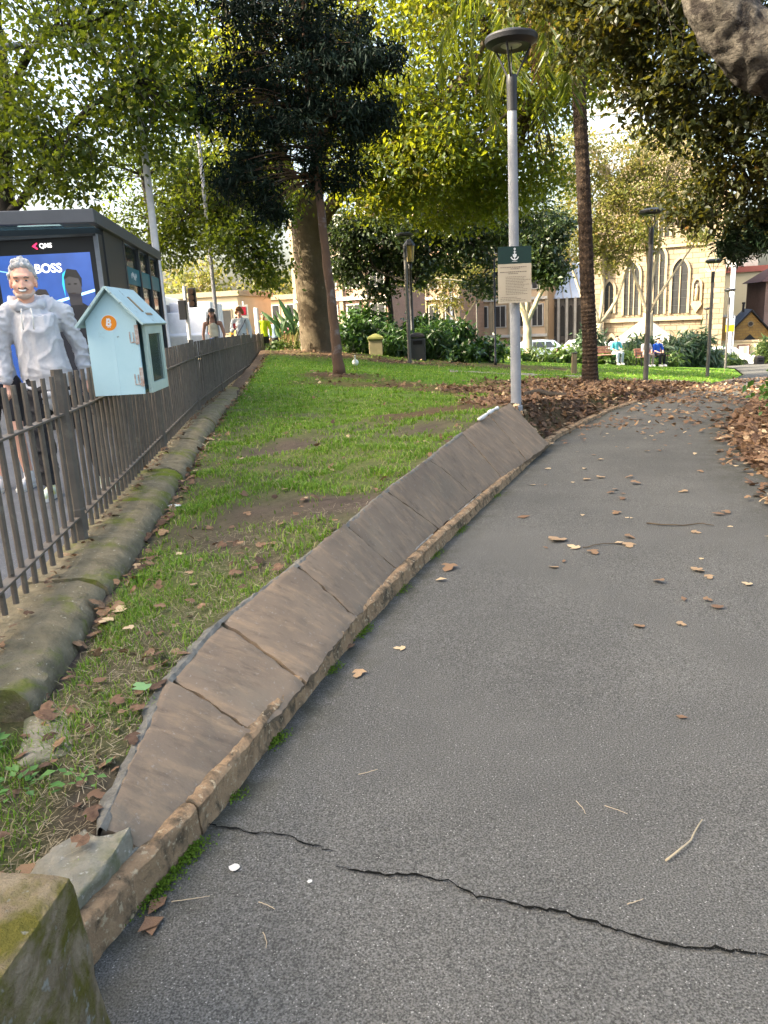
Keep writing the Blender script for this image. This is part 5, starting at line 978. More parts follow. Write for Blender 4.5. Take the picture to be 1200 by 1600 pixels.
tree("fig_tree", "overhanging fig tree with massive grey limb above the right side of the path", (5.1, 6.2, 0),
     [([(5.1, 6.2, -.1), (4.9, 6.25, 1.2), (4.2, 6.4, 2.55), (3.32, 6.5, 3.17), (3.02, 6.5, 3.32), (2.78, 6.5, 3.50), (2.60, 6.5, 3.85), (2.40, 6.6, 4.7), (2.0, 6.8, 6.2)], .34, .15), ([(4.2, 6.4, 2.6), (5.2, 8.5, 3.6), (5.6, 11, 4.4), (5.1, 12.8, 4.7), (4.3, 13.5, 4.6)], .16, .025), ([(5.2, 8.5, 3.6), (6.2, 10.5, 3.9), (6.8, 12.5, 3.6), (6.2, 13.3, 3.1)], .09, .02), ([(2.4, 6.6, 4.7), (3.0, 9, 5.4), (3.8, 11.5, 5.6), (4.0, 13, 5.9)], .10, .02), ([(6.8, 12.4, 3.6), (6.0, 12.8, 3.2), (5.4, 13, 2.75), (5.0, 13, 2.6)], .03, .01)],
     [(5.0, 12.6, 4.7, 1.15, 1.7, .9, 130), (6.0, 12.5, 3.8, .95, 1.4, .75, 100), (4.4, 12.3, 5.9, 1.4, 1.8, .8, 110), (6.4, 12.0, 5.3, 1.2, 1.6, 1.2, 80), (6.3, 13.2, 2.85, .55, .8, .35, 26), (5.3, 13, 2.95, .42, .6, .3, 18), (3.0, 9.5, 5.4, 1.2, 1.8, .4, 40), (7.5, 11, 4.5, 1, 2, 1.5, 40), (3.75, 12.8, 5.5, .9, 1.2, .7, 62), (3.1, 13.0, 6.3, 1.1, 1.2, .6, 54)],
     dict(size=.105, per=52, spread=.17, mat=M['leaf_fig'], shape=KITE, down=.5, flat_clump=.6), M['bark_grey'], twig=.014, trunk_n=64, rough=.026)
tree("pine_tree", "dark pine bough with tufted needles hanging in from the right edge", (8.8, 14.5, -.2),
     [([(8.8, 14.5, -.3), (8.8, 14.5, 3), (8.7, 14.5, 7)], .22, .10), ([(8.8, 14.5, 2.4), (7.6, 14, 2.9), (6.7, 13.6, 2.75), (6.0, 13.3, 2.35)], .06, .015)],
     [(6.35, 13.3, 2.5, .42, .6, .28, 26), (6.9, 13.6, 2.8, .5, .6, .3, 24), (5.95, 13.2, 2.25, .25, .4, .15, 9), (7.6, 14, 3.2, .6, .7, .5, 20)],
     dict(size=.13, per=110, spread=.075, mat=leafmat("pine_needle", [(0, (.012, .028, .012)), (1, (.035, .07, .025))], .1, (.05, .1, .02), .5), shape=SLIM, down=0.1, flat_clump=1), M['bark_dark'], twig=.012)
tree("young_tree", "thin pale leaved young tree in front of the peach offices beside the flagpole", (6.4, 60, -2.2), [([(6.4, 60, -2.3), (6.3, 60, .2), (6.0, 60, 2.4), (5.8, 60, 5)], .12, .04), ([(6.3, 60, .2), (7.4, 60, 1.8), (8.6, 60, 3.4)], .08, .03), ([(6.2, 60, .8), (4.8, 60, 2.2), (3.6, 60, 3.8)], .07, .03)],
     [(5.8, 60, 4.2, 2.4, 1.4, 1.5, 60), (8.2, 60, 4.0, 1.4, 1, 1.2, 36), (3.6, 60, 4.2, 1.3, 1, 1.2, 32), (5.5, 60, 2.2, 1.6, 1, .5, 14)], PP, M['bark_pale'], None, .03)
for (x, y, z, r, h, lab) in [(-12.5, 96, -4.5, 5.0, 9.5, "pale sunlit tree on the far left hillside above the orange building"), (-6.0, 104, -5, 4.5, 8.5, "olive green tree right of the pale hillside tree far behind"), (-21, 92, -4, 5, 10, "far street tree behind the yellow ochre building")]:
    tree("hillside_tree", lab, (x, y, z), [([(x, y, z), (x, y, z + h * .4), (x + .3, y, z + h * .8)], .35, .12)], [(x, y, z + h, r, r * .8, r * .62, 46), (x + r * .5, y, z + h * .75, r * .6, r * .5, r * .4, 20)], dict(size=.55, per=30, spread=.7, mat=M['leaf_pale'], down=.3), M['bark_pale'], "trees on the far hillside", .05)

# --- palm: ringed trunk, separate arching fronds
palm = thing("palm_tree", "tall palm with dark ringed trunk in the leaf litter", "palm tree", (4.83, 17.6, -.15)); g = G()
pp_ = smooth_path([(0, 0, -.15), (-.03, 0, .9), (-.10, 0, 2.0), (-.21, 0, 4.0), (-.34, 0, 5.9), (-.40, 0, 7.3), (-.44, 0, 8.5)], 24); m_ = len(pp_) - 1
rr = [(.172 - .035 * min(1, i / m_ * 1.4) + .05 * math.exp(-i * .18)) * (1.05 if i % 2 else .97) * random.uniform(.98, 1.02) for i in range(m_ + 1)]
g.tube(pp_, rr, 14); M['palmbark'] = surf("palm_bark", (.060, .040, .028), (.024, .018, .015), 9, .95, .15, bs=1.0, bscale=26, bd=.04, c3=(.15, .10, .065), s3=16, t3=(.55, .68)); obj("trunk", g, M['palmbark'], palm, fixn=False)
M['frond'] = leafmat("palm_leaflet", [(0, (.025, .055, .012)), (.6, (.055, .09, .014)), (1, (.15, .15, .02))], .5, (.40, .44, .02), .4, .4); M['deadfrond'] = leafmat("dead_leaflet", [(0, (.15, .09, .04)), (1, (.28, .18, .08))], .2, (.4, .25, .1), .8, .2); M['rachis'] = flat("frond_stalk", (.18, .17, .04), .6)
def frond(L, az, el, droop, m, seed):
    top = Vector((-.44, 0, 8.5)); d = Vector((math.cos(az), math.sin(az), 0)); P = []
    for i in range(15):
        s = i / 14; a = el - droop * s ** 1.25; 
        P.append((P[-1] + (d * math.cos(a) + Vector((0, 0, math.sin(a)))) * L / 14) if P else top + d * .08)
    g = G(); g.tube(P, [.026 * (1 - i / 16) for i in range(15)], 5); fr = obj("frond", g, M['rachis'], palm, smooth=True, fixn=False)
    C, A = [], []; side = d.cross(Vector((0, 0, 1)))
    for i in range(2, 15):
        for j in range(4):
            s = (i - 1 + j / 4) / 13.0; k = min(13, int(s * 14)); q = P[k] + (P[k + 1] - P[k]) * (s * 14 - k); t = (P[k + 1] - P[k]).normalized()
            for sg in (-1, 1): C.append(tuple(q)); A.append(tuple(t * .75 + side * sg * 1.0 + Vector((0, 0, -.55))))
    A = unit(np.array(A)); leaves("leaflets", C, .42 * L / 3, m, fr, (np.array([(0, 0, 0), (.045, .35, .02), (0, 1, -.12), (-.045, .35, .02)]), KITE[1]), 0, 0, None, .25, axis=A * 3)['kind'] = 'stuff'
for i in range(24): frond(random.uniform(3.0, 3.8), R(137.5 * i + random.uniform(-12, 12)), R(random.choice([60, 40, 20, 5, -10])), R(random.uniform(85, 115)), M['frond'], i)
for i in range(7): frond(random.uniform(1.8, 2.4), R(52 * i + 20), R(-35), R(55), M['deadfrond'], i)

# --- shrubs
def shrub(name, label, x, y, z, ell, leaf, group=None, cat="shrub", stems=True):
    t = thing(name, label, cat, (x, y, z), 0, group); cent = []
    for (cx, cy, cz, rx, ry, rz, k) in ell: cent.append(unit(rng.normal(size=(k, 3))) * (rng.uniform(.1, 1, (k, 1)) ** .45) * [rx, ry, rz] + [cx, cy, cz])
    C = np.concatenate(cent); C = C[C[:, 2] > .03]; g = G()
    for c in C[::3]: g.tube([(c[0] * .3, c[1] * .3, 0), (c[0] * .7, c[1] * .7, c[2] * .6), tuple(c)], [.018, .012, .006], 4, False)
    obj("stem", g, M['bark_dark'], t, fixn=False)
    per, sp = leaf['per'], leaf['spread']; pos = np.repeat(C, per, 0) + rng.normal(size=(len(C) * per, 3)) * sp; pos[:, 2] = np.maximum(pos[:, 2], .02)
    o = leaves("foliage", pos, leaf['size'], leaf['mat'], t, leaf.get('shape', KITE), leaf.get('down', .3), 0, np.repeat(rng.uniform(0, 1, len(C)), per) * .5 + rng.uniform(0, .5, len(C) * per)); o['kind'] = 'stuff'; return t
SH = dict(size=.20, per=26, spread=.16, mat=M['leaf_shrub'], shape=KITE, down=.5); FE = dict(size=.34, per=24, spread=.18, mat=M['leaf_shrub'], shape=SLIM, down=.7)
for i, (x, y, rx, rz, L_, lab) in enumerate([(-.95, 30.6, .75, .75, SH, "dark glossy shrub just right of the big plane trunk"), (.15, 31.4, .9, .70, FE, "dark ferny shrub right behind the stone pillar"), (.75, 30.0, .8, .5, FE, "low ferny shrub between the stone pillar and the litter bin"), (2.1, 30.6, .95, .62, FE, "ferny shrub directly right of the litter bin"), (3.0, 31.8, .95, .85, SH, "tall broad leaved shrub behind the pale bench"), (4.5, 32.2, .85, .55, SH, "low shrub at the foot of the thin black pole"), (1.9, 33.2, 1.0, .95, SH, "tall shrub under the old lantern behind the ferns"), (-.3, 33, 1.0, 1.1, SH, "tall dark shrub at the back under the brick building"), (3.3, 30.2, .7, .28, SH, "low ground hugging shrub in front of the pale bench")]):
    z = z_at(x, y) - .05; shrub("shrub", lab, x, y, z, [(0, 0, rz, rx, .8, rz, int(58 * rx * (rz + .4)))], L_, "shrubs in the dark bed behind the lawn")
for i in range(5):
    x, y = -3.6 + .55 * i, 29.2 + .2 * (i % 2); shrub("ivy_clump", ["low ivy clump by the white fence end post", "low ivy clump second from the fence end", "low ivy clump in the middle under the paddle leaves", "low ivy clump second from the big trunk", "low ivy clump against the big plane trunk"][i], x, y, z_at(x, y) - .03, [(0, 0, .12, .36, .4, .16, 22)], dict(size=.13, per=20, spread=.10, mat=M['leaf_lily'], down=.4), "ivy along the fence end", "ivy")
M['paddle'] = leafmat("paddle_leaf", [(0, (.018, .050, .018)), (.6, (.035, .085, .028)), (1, (.10, .16, .08))], .25, (.15, .3, .04), .3, .5)
stz = thing("bird_of_paradise_plant", "clump of tall paddle leaved plants between the fence end and the big trunk", "plant", (-2.85, 29.6, z_at(-2.85, 29.6) - .05))
for i in range(64):
    x0, y0 = random.uniform(-.80, .85), random.uniform(-.5, .5); az = random.uniform(0, 6.28); ln = random.uniform(.9, 1.9); tl = random.uniform(.05, .5); d = Vector((math.cos(az), math.sin(az) * .5, 0)); up = Vector((0, 0, 1))
    b = Vector((x0, y0, 0)); m1 = b + up * ln * .62 + d * tl * ln * .4; tip = m1 + up * ln * random.uniform(.25, .5) + d * ln * random.uniform(.1, .45); sd = (tip - m1).cross(Vector((random.gauss(0, .4), -1, 0))).normalized() * random.uniform(.065, .115)
    vs = [b, m1]; q1 = m1 + (tip - m1) * .35; q2 = m1 + (tip - m1) * .75; nrm = (tip - m1).cross(sd).normalized() * .03
    vs = [m1, q1 + sd + nrm, q2 + sd * .7 + nrm, tip, q2 - sd * .7 + nrm, q1 - sd + nrm, q1, q2]; o = big("leaf", [tuple(v) for v in vs], [(0, 1, 6), (6, 1, 2), (6, 2, 7), (7, 2, 3), (7, 3, 4), (6, 7, 4), (6, 4, 5), (0, 6, 5)], M['paddle'], stz, {'tint': [random.random()] * 8})
    g = G(); g.tube([b, (b + m1) / 2 + d * .02, m1], [.018, .014, .010], 5, False); obj("leaf_stalk", g, M['rachis'], o, fixn=False)
def sword(name, label, x, y, n, L, w, m, cat="plant"):
    t = thing(name, label, cat, (x, y, z_at(x, y) - .03))
    for i in range(n):
        az = 2.4 * i; e = R(random.uniform(35, 86)); d = Vector((math.cos(az) * math.cos(e), math.sin(az) * math.cos(e), math.sin(e))); l = L * random.uniform(.7, 1); s = d.cross(Vector((0, 0, 1))).normalized() * w; s2 = s.cross(d) * .25; dr = Vector((0, 0, -.25 * l * math.cos(e)))
        vs = [s, -s, d * l * .5 + s + s2, d * l * .5 - s + s2, d * l * .5 , d * l + dr]; big("leaf", [tuple(v) for v in vs], [(0, 2, 4), (0, 4, 1), (1, 4, 3), (2, 5, 4), (4, 5, 3)], m, t, {'tint': [random.random()] * 6})
sword("spiky_plant", "spiky sword leaved plant behind the ferns right of the lantern column", 2.1, 33.9, 26, 2.3, .055, M['paddle'])
# far bed behind the lawn: lilies and bushes in front of the parked cars
for i in range(8):
    x = 6.9 + 1.15 * i; y = 39.2 + .12 * i; z = z_at(x, y) - .08
    shrub("lily_clump", ["lily clump behind the timber bollard, leftmost of the far bed", "lily clump second from the dark leafy tree in the far bed", "lily clump in front of the pale blue car", "lily clump just left of the palm trunk in the far bed", "lily clump hidden by the palm trunk in the far bed", "lily clump behind the left reddish bench", "lily clump under the left pollarded tree", "lily clump between the two reddish benches"][i], x, y, z,
          [(0, 0, .30, .58, .5, .34, 26)], dict(size=.30, per=20, spread=.17, mat=M['leaf_lily'], shape=SLIM if i % 2 else KITE, down=.5), "lily clumps along the far bed", "plant")
for (x, y, rx, rz, lab) in [(15.6, 41.6, .95, .85, "big feathery bush left of the lamp on the far lawn edge"), (17.1, 42.2, 1.0, 1.0, "big feathery bush directly behind the lawn corner lamp"), (14.2, 42, .8, .75, "feathery bush behind the seated man's bench"), (12.3, 45, 1.0, .95, "grey green bush below the church's left door"), (18.4, 43, .6, .45, "low bush between the lawn corner lamp and the white car")]:
    shrub("feathery_bush", lab, x, y, z_at(x, y) - .1, [(0, 0, rz, rx, .9, rz, int(60 * rx * rz + 12))], dict(size=.46, per=22, spread=.2, mat=leafmat("feathery_leaf", [(0, (.02, .05, .025)), (.6, (.045, .085, .04)), (1, (.15, .19, .12))], .2, (.15, .25, .08), .4, .5) if 'M_f' not in M else M['M_f'], shape=SLIM, down=.5), "feathery bushes along the far lawn edge", "bush")
for (x, y, rx, rz, lab) in [(28.9, 57, .9, 1.0, "palm like bush beside the black bin at the path's end"), (25.6, 56.5, .7, .35, "low bush at the kerb left of the black bin")]:
    shrub("feathery_bush", lab, x, y, float(zp(y)) - .05, [(0, 0, rz, rx, .9, rz, int(50 * rx * rz + 12))], dict(size=.55, per=20, spread=.22, mat=M['leaf_lily'], shape=SLIM, down=.7), "feathery bushes along the far lawn edge", "bush")
shrub("leafy_bush", "bright green broad leaved bush at the right edge of the path", 5.36, 9.9, .0, [(0, 0, .20, .38, .5, .20, 28), (.3, .2, .38, .4, .5, .22, 20)], dict(size=.115, per=26, spread=.10, mat=leafmat("heart_leaf", [(0, (.025, .075, .015)), (.6, (.055, .14, .025)), (1, (.15, .24, .06))], .3, (.2, .4, .05), .35, .5), down=.6), None, "bush")

# ------------------------------------------------------------------ lawn grass, litter, single fallen leaves
M['grass'] = leafmat("grass_blade", [(0, (.06, .13, .012)), (.45, (.12, .24, .016)), (.8, (.20, .31, .03)), (.93, (.32, .29, .12)), (1, (.36, .30, .16))], .3, (.25, .42, .03), .55, .3)
def grass(y0, y1, dens, hgt, wid, seedk):
    n = int((y1 - y0) * 7 * dens); y = rng.uniform(y0, y1, n); a = xL(y) - .02 - .3 * np.clip((2.4 - y) / .2, 0, 1); b = np.where(y < 8.6, _xT(y) - .02, xe(y) - .15); x = a + (b - a) * rng.uniform(0, 1, n)
    keep = rng.uniform(0, 1, n) < (b - a) / 7.0
    d = f_dirt(x, y); m = f_mulch(x, y); keep &= rng.uniform(0, 1, n) > np.clip(d * 1.12, 0, .975); keep &= rng.uniform(0, 1, n) > np.clip(m * 1.3, 0, .985)
    tuft = np.clip(.55 + .6 * wob(x, y, 9, 4) + .3 * wob(x, y, 3, 5), .08, 1); keep &= rng.uniform(0, 1, n) < tuft
    x, y, tuft = x[keep], y[keep], tuft[keep]; n = len(x); z = zl(x, y); az = rng.uniform(0, 6.28, n); h = hgt * rng.uniform(.4, 1.2, n) * (.55 + .7 * tuft); ln = rng.uniform(.3, 1.3, n) * h
    dx, dy = np.cos(az), np.sin(az); w = wid * rng.uniform(.6, 1.2, n); P = lambda f, u, s: np.stack([x + dx * ln * u - dy * w * s, y + dy * ln * u + dx * w * s, z + h * f], -1)
    V = np.stack([P(-.1, 0, -1), P(-.1, 0, 1), P(.62, .35, .8), P(.62, .35, -.8), P(.9, 1, 0)], 1).reshape(-1, 3); i = np.arange(n)[:, None] * 5
    F = np.concatenate([i + [0, 1, 2], i + [0, 2, 3], i + [3, 2, 4]]); t = np.clip(rng.uniform(0, .75, n) + .25 * (1 - tuft) + .5 * (rng.uniform(0, 1, n) < .14 + .08 * (y < 2.6)), 0, 1)
    o = big("grass", V, F, M['grass'], None, {'tint': np.repeat(t, 5)}); tag(o, kind='stuff'); return o
grass(1.2, 3.6, 15000, .030, .0022, 0); grass(3.6, 7, 5600, .036, .0038, 1); grass(7, 13, 2300, .040, .006, 2); grass(13, 24, 700, .045, .010, 3); grass(24, 36.5, 260, .06, .016, 4)
n_t = 4500; y_ = rng.uniform(1.25, 4.6, n_t); x_ = xL(y_) + .02 + (_xT(y_) - .05 - xL(y_)) * rng.uniform(0, 1, n_t); tag(leaves("dry_thatch", np.stack([x_, y_, zl(x_, y_) + rng.uniform(.004, .016, n_t)], -1), .035, leafmat("thatch", [(0, (.14, .11, .07)), (.6, (.28, .23, .14)), (1, (.40, .34, .24))], .1, (.3, .25, .1), .8, .2), None, (np.array([(-.03, 0, 0), (.03, 0, 0), (.02, 1, .1), (-.02, 1, .1)]), KITE[1]), 0, .75), kind='stuff')
M['deadleaf'] = leafmat("dead_leaf", [(0, (.085, .050, .033)), (.4, (.20, .118, .07)), (.75, (.30, .19, .105)), (1, (.60, .46, .28))], .12, (.3, .17, .08), .75, .25, 45)
def litter(name, n, fx, fy, fz, size, keepf=None):
    y = fy(rng.uniform(0, 1, n)); x = fx(rng.uniform(0, 1, n), y)
    if keepf is not None: k = rng.uniform(0, 1, n) < keepf(x, y); x, y = x[k], y[k]
    z = fz(x, y) + rng.uniform(.004, .035, len(x)); t = np.clip(.42 + .26 * rng.normal(size=len(x)) + .2 * wob(x, y, 2.0), 0, 1)
    return tag(leaves(name, np.stack([x, y, z], -1), size, M['deadleaf'], None, PLANE, .05, .55, t, .45), kind='stuff')
litter("leaf_litter", 62000, lambda u, y: 1.2 + u * 7.5, lambda u: 8.4 + u * 14, lambda x, y: zl(x, y), .072, lambda x, y: (x < xe(y) - .05) * (x > _xT(y) * (y < 9)) * np.clip(f_mulch(x, y) * 1.1 - .08, .0, 1) * np.clip(1.15 - (np.maximum(y - 17.5, 0)) / 4, .1, 1))
litter("leaf_litter", 4500, lambda u, y: -3.3 + u * 6.5, lambda u: 13.5 + u * 15, lambda x, y: zl(x, y), .075, lambda x, y: (x > xL(y)) * np.clip(f_mulch(x, y) - .1, 0, 1))
litter("leaf_litter", 30000, lambda u, y: xr(y) - .40 + 4.5 * u ** 1.2, lambda u: 4.5 + 15 * u, lambda x, y: np.where(x < xr(y), zp(y), zr(x, y)), .068, lambda x, y: np.clip((x - xr(y) + .30) * 1.6 + .25 * wob(x, y, 3) - np.clip((y - 9) / 5, 0, .45), 0, 1))
litter("leaf_litter", 7500, lambda u, y: xe(y) + .1 + u * (xr(y) - xe(y)), lambda u: 8.8 + 16 * u ** 1.1, lambda x, y: zp(y), .07, lambda x, y: np.clip((y - 8) / 7, .10, 1) * np.clip(.55 + .5 * wob(x, y, 1.1), .15, 1) * np.clip((24 - y) / 6, .1, 1))
litter("leaf_litter", 260, lambda u, y: xL(y) + u * (np.where(y < 8.5, _xT(y), 4) - xL(y)), lambda u: 1.5 + 13 * u ** 1.3, lambda x, y: zl(x, y), .05)
litter("leaf_litter", 450, lambda u, y: xL(y) + .015 + .10 * u ** 2, lambda u: 2 + 24 * u, lambda x, y: zl(x, y), .06)
litter("leaf_litter", 500, lambda u, y: xf(y) + .02 + .07 * u, lambda u: 2 + 20 * u, lambda x, y: zs(y) + .03, .035)
# single leaves one can point at, each its own object
leaf_proto = []
for k in range(6):
    T = PLANE[0].copy() if k < 4 else KITE[0].copy(); F = PLANE[1] if k < 4 else KITE[1]
    T[:, 2] *= .5; T[:, 2] += .12 * (np.abs(T[:, 0]) ** 1.3) * random.uniform(-1, 1.6) + .05 * np.sin(T[:, 1] * 4 + k) + .02; T[:, 2] -= T[:, 2].min(); T[:, 0] += .06 * np.sin(T[:, 1] * 7 + k)
    me = big("fallen_leaf", T, F, M['deadleaf'], None, {'tint': np.full(len(T), [.35, .62, .82, 1.0, .45, .95][k])}, True); leaf_proto.append(me)
first = [True] * 6
def one_leaf(x, y, z, s, k, lab, grp, rz=None):
    if first[k]: o = leaf_proto[k]; first[k] = False
    else: o = leaf_proto[k].copy(); COL.objects.link(o)
    o.location = (x, y, z); o.scale = (s, s, s * random.uniform(.6, 1.3)); o.rotation_euler = (random.gauss(0, .05), random.gauss(0, .05), random.uniform(0, 6.28) if rz is None else rz); tag(o, lab, "leaf", grp)
PATHLEAF = [(1.163, 4.812, 1.7), (1.229, 4.659, 1.1), (1.281, 4.596, 1.0), (.974, 4.304, .8), (1.064, 4.398, .5), (.391, 4.43, 1.3), (-.195, 3.302, .8), (-.138, 3.071, .8), (.069, 3.285, .7), (1.197, 3.376, .7), (1.374, 3.416, .6), (1.046, 2.569, .55), (1.617, 3.699, .6), (1.646, 3.562, .8), (1.789, 4.054, .7), (1.954, 3.872, .7), (1.577, 4.859, .9), (1.553, 4.716, 1.1), (.975, 5.472, 1.3), (.415, 5.398, .8), (-.059, 3.835, .7), (.295, 4.718, .7), (.558, 5.648, .6), (2.128, 6.432, 1.1), (1.786, 4.132, .9), (2.437, 5.278, 1.2), (2.457, 5.366, .9), (1.894, 6.114, .8), (1.825, 6.636, 1.0), (1.628, 7.28, .8), (1.507, 3.968, .8), (1.76, 4.114, .7), (1.522, 3.693, .6)]
ORD = ["first", "second", "third", "fourth", "fifth", "sixth", "seventh", "eighth", "last"]
def leaf_label(x, y, s, k):
    j = int(np.argmin([abs(y - (JT[q][1] + JT[q + 1][1]) / 2) for q in range(9)])); f = (x - float(xe(y))) / (float(xr(y)) - float(xe(y)))
    w = "large" if s > .08 else "medium" if s > .058 else "small"; c = ["dark brown", "russet", "tan", "straw coloured", "reddish pointed", "buff pointed"][k]
    side = "close to the kerb" if f < .2 else "left of mid path" if f < .42 else "mid path" if f < .6 else "right of mid path" if f < .8 else "by the right leaf pile"
    return f"{w} {c} leaf {side}, " + (f"level with the {ORD[j]} slab" if y < 8.6 else "beyond the last slab")
for i, (x, y, s) in enumerate(PATHLEAF): one_leaf(x, y, float(zp(y)) + .006, .085 * s, [2, 3, 1, 2, 4, 1, 0][i % 7], leaf_label(x, y, .085 * s, [2, 3, 1, 2, 4, 1, 0][i % 7]), "fallen leaves on the asphalt")
for (x, y, s, k, rz, l_) in [(-.637, 1.627, .055, 4, .5, "lowest"), (-.628, 1.69, .06, 4, 2.4, "middle"), (-.640, 1.765, .06, 4, 2.7, "topmost")]: one_leaf(x, y, .008, s * 1.3, k, l_ + " of three reddish pointed leaves on the asphalt by the mossy kerb foot", "reddish leaves by the kerb foot", rz)
n_ = 0
while n_ < 90:
    y = random.uniform(3.6, 12); x = float(xe(y)) + .1 + (float(xr(y)) - float(xe(y)) - .1) * random.random() ** .8
    if random.random() > .25 + .75 * (y - 3) / 7: continue
    sz_, k_ = random.uniform(.03, .085), random.randrange(6); one_leaf(x, y, float(zp(y)) + .006, sz_, k_, leaf_label(x, y, sz_, k_), "fallen leaves on the asphalt"); n_ += 1
for i, (x, y, s, k) in enumerate([(-1.706, 5.734, 1.7, 1), (-1.60, 5.45, 1.5, 2), (-1.221, 3.295, 1.3, 3), (-1.254, 3.261, 1.2, 3), (-.973, 1.734, 1.0, 1), (-.89, 1.965, .9, 0), (-1.303, 2.619, .8, 0), (-.947, 3.503, .7, 2), (-1.364, 4.136, .8, 1), (-1.069, 2.594, .9, 0), (-1.055, 2.146, .6, 4), (-.67, 5.261, .9, 2), (-.58, 4.335, .8, 1), (-.644, 5.457, .8, 1), (-.562, 9.228, 1.0, 3), (-1.5, 4.7, .9, 2), (-1.2, 4.2, 1.0, 3), (-1.0, 3.9, .8, 1), (-1.45, 3.9, 1, 2), (-1.1, 3.1, .8, 3), (-.95, 4.6, .8, 0), (-.4, 5.9, .8, 2), (-1.3, 7, 1, 3)]):
    one_leaf(x, y, float(zl(x, y)) + .018, .062 * s, k, ["dark brown", "russet", "tan", "straw coloured", "reddish pointed"][k] + " leaf in the grass " + ("near the plinth" if x < float(xL(y)) + .3 else "near the slabs" if x > float(_xT(y)) - .3 else "mid lawn") + ", " + ("level with the stone block" if y < 1.8 else f"level with the {ORD[int(np.argmin([abs(y - (JT[q][1] + JT[q + 1][1]) / 2) for q in range(9)]))]} slab"), "fallen leaves on the lawn")
for lab_ in set(o_.get('label') for o_ in COL.objects if o_.name.startswith('fallen_leaf')):
    same = sorted([o_ for o_ in COL.objects if o_.name.startswith('fallen_leaf') and o_.get('label') == lab_], key=lambda o_: o_.location.y)
    if len(same) > 1:
        for i_, o_ in enumerate(same): o_['label'] = (["nearer", "farther"] if len(same) == 2 else ["nearest", "second nearest", "third nearest", "fourth nearest", "fifth nearest", "sixth nearest", "seventh nearest"])[i_] + " " + lab_
gl = big("fallen_leaf", PLANE[0] * .075, PLANE[1], leafmat("green_leaf", [(0, (.20, .36, .14)), (1, (.20, .36, .14))], .2, (.3, .5, .2)), None, {'tint': [.5] * 10}, True); gl.location = (-.845, 2.40, .30); gl.rotation_euler = (.1, .1, .7); tag(gl, "fresh pale green leaf lying beside the first slabs", "leaf")
pl = G().lathe([(.03, 0), (.035, .006), (.02, .012), (.001, .013)], 14); o = obj("plastic_disc", pl, M['white'], None, True); o.location = (-1.55, 5.55, float(zl(-1.55, 5.55)) + .02); o.scale = (1.5, .9, 1); tag(o, "small white oval plastic disc lying in the grass by the plinth", "plastic disc")
# twigs and straw on the asphalt
M['straw'] = flat("straw", (.42, .34, .22), .8); M['twig'] = flat("twig_brown", (.10, .075, .05), .9)
def stick(pts, r, m, lab, cat="stick", grp=None):
    P = [(x, y, float(zp(y)) + .006 + r) for x, y in pts]; o = obj("straw_stalk" if m is M['straw'] else "twig", G().tube(smooth_path(P, 4, r * .4), [r * (1 - .5 * i / (4 * (len(P) - 1))) for i in range(4 * (len(P) - 1) + 1)], 5), m, None, True, fixn=False); tag(o, lab, cat, grp)
stick([(.728, 1.804), (.803, 1.859), (.896, 1.966)], .0035, M['straw'], "longest curved pale straw stalk lying on the near asphalt")
STL = ["above the long curved stalk on the asphalt", "just right of the crack's middle", "on the asphalt level with the second slab", "standing alone above the crack's middle", "left of the tiny paint fleck below the crack", "lowest near the stone block", "between the reddish leaves and the gum spot"]
for a, b in [((.634, 2.057), (.689, 2.012)), ((.574, 1.653), (.62, 1.668)), ((-.13, 2.288), (-.065, 2.312)), ((.553, 2.086), (.565, 2.022)), ((-.383, 1.724), (-.337, 1.696)), ((-.357, 1.62), (-.343, 1.568)), ((-.62, 1.74), (-.52, 1.755))]: stick([a, ((a[0] + b[0]) / 2 + .004, (a[1] + b[1]) / 2), b], .0014, M['straw'], "thin pale straw scrap " + STL.pop(0), "stick", "straw scraps on the asphalt")
stick([(1.82, 5.134), (1.998, 5.05), (2.15, 5.06), (2.233, 5.0)], .006, M['twig'], "brown forked twig lying across the middle of the path"); stick([(1.25, 4.66), (1.4, 4.72), (1.52, 4.7)], .004, M['twig'], "thin brown twig beside the leaf cluster on the path")
g = G(); limb(g, [(2.25, 11.9, z_at(2.25, 11.9) + .05), (2.5, 11.95, z_at(2.5, 11.95) + .07), (2.75, 11.8, z_at(2.75, 11.8) + .05), (3.0, 11.7, z_at(3.0, 11.7) + .03)], .055, .035, 8, 4, .006); tag(obj("fallen_branch", g, M['bark_dark'], None, True, fixn=False), "dark mossy fallen branch in the leaves right of the sign post", "branch")
# pale spots on the path and moss at the foot of the kerb
for (x, y, r, lab) in [(-.473, 1.864, .017, "round pale gum spot on the asphalt near the crack"), (-.254, 1.793, .008, "tiny white paint fleck on the asphalt below the crack")]:
    g = G(); vs = [(x + r * random.uniform(.75, 1.1) * math.cos(a), y + r * random.uniform(.75, 1.1) * math.sin(a), .007) for a in np.linspace(0, 6.28, 12)[:-1]]; g.add(vs, [tuple(range(11))]); tag(obj("gum_spot", g, flat("gum", (.55, .53, .48), .8), None, fixn=False), lab, "gum spot")
C = []
for (y0, r, n) in [(1.80, .05, 500), (1.93, .035, 380), (2.53, .03, 260), (3.50, .05, 260), (3.1, .03, 160), (5.2, .06, 200), (4.66, .05, 150), (4.05, .04, 120), (2.2, .02, 90), (6.2, .06, 120)]:
    yy_ = y0 + rng.normal(size=n) * r; C.append(np.stack([xe(yy_) + .006 + np.abs(rng.normal(size=n)) * .022, yy_, zp(yy_) + .004 + np.abs(rng.normal(size=n)) * .005], -1))
tag(leaves("moss", np.concatenate(C), .010, M['moss'], None, KITE, -.6, .2), kind='stuff')
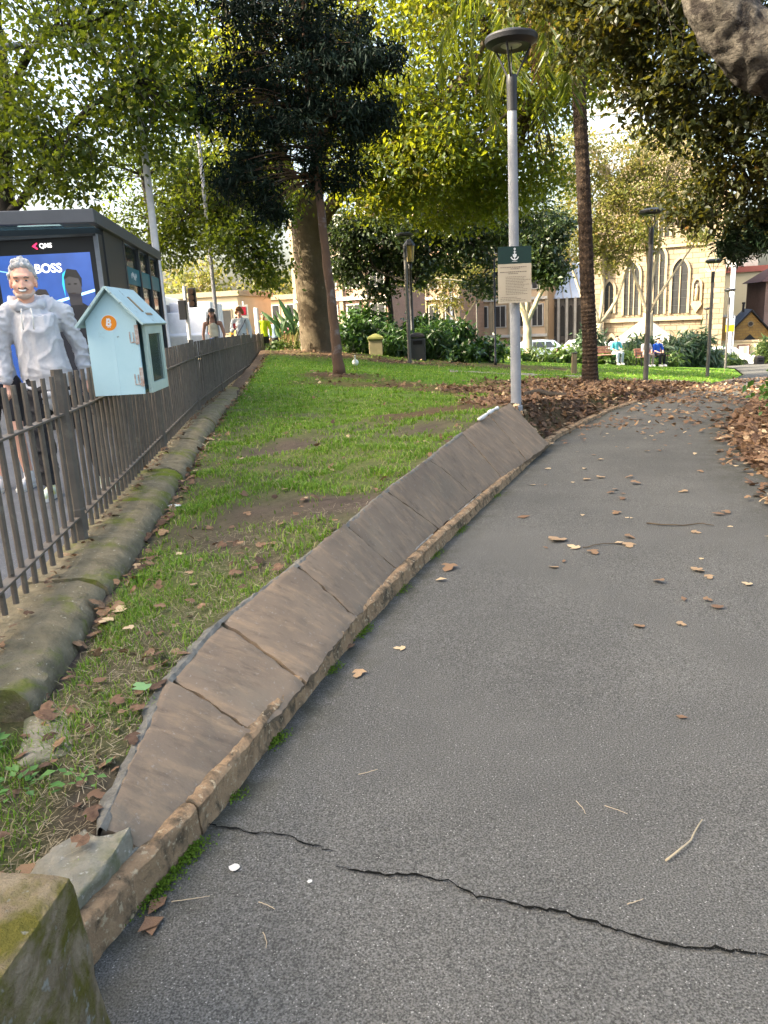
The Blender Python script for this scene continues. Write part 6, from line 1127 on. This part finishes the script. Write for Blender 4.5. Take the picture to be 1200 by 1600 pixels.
# weeds near the stone block
M['weed'] = leafmat("weed_leaf", [(0, (.05, .14, .03)), (1, (.13, .27, .06))], .3, (.2, .4, .05), .5)
for (x, y, n, lab) in [(-1.12, 2.02, 26, "clover like weed in front of the flat grey rock"), (-1.33, 2.20, 30, "broad leaved weed at the plinth's near end"), (-.93, 2.02, 20, "low green weed beside the first slab")]:
    t = thing("weed", lab, "weed", (x, y, float(zl(x, y)))); az = rng.uniform(0, 6.28, n); r = rng.uniform(.01, .07, n); C = np.stack([np.cos(az) * r, np.sin(az) * r, rng.uniform(.015, .05, n)], -1); leaves("foliage", C, .034, M['weed'], t, KITE, .1, .3, None, .4, axis=np.stack([np.cos(az), np.sin(az), az * 0 + .3], -1) * 2)['kind'] = 'stuff'
# ------------------------------------------------------------------ people
M['skin'] = surf("skin", (.82, .46, .33), (.74, .38, .26), 9, .5, .35, bs=.1, bscale=90, bd=.002); M['skin_tan'] = surf("skin_tan", (.40, .21, .14), (.34, .17, .11), 9, .5, .35, bs=.1)
M['hair_white'] = surf("silver_hair", (.52, .51, .49), (.36, .35, .34), 30, .6, .3, bs=.6, bscale=60, bd=.008, stretch=(1, 1, .3)); M['hair_dark'] = surf("dark_hair", (.03, .018, .012), (.015, .01, .008), 20, .5, .4, bs=.5); M['hair_ginger'] = surf("ginger_hair", (.30, .13, .05), (.18, .075, .03), 25, .7, .3, bs=.8, bscale=40, bd=.02)
M['hoodie'] = surf("pale_grey_jersey", (.56, .555, .57), (.48, .475, .49), 40, .95, .15, bs=.5, bscale=70, bd=.006, c3=(.45, .45, .48), s3=14, t3=(.5, .8)); M['trouser'] = surf("black_trousers", (.022, .022, .025), (.012, .012, .014), 6, .7, .3, bs=.4, bscale=25, bd=.01)
M['lip'] = flat("lip", (.36, .13, .11), .45); M['teeth'] = flat("teeth", (.78, .75, .68), .3); M['eyewhite'] = flat("eye_white", (.55, .52, .48), .3); M['iris'] = flat("iris", (.03, .03, .035), .2); M['brow'] = flat("grey_brow", (.16, .13, .11), .8); M['stubble'] = surf("grey_stubble", (.66, .47, .38), (.52, .38, .31), 40, .8, .2)
M['shoe_y'] = surf("pastel_trainer", (.66, .68, .52), (.50, .62, .52), 12, .7, .3, bs=.2, c3=(.68, .60, .14), s3=11, t3=(.52, .6)); M['shoe_w'] = surf("white_trainer", (.70, .68, .66), (.58, .56, .54), 14, .7, .3, bs=.2); M['sole'] = flat("white_sole", (.68, .67, .62), .7)
def blobmesh(name, parts, m, parent, vox=.010, smooth_it=5):
    """parts: ('ball',c,r) or ('limb',pts,radii[,squash]); fused into one continuous skin by a voxel remesh"""
    g = G()
    for p in parts:
        if p[0] == 'ball': g.ball(p[1], p[2], 14, 10, p[3] if len(p) > 3 else None)
        else:
            P = [Vector(q) for q in p[1]]; rr = p[2]; g.tube(P, rr, 12, True, p[3] if len(p) > 3 else 1.0)
            for q, r in ((P[0], rr[0]), (P[-1], rr[-1])): g.ball(q, r * .98, 12, 8)
    o = obj(name, g, m, parent, smooth=True); r = o.modifiers.new("fuse", 'REMESH'); r.mode = 'VOXEL'; r.voxel_size = vox; r.use_smooth_shade = True
    s = o.modifiers.new("soft", 'SMOOTH'); s.factor = .5; s.iterations = smooth_it; return o
def wrinkle(o, size, strength):
    tx = bpy.data.textures.new("folds", 'CLOUDS'); tx.noise_scale = size; tx.noise_depth = 2; d = o.modifiers.new("folds", 'DISPLACE'); d.texture = tx; d.strength = strength; d.mid_level = .5; d.texture_coords = 'LOCAL'
def bake(o, fn):
    dg = bpy.context.evaluated_depsgraph_get(); dg.update(); me = bpy.data.meshes.new_from_object(o.evaluated_get(dg)); o.modifiers.clear(); old = o.data; o.data = me; bpy.data.meshes.remove(old)
    n = len(me.vertices); c = np.empty(n * 3, np.float32); v = np.empty(n * 3, np.float32); me.vertices.foreach_get('co', c); me.vertex_normals.foreach_get('vector', v); c = c.reshape(-1, 3); v = v.reshape(-1, 3)
    d = np.array([fn(*map(float, q)) for q in c]); me.vertices.foreach_set('co', (c + v * d[:, None]).ravel().astype(np.float32)); me.polygons.foreach_set('use_smooth', [True] * len(me.polygons)); me.update()
def ridge(x, y, z, p=3): return (1 - min(1, abs(mnoise.noise(Vector((x, y, z)))) * 2.2)) ** p
def cloth_fold(x, y, z):
    arm = min(1, max(0, (abs(x + .03) - .17) / .06)); low = min(1, max(0, (1.02 - z) / .15))
    t = .016 * ridge(x * 5.5 + z * 2.2, y * 4, z * 2.4 - x * 1.5) + .010 * ridge(x * 9 - z * 4 + 3, y * 6, z * 5 + x * 3) * (1 - low) + .014 * low * ridge(x * 3, y * 3, z * 13 + x * 3)
    s = .015 * ridge(x * 5, y * 6 + 2, z * 13 + x * 6) + .008 * ridge(x * 9 + 5, y * 9, z * 20 - x * 8)
    return t * (1 - arm) + s * arm - .010 + .002 * mnoise.noise(Vector((x * 40, y * 40, z * 40)))
def leg_fold(x, y, z): return .014 * ridge(x * 6, y * 6 + z * 2, z * 10 + x * 5) + .006 * ridge(x * 12, y * 10, z * 18 - x * 9) - .007
def hair_strand(x, y, z): return .006 * mnoise.noise(Vector((x * 75 + z * 22, y * 40, z * 28))) + .004 * mnoise.noise(Vector((x * 140, y * 70, z * 40)))
def hand(w, d, s=1.0, out=(1, 0, 0)):
    """palm and five bent fingers; w wrist, d direction of the fingers"""
    w = Vector(w); d = Vector(d).normalized(); o = Vector(out); o = (o - d * o.dot(d)).normalized(); n = d.cross(o)
    P = [('limb', [w, w + d * .045 * s, w + d * .09 * s], [.026 * s, .036 * s, .034 * s], .55)]
    for k, L in ((-1.5, .062), (-.5, .075), (.5, .070), (1.5, .052)):
        b = w + d * .085 * s + o * k * .018 * s; P.append(('limb', [b, b + d * L * .5 * s + n * .008 * s, b + d * L * .85 * s + n * .028 * s], [.0095 * s, .009 * s, .0075 * s]))
    b = w + d * .03 * s - o * .03 * s; P.append(('limb', [b, b + d * .035 * s - o * .022 * s, b + d * .065 * s - o * .026 * s + n * .012 * s], [.013 * s, .011 * s, .009 * s])); return P
def head_parts(c, s=1.0):
    c = Vector(c); B = lambda x, y, z, rx, ry, rz: ('ball', c + Vector((x, y, z)) * s, (rx * s, ry * s, rz * s))
    return [B(0, .015, .035, .076, .094, .088), B(0, -.020, -.035, .064, .074, .075), B(0, -.045, -.083, .040, .040, .030), B(0, -.088, -.020, .0125, .016, .026), B(0, -.097, -.038, .016, .015, .012), B(0, -.068, .030, .055, .025, .018),
            B(-.040, -.052, -.030, .026, .030, .024), B(.040, -.052, -.030, .026, .030, .024), B(-.078, .012, -.012, .010, .020, .032), B(.078, .012, -.012, .010, .020, .032), ('limb', [c + Vector((0, .02, -.05)) * s, c + Vector((0, .03, -.19)) * s], [.052 * s, .060 * s])]
def face(root, c, s=1.0, smile=True, brow=None):
    c = Vector(c)
    for x in (-.030, .030):
        g = G(); g.ball(c + Vector((x, -.078, .004)) * s, (.0120 * s, .009 * s, .0050 * s), 10, 6); e = obj("eye", g, M['eyewhite'], root, True); g = G(); g.ball(c + Vector((x, -.087, .004)) * s, (.0058 * s, .003 * s, .0048 * s), 8, 5); obj("iris", g, M['iris'], e, True)
        g = G(); g.tube([c + Vector((x - .017, -.083, .021)) * s, c + Vector((x, -.090, .026)) * s, c + Vector((x + .017, -.083, .021)) * s], [.003 * s, .0048 * s, .003 * s], 6); obj("eyebrow", g, brow or M['brow'], root, True)
    g = G(); pts = [c + Vector((x, -.082 - .012 * (1 - (x / .03) ** 2), -.062 + (.42 * x * x / .03 if smile else 0))) * s for x in np.linspace(-.029, .029, 9)]
    g.tube(pts, [.004 * s] + [.0075 * s] * 7 + [.004 * s], 8); lo = obj("mouth", g, M['lip'], root, True)
    if smile:
        g = G(); g.tube([p + Vector((0, -.0052, .0005)) * s for p in pts[1:-1]], [.004 * s] + [.0072 * s] * 5 + [.004 * s], 8); obj("teeth", g, M['teeth'], lo, True)
def shoe(root, x, y, z, rz, m, s=1.0):
    Rz = Matrix.Rotation(rz, 4, 'Z'); T = Matrix.Translation((x, y, z)); f = lambda p: tuple(T @ (Rz @ (Vector(p) * s)))
    o = blobmesh("shoe", [('limb', [f((0, .06, .05)), f((0, -.03, .05)), f((0, -.13, .04)), f((0, -.17, .033))], [.045 * s, .043 * s, .042 * s, .030 * s]), ('limb', [f((0, .05, .06)), f((0, .045, .115))], [.042 * s, .044 * s])], m, root, .009, 4)
    g = G(); pr = [(.045, .08), (.048, .0), (.043, -.08), (.048, -.14), (.030, -.19), (0, -.205), (-.030, -.19), (-.046, -.14), (-.040, -.08), (-.046, 0), (-.043, .08), (0, .105)]
    v = [f((a, b, .0)) for a, b in pr] + [f((a, b, .026)) for a, b in pr]; n = len(pr); g.add(v, [tuple(range(n)), tuple(range(2 * n - 1, n - 1, -1))] + [(i, (i + 1) % n, n + (i + 1) % n, n + i) for i in range(n)]); obj("sole", g, M['sole'], o)
# --- smiling man in the pale hoodie
mx, my, mz = -2.455, 5.85, .28
man = thing("person", "smiling man with silver hair in a pale grey hoodie and black trousers behind the fence", "person", (mx, my, mz), R(17)); HC = Vector((-.075, -.02, 1.625))
LF, RF = (-.10, -.10, 0), (.32, .02, 0)        # feet
body = [*head_parts(HC, 1.12), ('limb', [(-.06, .03, 1.42), (-.04, .03, 1.30), (-.01, .03, 1.05), (0, .03, .92)], [.06, .09, .09, .10]), ('limb', [(-.23, .03, 1.37), (.15, .03, 1.37)], [.03, .03]),
        ('limb', [(-.25, .03, 1.37), (-.305, .06, 1.12), (-.305, -.00, .90)], [.03, .026, .026]), ('limb', [(.17, .03, 1.37), (.242, .10, 1.12), (.256, .09, .98), (.262, .062, .90)], [.03, .026, .026, .026]), *hand((-.305, -.0, .90), (.10, -.15, -1), 1.0, (0, -1, .1)), *hand((.266, .06, .90), (-.10, -.1, -1), 1.0, (0, -1, .1)),
        ('limb', [(-.09, .02, .92), (-.10, -.03, .52), (-.10, -.05, .09)], [.07, .05, .04]), ('limb', [(.09, .02, .92), (.22, .02, .52), (.32, .06, .09)], [.07, .05, .04])]
blobmesh("body", body, M['skin'], man, .0075, 3)
TQ = 1.0
hd = blobmesh("hoodie", [('limb', [(-.05, .03, 1.38), (-.045, .03, 1.26), (-.025, .03, 1.08), (-.01, .03, .92), (0, .03, .82)], [.135, .146, .150, .152, .140], 1.46), ('limb', [(-.265, .035, 1.40), (-.15, .035, 1.445), (-.04, .04, 1.46), (.07, .035, 1.445), (.185, .035, 1.40)], [.060, .066, .075, .066, .060]),
     ('limb', [(-.255, .04, 1.39), (-.285, .05, 1.25), (-.305, .06, 1.12), (-.300, .02, .98), (-.305, 0, .91)], [.070, .068, .064, .056, .046]), ('limb', [(.165, .04, 1.39), (.205, .07, 1.25), (.248, .10, 1.12), (.258, .09, .98), (.262, .065, .91)], [.070, .068, .064, .056, .046]), ('ball', (-.01, .03, .845), (.200, .142, .045))], M['hoodie'], man, .010, 5); bake(hd, cloth_fold)
for s_x in (-.03, .035): obj("drawstring", G().tube([(HC.x + s_x, -.108, 1.43), (HC.x + s_x * 1.2, -.142, 1.37), (HC.x + s_x * 1.1, -.150, 1.28)], .0045, 6), M['sole'], man, True)
cf = blobmesh("hem_band", [('limb', [(0, .03, .815), (0, .03, .775)], [.142, .140], 1.42)], M['hoodie'], man, .010, 2)
g = G(); NR = 30; ring = [(HC.x + .010 + .118 * math.cos(a), .035 + .098 * math.sin(a), 1.475 + .034 * math.sin(a) + .012 * abs(math.cos(a))) for a in np.linspace(0, 2 * math.pi, NR + 1)[:-1]]
for i in range(NR): g.tube([ring[i], ring[(i + 1) % NR]], [.036 + .008 * math.sin(5 * 2 * math.pi * q_ / NR) for q_ in (i, i + 1)], 10)
g.ball((HC.x + .01, .14, 1.41), (.13, .055, .10), 14, 8)
hood = obj("hood", g, M['hoodie'], man, True); r = hood.modifiers.new("fuse", 'REMESH'); r.mode = 'VOXEL'; r.voxel_size = .009; r.use_smooth_shade = True; s_ = hood.modifiers.new("soft", 'SMOOTH'); s_.factor = .5; s_.iterations = 5; bake(hood, lambda x, y, z: .012 * ridge(x * 7 + y * 5, y * 7 - x * 4, z * 14) - .006)
tr_ = blobmesh("trousers", [('limb', [(0, .03, .95), (0, .03, .83)], [.140, .150], 1.1), ('limb', [(-.085, .02, .86), (-.105, -.02, .52), (-.10, -.05, .13)], [.100, .082, .068]), ('limb', [(.085, .02, .86), (.215, .03, .52), (.315, .05, .13)], [.100, .082, .068])], M['trouser'], man, .012, 4); bake(tr_, leg_fold)
shoe(man, -.10, -.10, 0, R(-12), M['shoe_y']); shoe(man, .32, .02, 0, R(25), M['shoe_y']); face(man, HC, 1.12)
man.scale = (.97, .97, .97)
hair = [('ball', HC + Vector((0, .030, .068)), (.096, .110, .080))] + [('ball', HC + Vector((x, y, z)), r) for x, y, z, r in [(-.050, -.050, .100, .024), (-.02, -.064, .108, .024), (.02, -.062, .110, .024), (.052, -.045, .100, .024), (-.084, -.005, .045, .020), (.084, -.005, .045, .020), (0, -.035, .130, .032), (-.035, -.01, .132, .032), (.035, -.01, .130, .032), (-.083, .02, .02, .022), (.083, .02, .02, .022), (.0, .02, .145, .034)]]
h_ = blobmesh("hair", hair, M['hair_white'], man, .0045, 3); bake(h_, hair_strand); h_.location = (0, .010, .006)
g = G(); g.tube([HC + Vector((-.036, -.083, -.060)), HC + Vector((-.02, -.100, -.049)), HC + Vector((0, -.106, -.047)), HC + Vector((.02, -.100, -.049)), HC + Vector((.036, -.083, -.060))], [.005, .0085, .008, .0085, .005], 8); obj("moustache", g, M['brow'], man, True)
sb = blobmesh("beard", [('ball', HC + Vector((0, -.052, -.096)), (.046, .044, .034)), ('limb', [HC + Vector((-.060, -.02, -.07)), HC + Vector((-.035, -.055, -.10))], [.020, .020]), ('limb', [HC + Vector((.060, -.02, -.07)), HC + Vector((.035, -.055, -.10))], [.020, .020])], M['stubble'], man, .006, 2)
def simple_person(lab, x, y, z, h, rz, top, bottom, hairm, skin, hairparts, top_m, legs='long', armL=None, armR=None, shoes=None, smile=False, vox=.014, extra=None, sleeveless=False, wide=1.0):
    t = thing("person", lab, "person", (x, y, z), rz); k = h / 1.75; S = lambda *p: Vector(p) * k; hc = S(0, -.02, 1.635); w = wide
    aL = armL or [(-.20, .02, 1.40), (-.27, .04, 1.12), (-.25, -.04, .88)]; aR = armR or [(.20, .02, 1.40), (.27, .04, 1.12), (.25, -.04, .88)]
    sk = lambda P: [S(*p) for p in P]
    b = [*head_parts(hc, 1.0 * k), ('limb', sk([(0, .01, 1.50), (0, .02, 1.28), (0, .02, 1.05), (0, .02, .90)]), [.075 * k, .128 * k * w, .115 * k * w, .14 * k * w], .8), ('limb', sk([(-.18, .02, 1.40), (.18, .02, 1.40)]), [.055 * k, .055 * k]), ('limb', sk(aL), [.05 * k, .040 * k, .030 * k]), ('limb', sk(aR), [.05 * k, .040 * k, .030 * k]), *hand(S(*aL[-1]), Vector(aL[-1]) - Vector(aL[-2]), .92 * k, (0, -1, .1)), *hand(S(*aR[-1]), Vector(aR[-1]) - Vector(aR[-2]), .92 * k, (0, -1, .1)),
         ('limb', sk([(-.085, .02, .90), (-.10, 0, .50), (-.11, .02, .09)]), [.085 * k, .058 * k, .038 * k]), ('limb', sk([(.085, .02, .90), (.10, -.05, .50), (.12, .03, .09)]), [.085 * k, .058 * k, .038 * k])]
    blobmesh("body", b, skin, t, vox, 3)
    tp = [('limb', sk([(0, .02, 1.42), (0, .02, 1.28), (0, .02, 1.08), (0, .02, .92)]), [.11 * k, .152 * k * w, .145 * k * w, .16 * k * w], .82)]
    if not sleeveless: tp += [('limb', sk([(-.17, .02, 1.405), (.17, .02, 1.405)]), [.075 * k, .075 * k]), ('limb', sk([aL[0], aL[1], tuple(Vector(aL[1]).lerp(Vector(aL[2]), .85))]), [.075 * k, .066 * k, .05 * k]), ('limb', sk([aR[0], aR[1], tuple(Vector(aR[1]).lerp(Vector(aR[2]), .85))]), [.075 * k, .066 * k, .05 * k])]
    else: tp = [('limb', sk([(0, .015, 1.32), (0, .015, 1.20), (0, .02, 1.10)]), [.125 * k, .140 * k, .125 * k], .82)]
    o = blobmesh(top, tp, top_m, t, vox, 4); wrinkle(o, .10, .02)
    e = .12 if legs == 'long' else .62; f = lambda A, B, C: [A, tuple(Vector(A).lerp(Vector(B), .6)) if legs != 'long' else B, tuple(Vector(B).lerp(Vector(C), .9)) if legs == 'long' else tuple(Vector(A).lerp(Vector(B), .75))]
    blobmesh("trousers" if legs == 'long' else "shorts", [('limb', sk([(0, .02, .96), (0, .02, .86)]), [.148 * k * w, .158 * k * w], .82), ('limb', sk(f((-.085, .02, .88), (-.10, 0, .50), (-.11, .02, .09))), [.10 * k, .082 * k, .072 * k]), ('limb', sk(f((.085, .02, .88), (.10, -.05, .50), (.12, .03, .09))), [.10 * k, .082 * k, .072 * k])], bottom, t, vox, 3)
    for s in (-1, 1): shoe(t, s * .115 * k, -.03 * k, 0, R(-8 * s), shoes or M['shoe_w'], k)
    face(t, hc, k, smile); hp = blobmesh("hair", [('ball', hc + Vector(c) * k, tuple(q * k for q in r)) for c, r in hairparts], hairm, t, .012, 2); wrinkle(hp, .03, .015)
    if extra: extra(t, k, hc)
    return t
SHORT = [((0, .03, .065), (.088, .102, .075)), ((0, -.03, .11), (.06, .05, .04))]
simple_person("person at the left edge in a pale blue grey jumper, dark shorts and white trainers", -2.99, 6.15, .28, 1.66, R(10), "jumper", flat("dark_shorts", (.03, .03, .035), .8), M['hair_dark'], M['skin'], SHORT + [((0, .06, -.02), (.085, .07, .12))], surf("pale_blue_jersey", (.46, .50, .57), (.38, .42, .50), 6, .9, .15, bs=.3), 'short')
def cap(t, k, hc):
    g = G(); g.ball(hc + Vector((0, .02, .075)) * k, (.096 * k, .108 * k, .070 * k), 16, 8); c = obj("cap", g, M['black'], t, True); g = G(); g.ball(hc + Vector((0, -.10, .055)) * k, (.07 * k, .07 * k, .010 * k), 12, 6); obj("cap_brim", g, M['black'], c, True)
    for s in (-1, 1): g = G(); g.tube([hc + Vector((s * .075, .0, -.02)) * k, hc + Vector((s * .10, -.05, -.14)) * k, hc + Vector((s * .10, -.09, -.25)) * k], [.028, .030, .014], 8); obj("pigtail", g, M['hair_dark'], t, True)
simple_person("woman with black cap and dark pigtails in a cream crop top on the street", -3.88, 19, .21, 1.62, R(6), "crop_top", flat("blue_jeans", (.10, .15, .25), .8), M['hair_dark'], M['skin_tan'], SHORT, flat("cream_top", (.62, .55, .40), .8), extra=cap, sleeveless=True)
def bag(t, k, hc):
    g = G(); g.tube([(.17, -.06, 1.42), (.08, -.165, 1.25), (-.06, -.175, 1.05), (-.17, -.12, .88)], .018, 6); obj("bag_strap", g, flat("grey_strap", (.16, .17, .21), .8), t, True)
ph_arm = [(-.20, .02, 1.40), (-.27, -.02, 1.10), (-.14, -.26, 1.20)]
cw = simple_person("woman with curly ginger hair in a white shirt holding a phone on the street", -3.98, 23.5, .15, 1.74, R(4), "shirt", M['trouser'], M['hair_ginger'], M['skin'], [((0, .03, .05), (.115, .12, .10)), ((-.08, .02, 0), (.06, .07, .06)), ((.08, .02, 0), (.06, .07, .06)), ((0, 0, .12), (.09, .09, .06)), ((-.05, -.05, .10), (.05, .04, .04)), ((.05, -.05, .10), (.05, .04, .04))], surf("white_shirt", (.62, .66, .70), (.54, .58, .63), 6, .9, .15, bs=.3), armL=ph_arm, extra=bag, wide=1.2, smile=True)
ph = tag(obj("phone", G().box((-4.10, 23.15, 1.40), (.075, .012, .15)), flat("red_phone", (.35, .04, .05), .4), None, bevel=.004), "small red phone held up by the curly haired woman", "phone")
simple_person("worker in a yellow high visibility vest beyond the white post", -4.35, 31, -.0, 1.80, R(20), "vest", M['trouser'], M['hair_dark'], M['skin_tan'], SHORT, flat("hi_vis_yellow", (.62, .72, .02), .7), shoes=M['black'], vox=.02)
simple_person("pedestrian in a blue grey jacket at the far end of the fence", -4.25, 33.5, -.05, 1.66, R(-15), "jacket", M['trouser'], M['hair_dark'], M['skin'], SHORT, flat("blue_grey_jacket", (.20, .27, .36), .8), shoes=M['black'], vox=.02)
simple_person("pedestrian in an orange top walking between the two women on the street", -4.85, 28, .08, 1.60, R(0), "top", M['trouser'], M['hair_dark'], M['skin_tan'], SHORT, flat("orange_top", (.70, .40, .05), .8), shoes=M['black'], vox=.02)
def sitter(lab, x, y, z, rz, topc, legc):
    t = thing("person", lab, "person", (x, y, z), rz); hc = Vector((0, -.02, 1.20))
    blobmesh("body", [*head_parts(hc, 1.0), ('limb', [(0, .03, 1.05), (0, .06, .80), (0, .08, .50)], [.08, .13, .14], .8), ('limb', [(-.19, .05, .98), (-.25, -.02, .74), (-.12, -.22, .66)], [.05, .042, .032]), ('limb', [(.19, .05, .98), (.25, -.02, .74), (.12, -.22, .66)], [.05, .042, .032]), *hand((-.12, -.22, .66), (.3, -.6, -.2)), *hand((.12, -.22, .66), (-.3, -.6, -.2)), ('limb', [(-.09, .05, .53), (-.12, -.38, .52), (-.12, -.36, .09)], [.085, .06, .04]), ('limb', [(.09, .05, .53), (.12, -.38, .52), (.14, -.30, .09)], [.085, .06, .04])], M['skin'], t, .016, 3)
    blobmesh("shirt", [('limb', [(0, .04, 1.0), (0, .06, .80), (0, .07, .52)], [.12, .152, .16], .85), ('limb', [(-.18, .05, .985), (.18, .05, .985)], [.07, .07]), ('limb', [(-.19, .05, .98), (-.25, -.02, .74)], [.07, .06]), ('limb', [(.19, .05, .98), (.25, -.02, .74)], [.07, .06])], flat("shirt_cloth", topc, .9), t, .016, 3)
    blobmesh("trousers", [('limb', [(-.09, .06, .52), (-.12, -.38, .53), (-.12, -.36, .14)], [.105, .08, .066]), ('limb', [(.09, .06, .52), (.12, -.38, .53), (.14, -.30, .14)], [.105, .08, .066]), ('ball', (0, .07, .53), (.17, .14, .10))], flat("trouser_cloth", legc, .9), t, .016, 3)
    shoe(t, -.12, -.40, 0, 0, M['shoe_w']); shoe(t, .14, -.34, 0, 0, M['shoe_w']); face(t, hc); blobmesh("hair", [('ball', hc + Vector(c), r) for c, r in SHORT], M['hair_dark'], t, .014, 2)
    return t
sitter("man in a bright blue shirt sitting on the bench behind the dark lamp", 13.55, 37.55, z_at(13.55, 37.6) + .05, R(14), (.02, .10, .50), (.012, .012, .015)); sitter("person in a pale shirt sitting left on the bench behind the dark lamp", 12.95, 37.4, z_at(12.95, 37.5) + .05, R(14), (.55, .50, .50), (.30, .24, .22)); sitter("person in a turquoise top sitting on the bench right of the palm trunk", 11.45, 37.25, z_at(11.45, 37.3) + .05, R(12), (.10, .48, .52), (.45, .50, .58))
# --- white ibis on the lawn
bx, by = -.53, 19.5; ib = thing("bird", "white ibis standing on the lawn beside the slender tree", "bird", (bx, by, float(zl(bx, by))))
blobmesh("body", [('ball', (0, 0, .25), (.085, .13, .08)), ('ball', (0, .10, .24), (.05, .09, .045)), ('limb', [(0, -.08, .28), (0, -.13, .34), (0, -.12, .40), (0, -.15, .42)], [.035, .024, .02, .024])], flat("white_feathers", (.78, .77, .74), .9), ib, .012, 3)
g = G(); g.tube([(0, -.165, .42), (0, -.23, .40), (0, -.27, .345)], [.011, .008, .004], 6); obj("beak", g, M['black'], ib, True)
for s in (-1, 1): g = G(); g.tube([(s * .03, 0, .20), (s * .03, .02, .10), (s * .03, -.01, .0)], .007, 5); g.tube([(s * .03, -.01, .006), (s * .03, -.06, .004)], .005, 4); obj("leg", g, flat("bird_leg", (.10, .06, .05), .7), ib)
g = G(); g.ball((0, .20, .235), (.03, .06, .02), 8, 6); obj("tail", g, M['black'], ib, True)
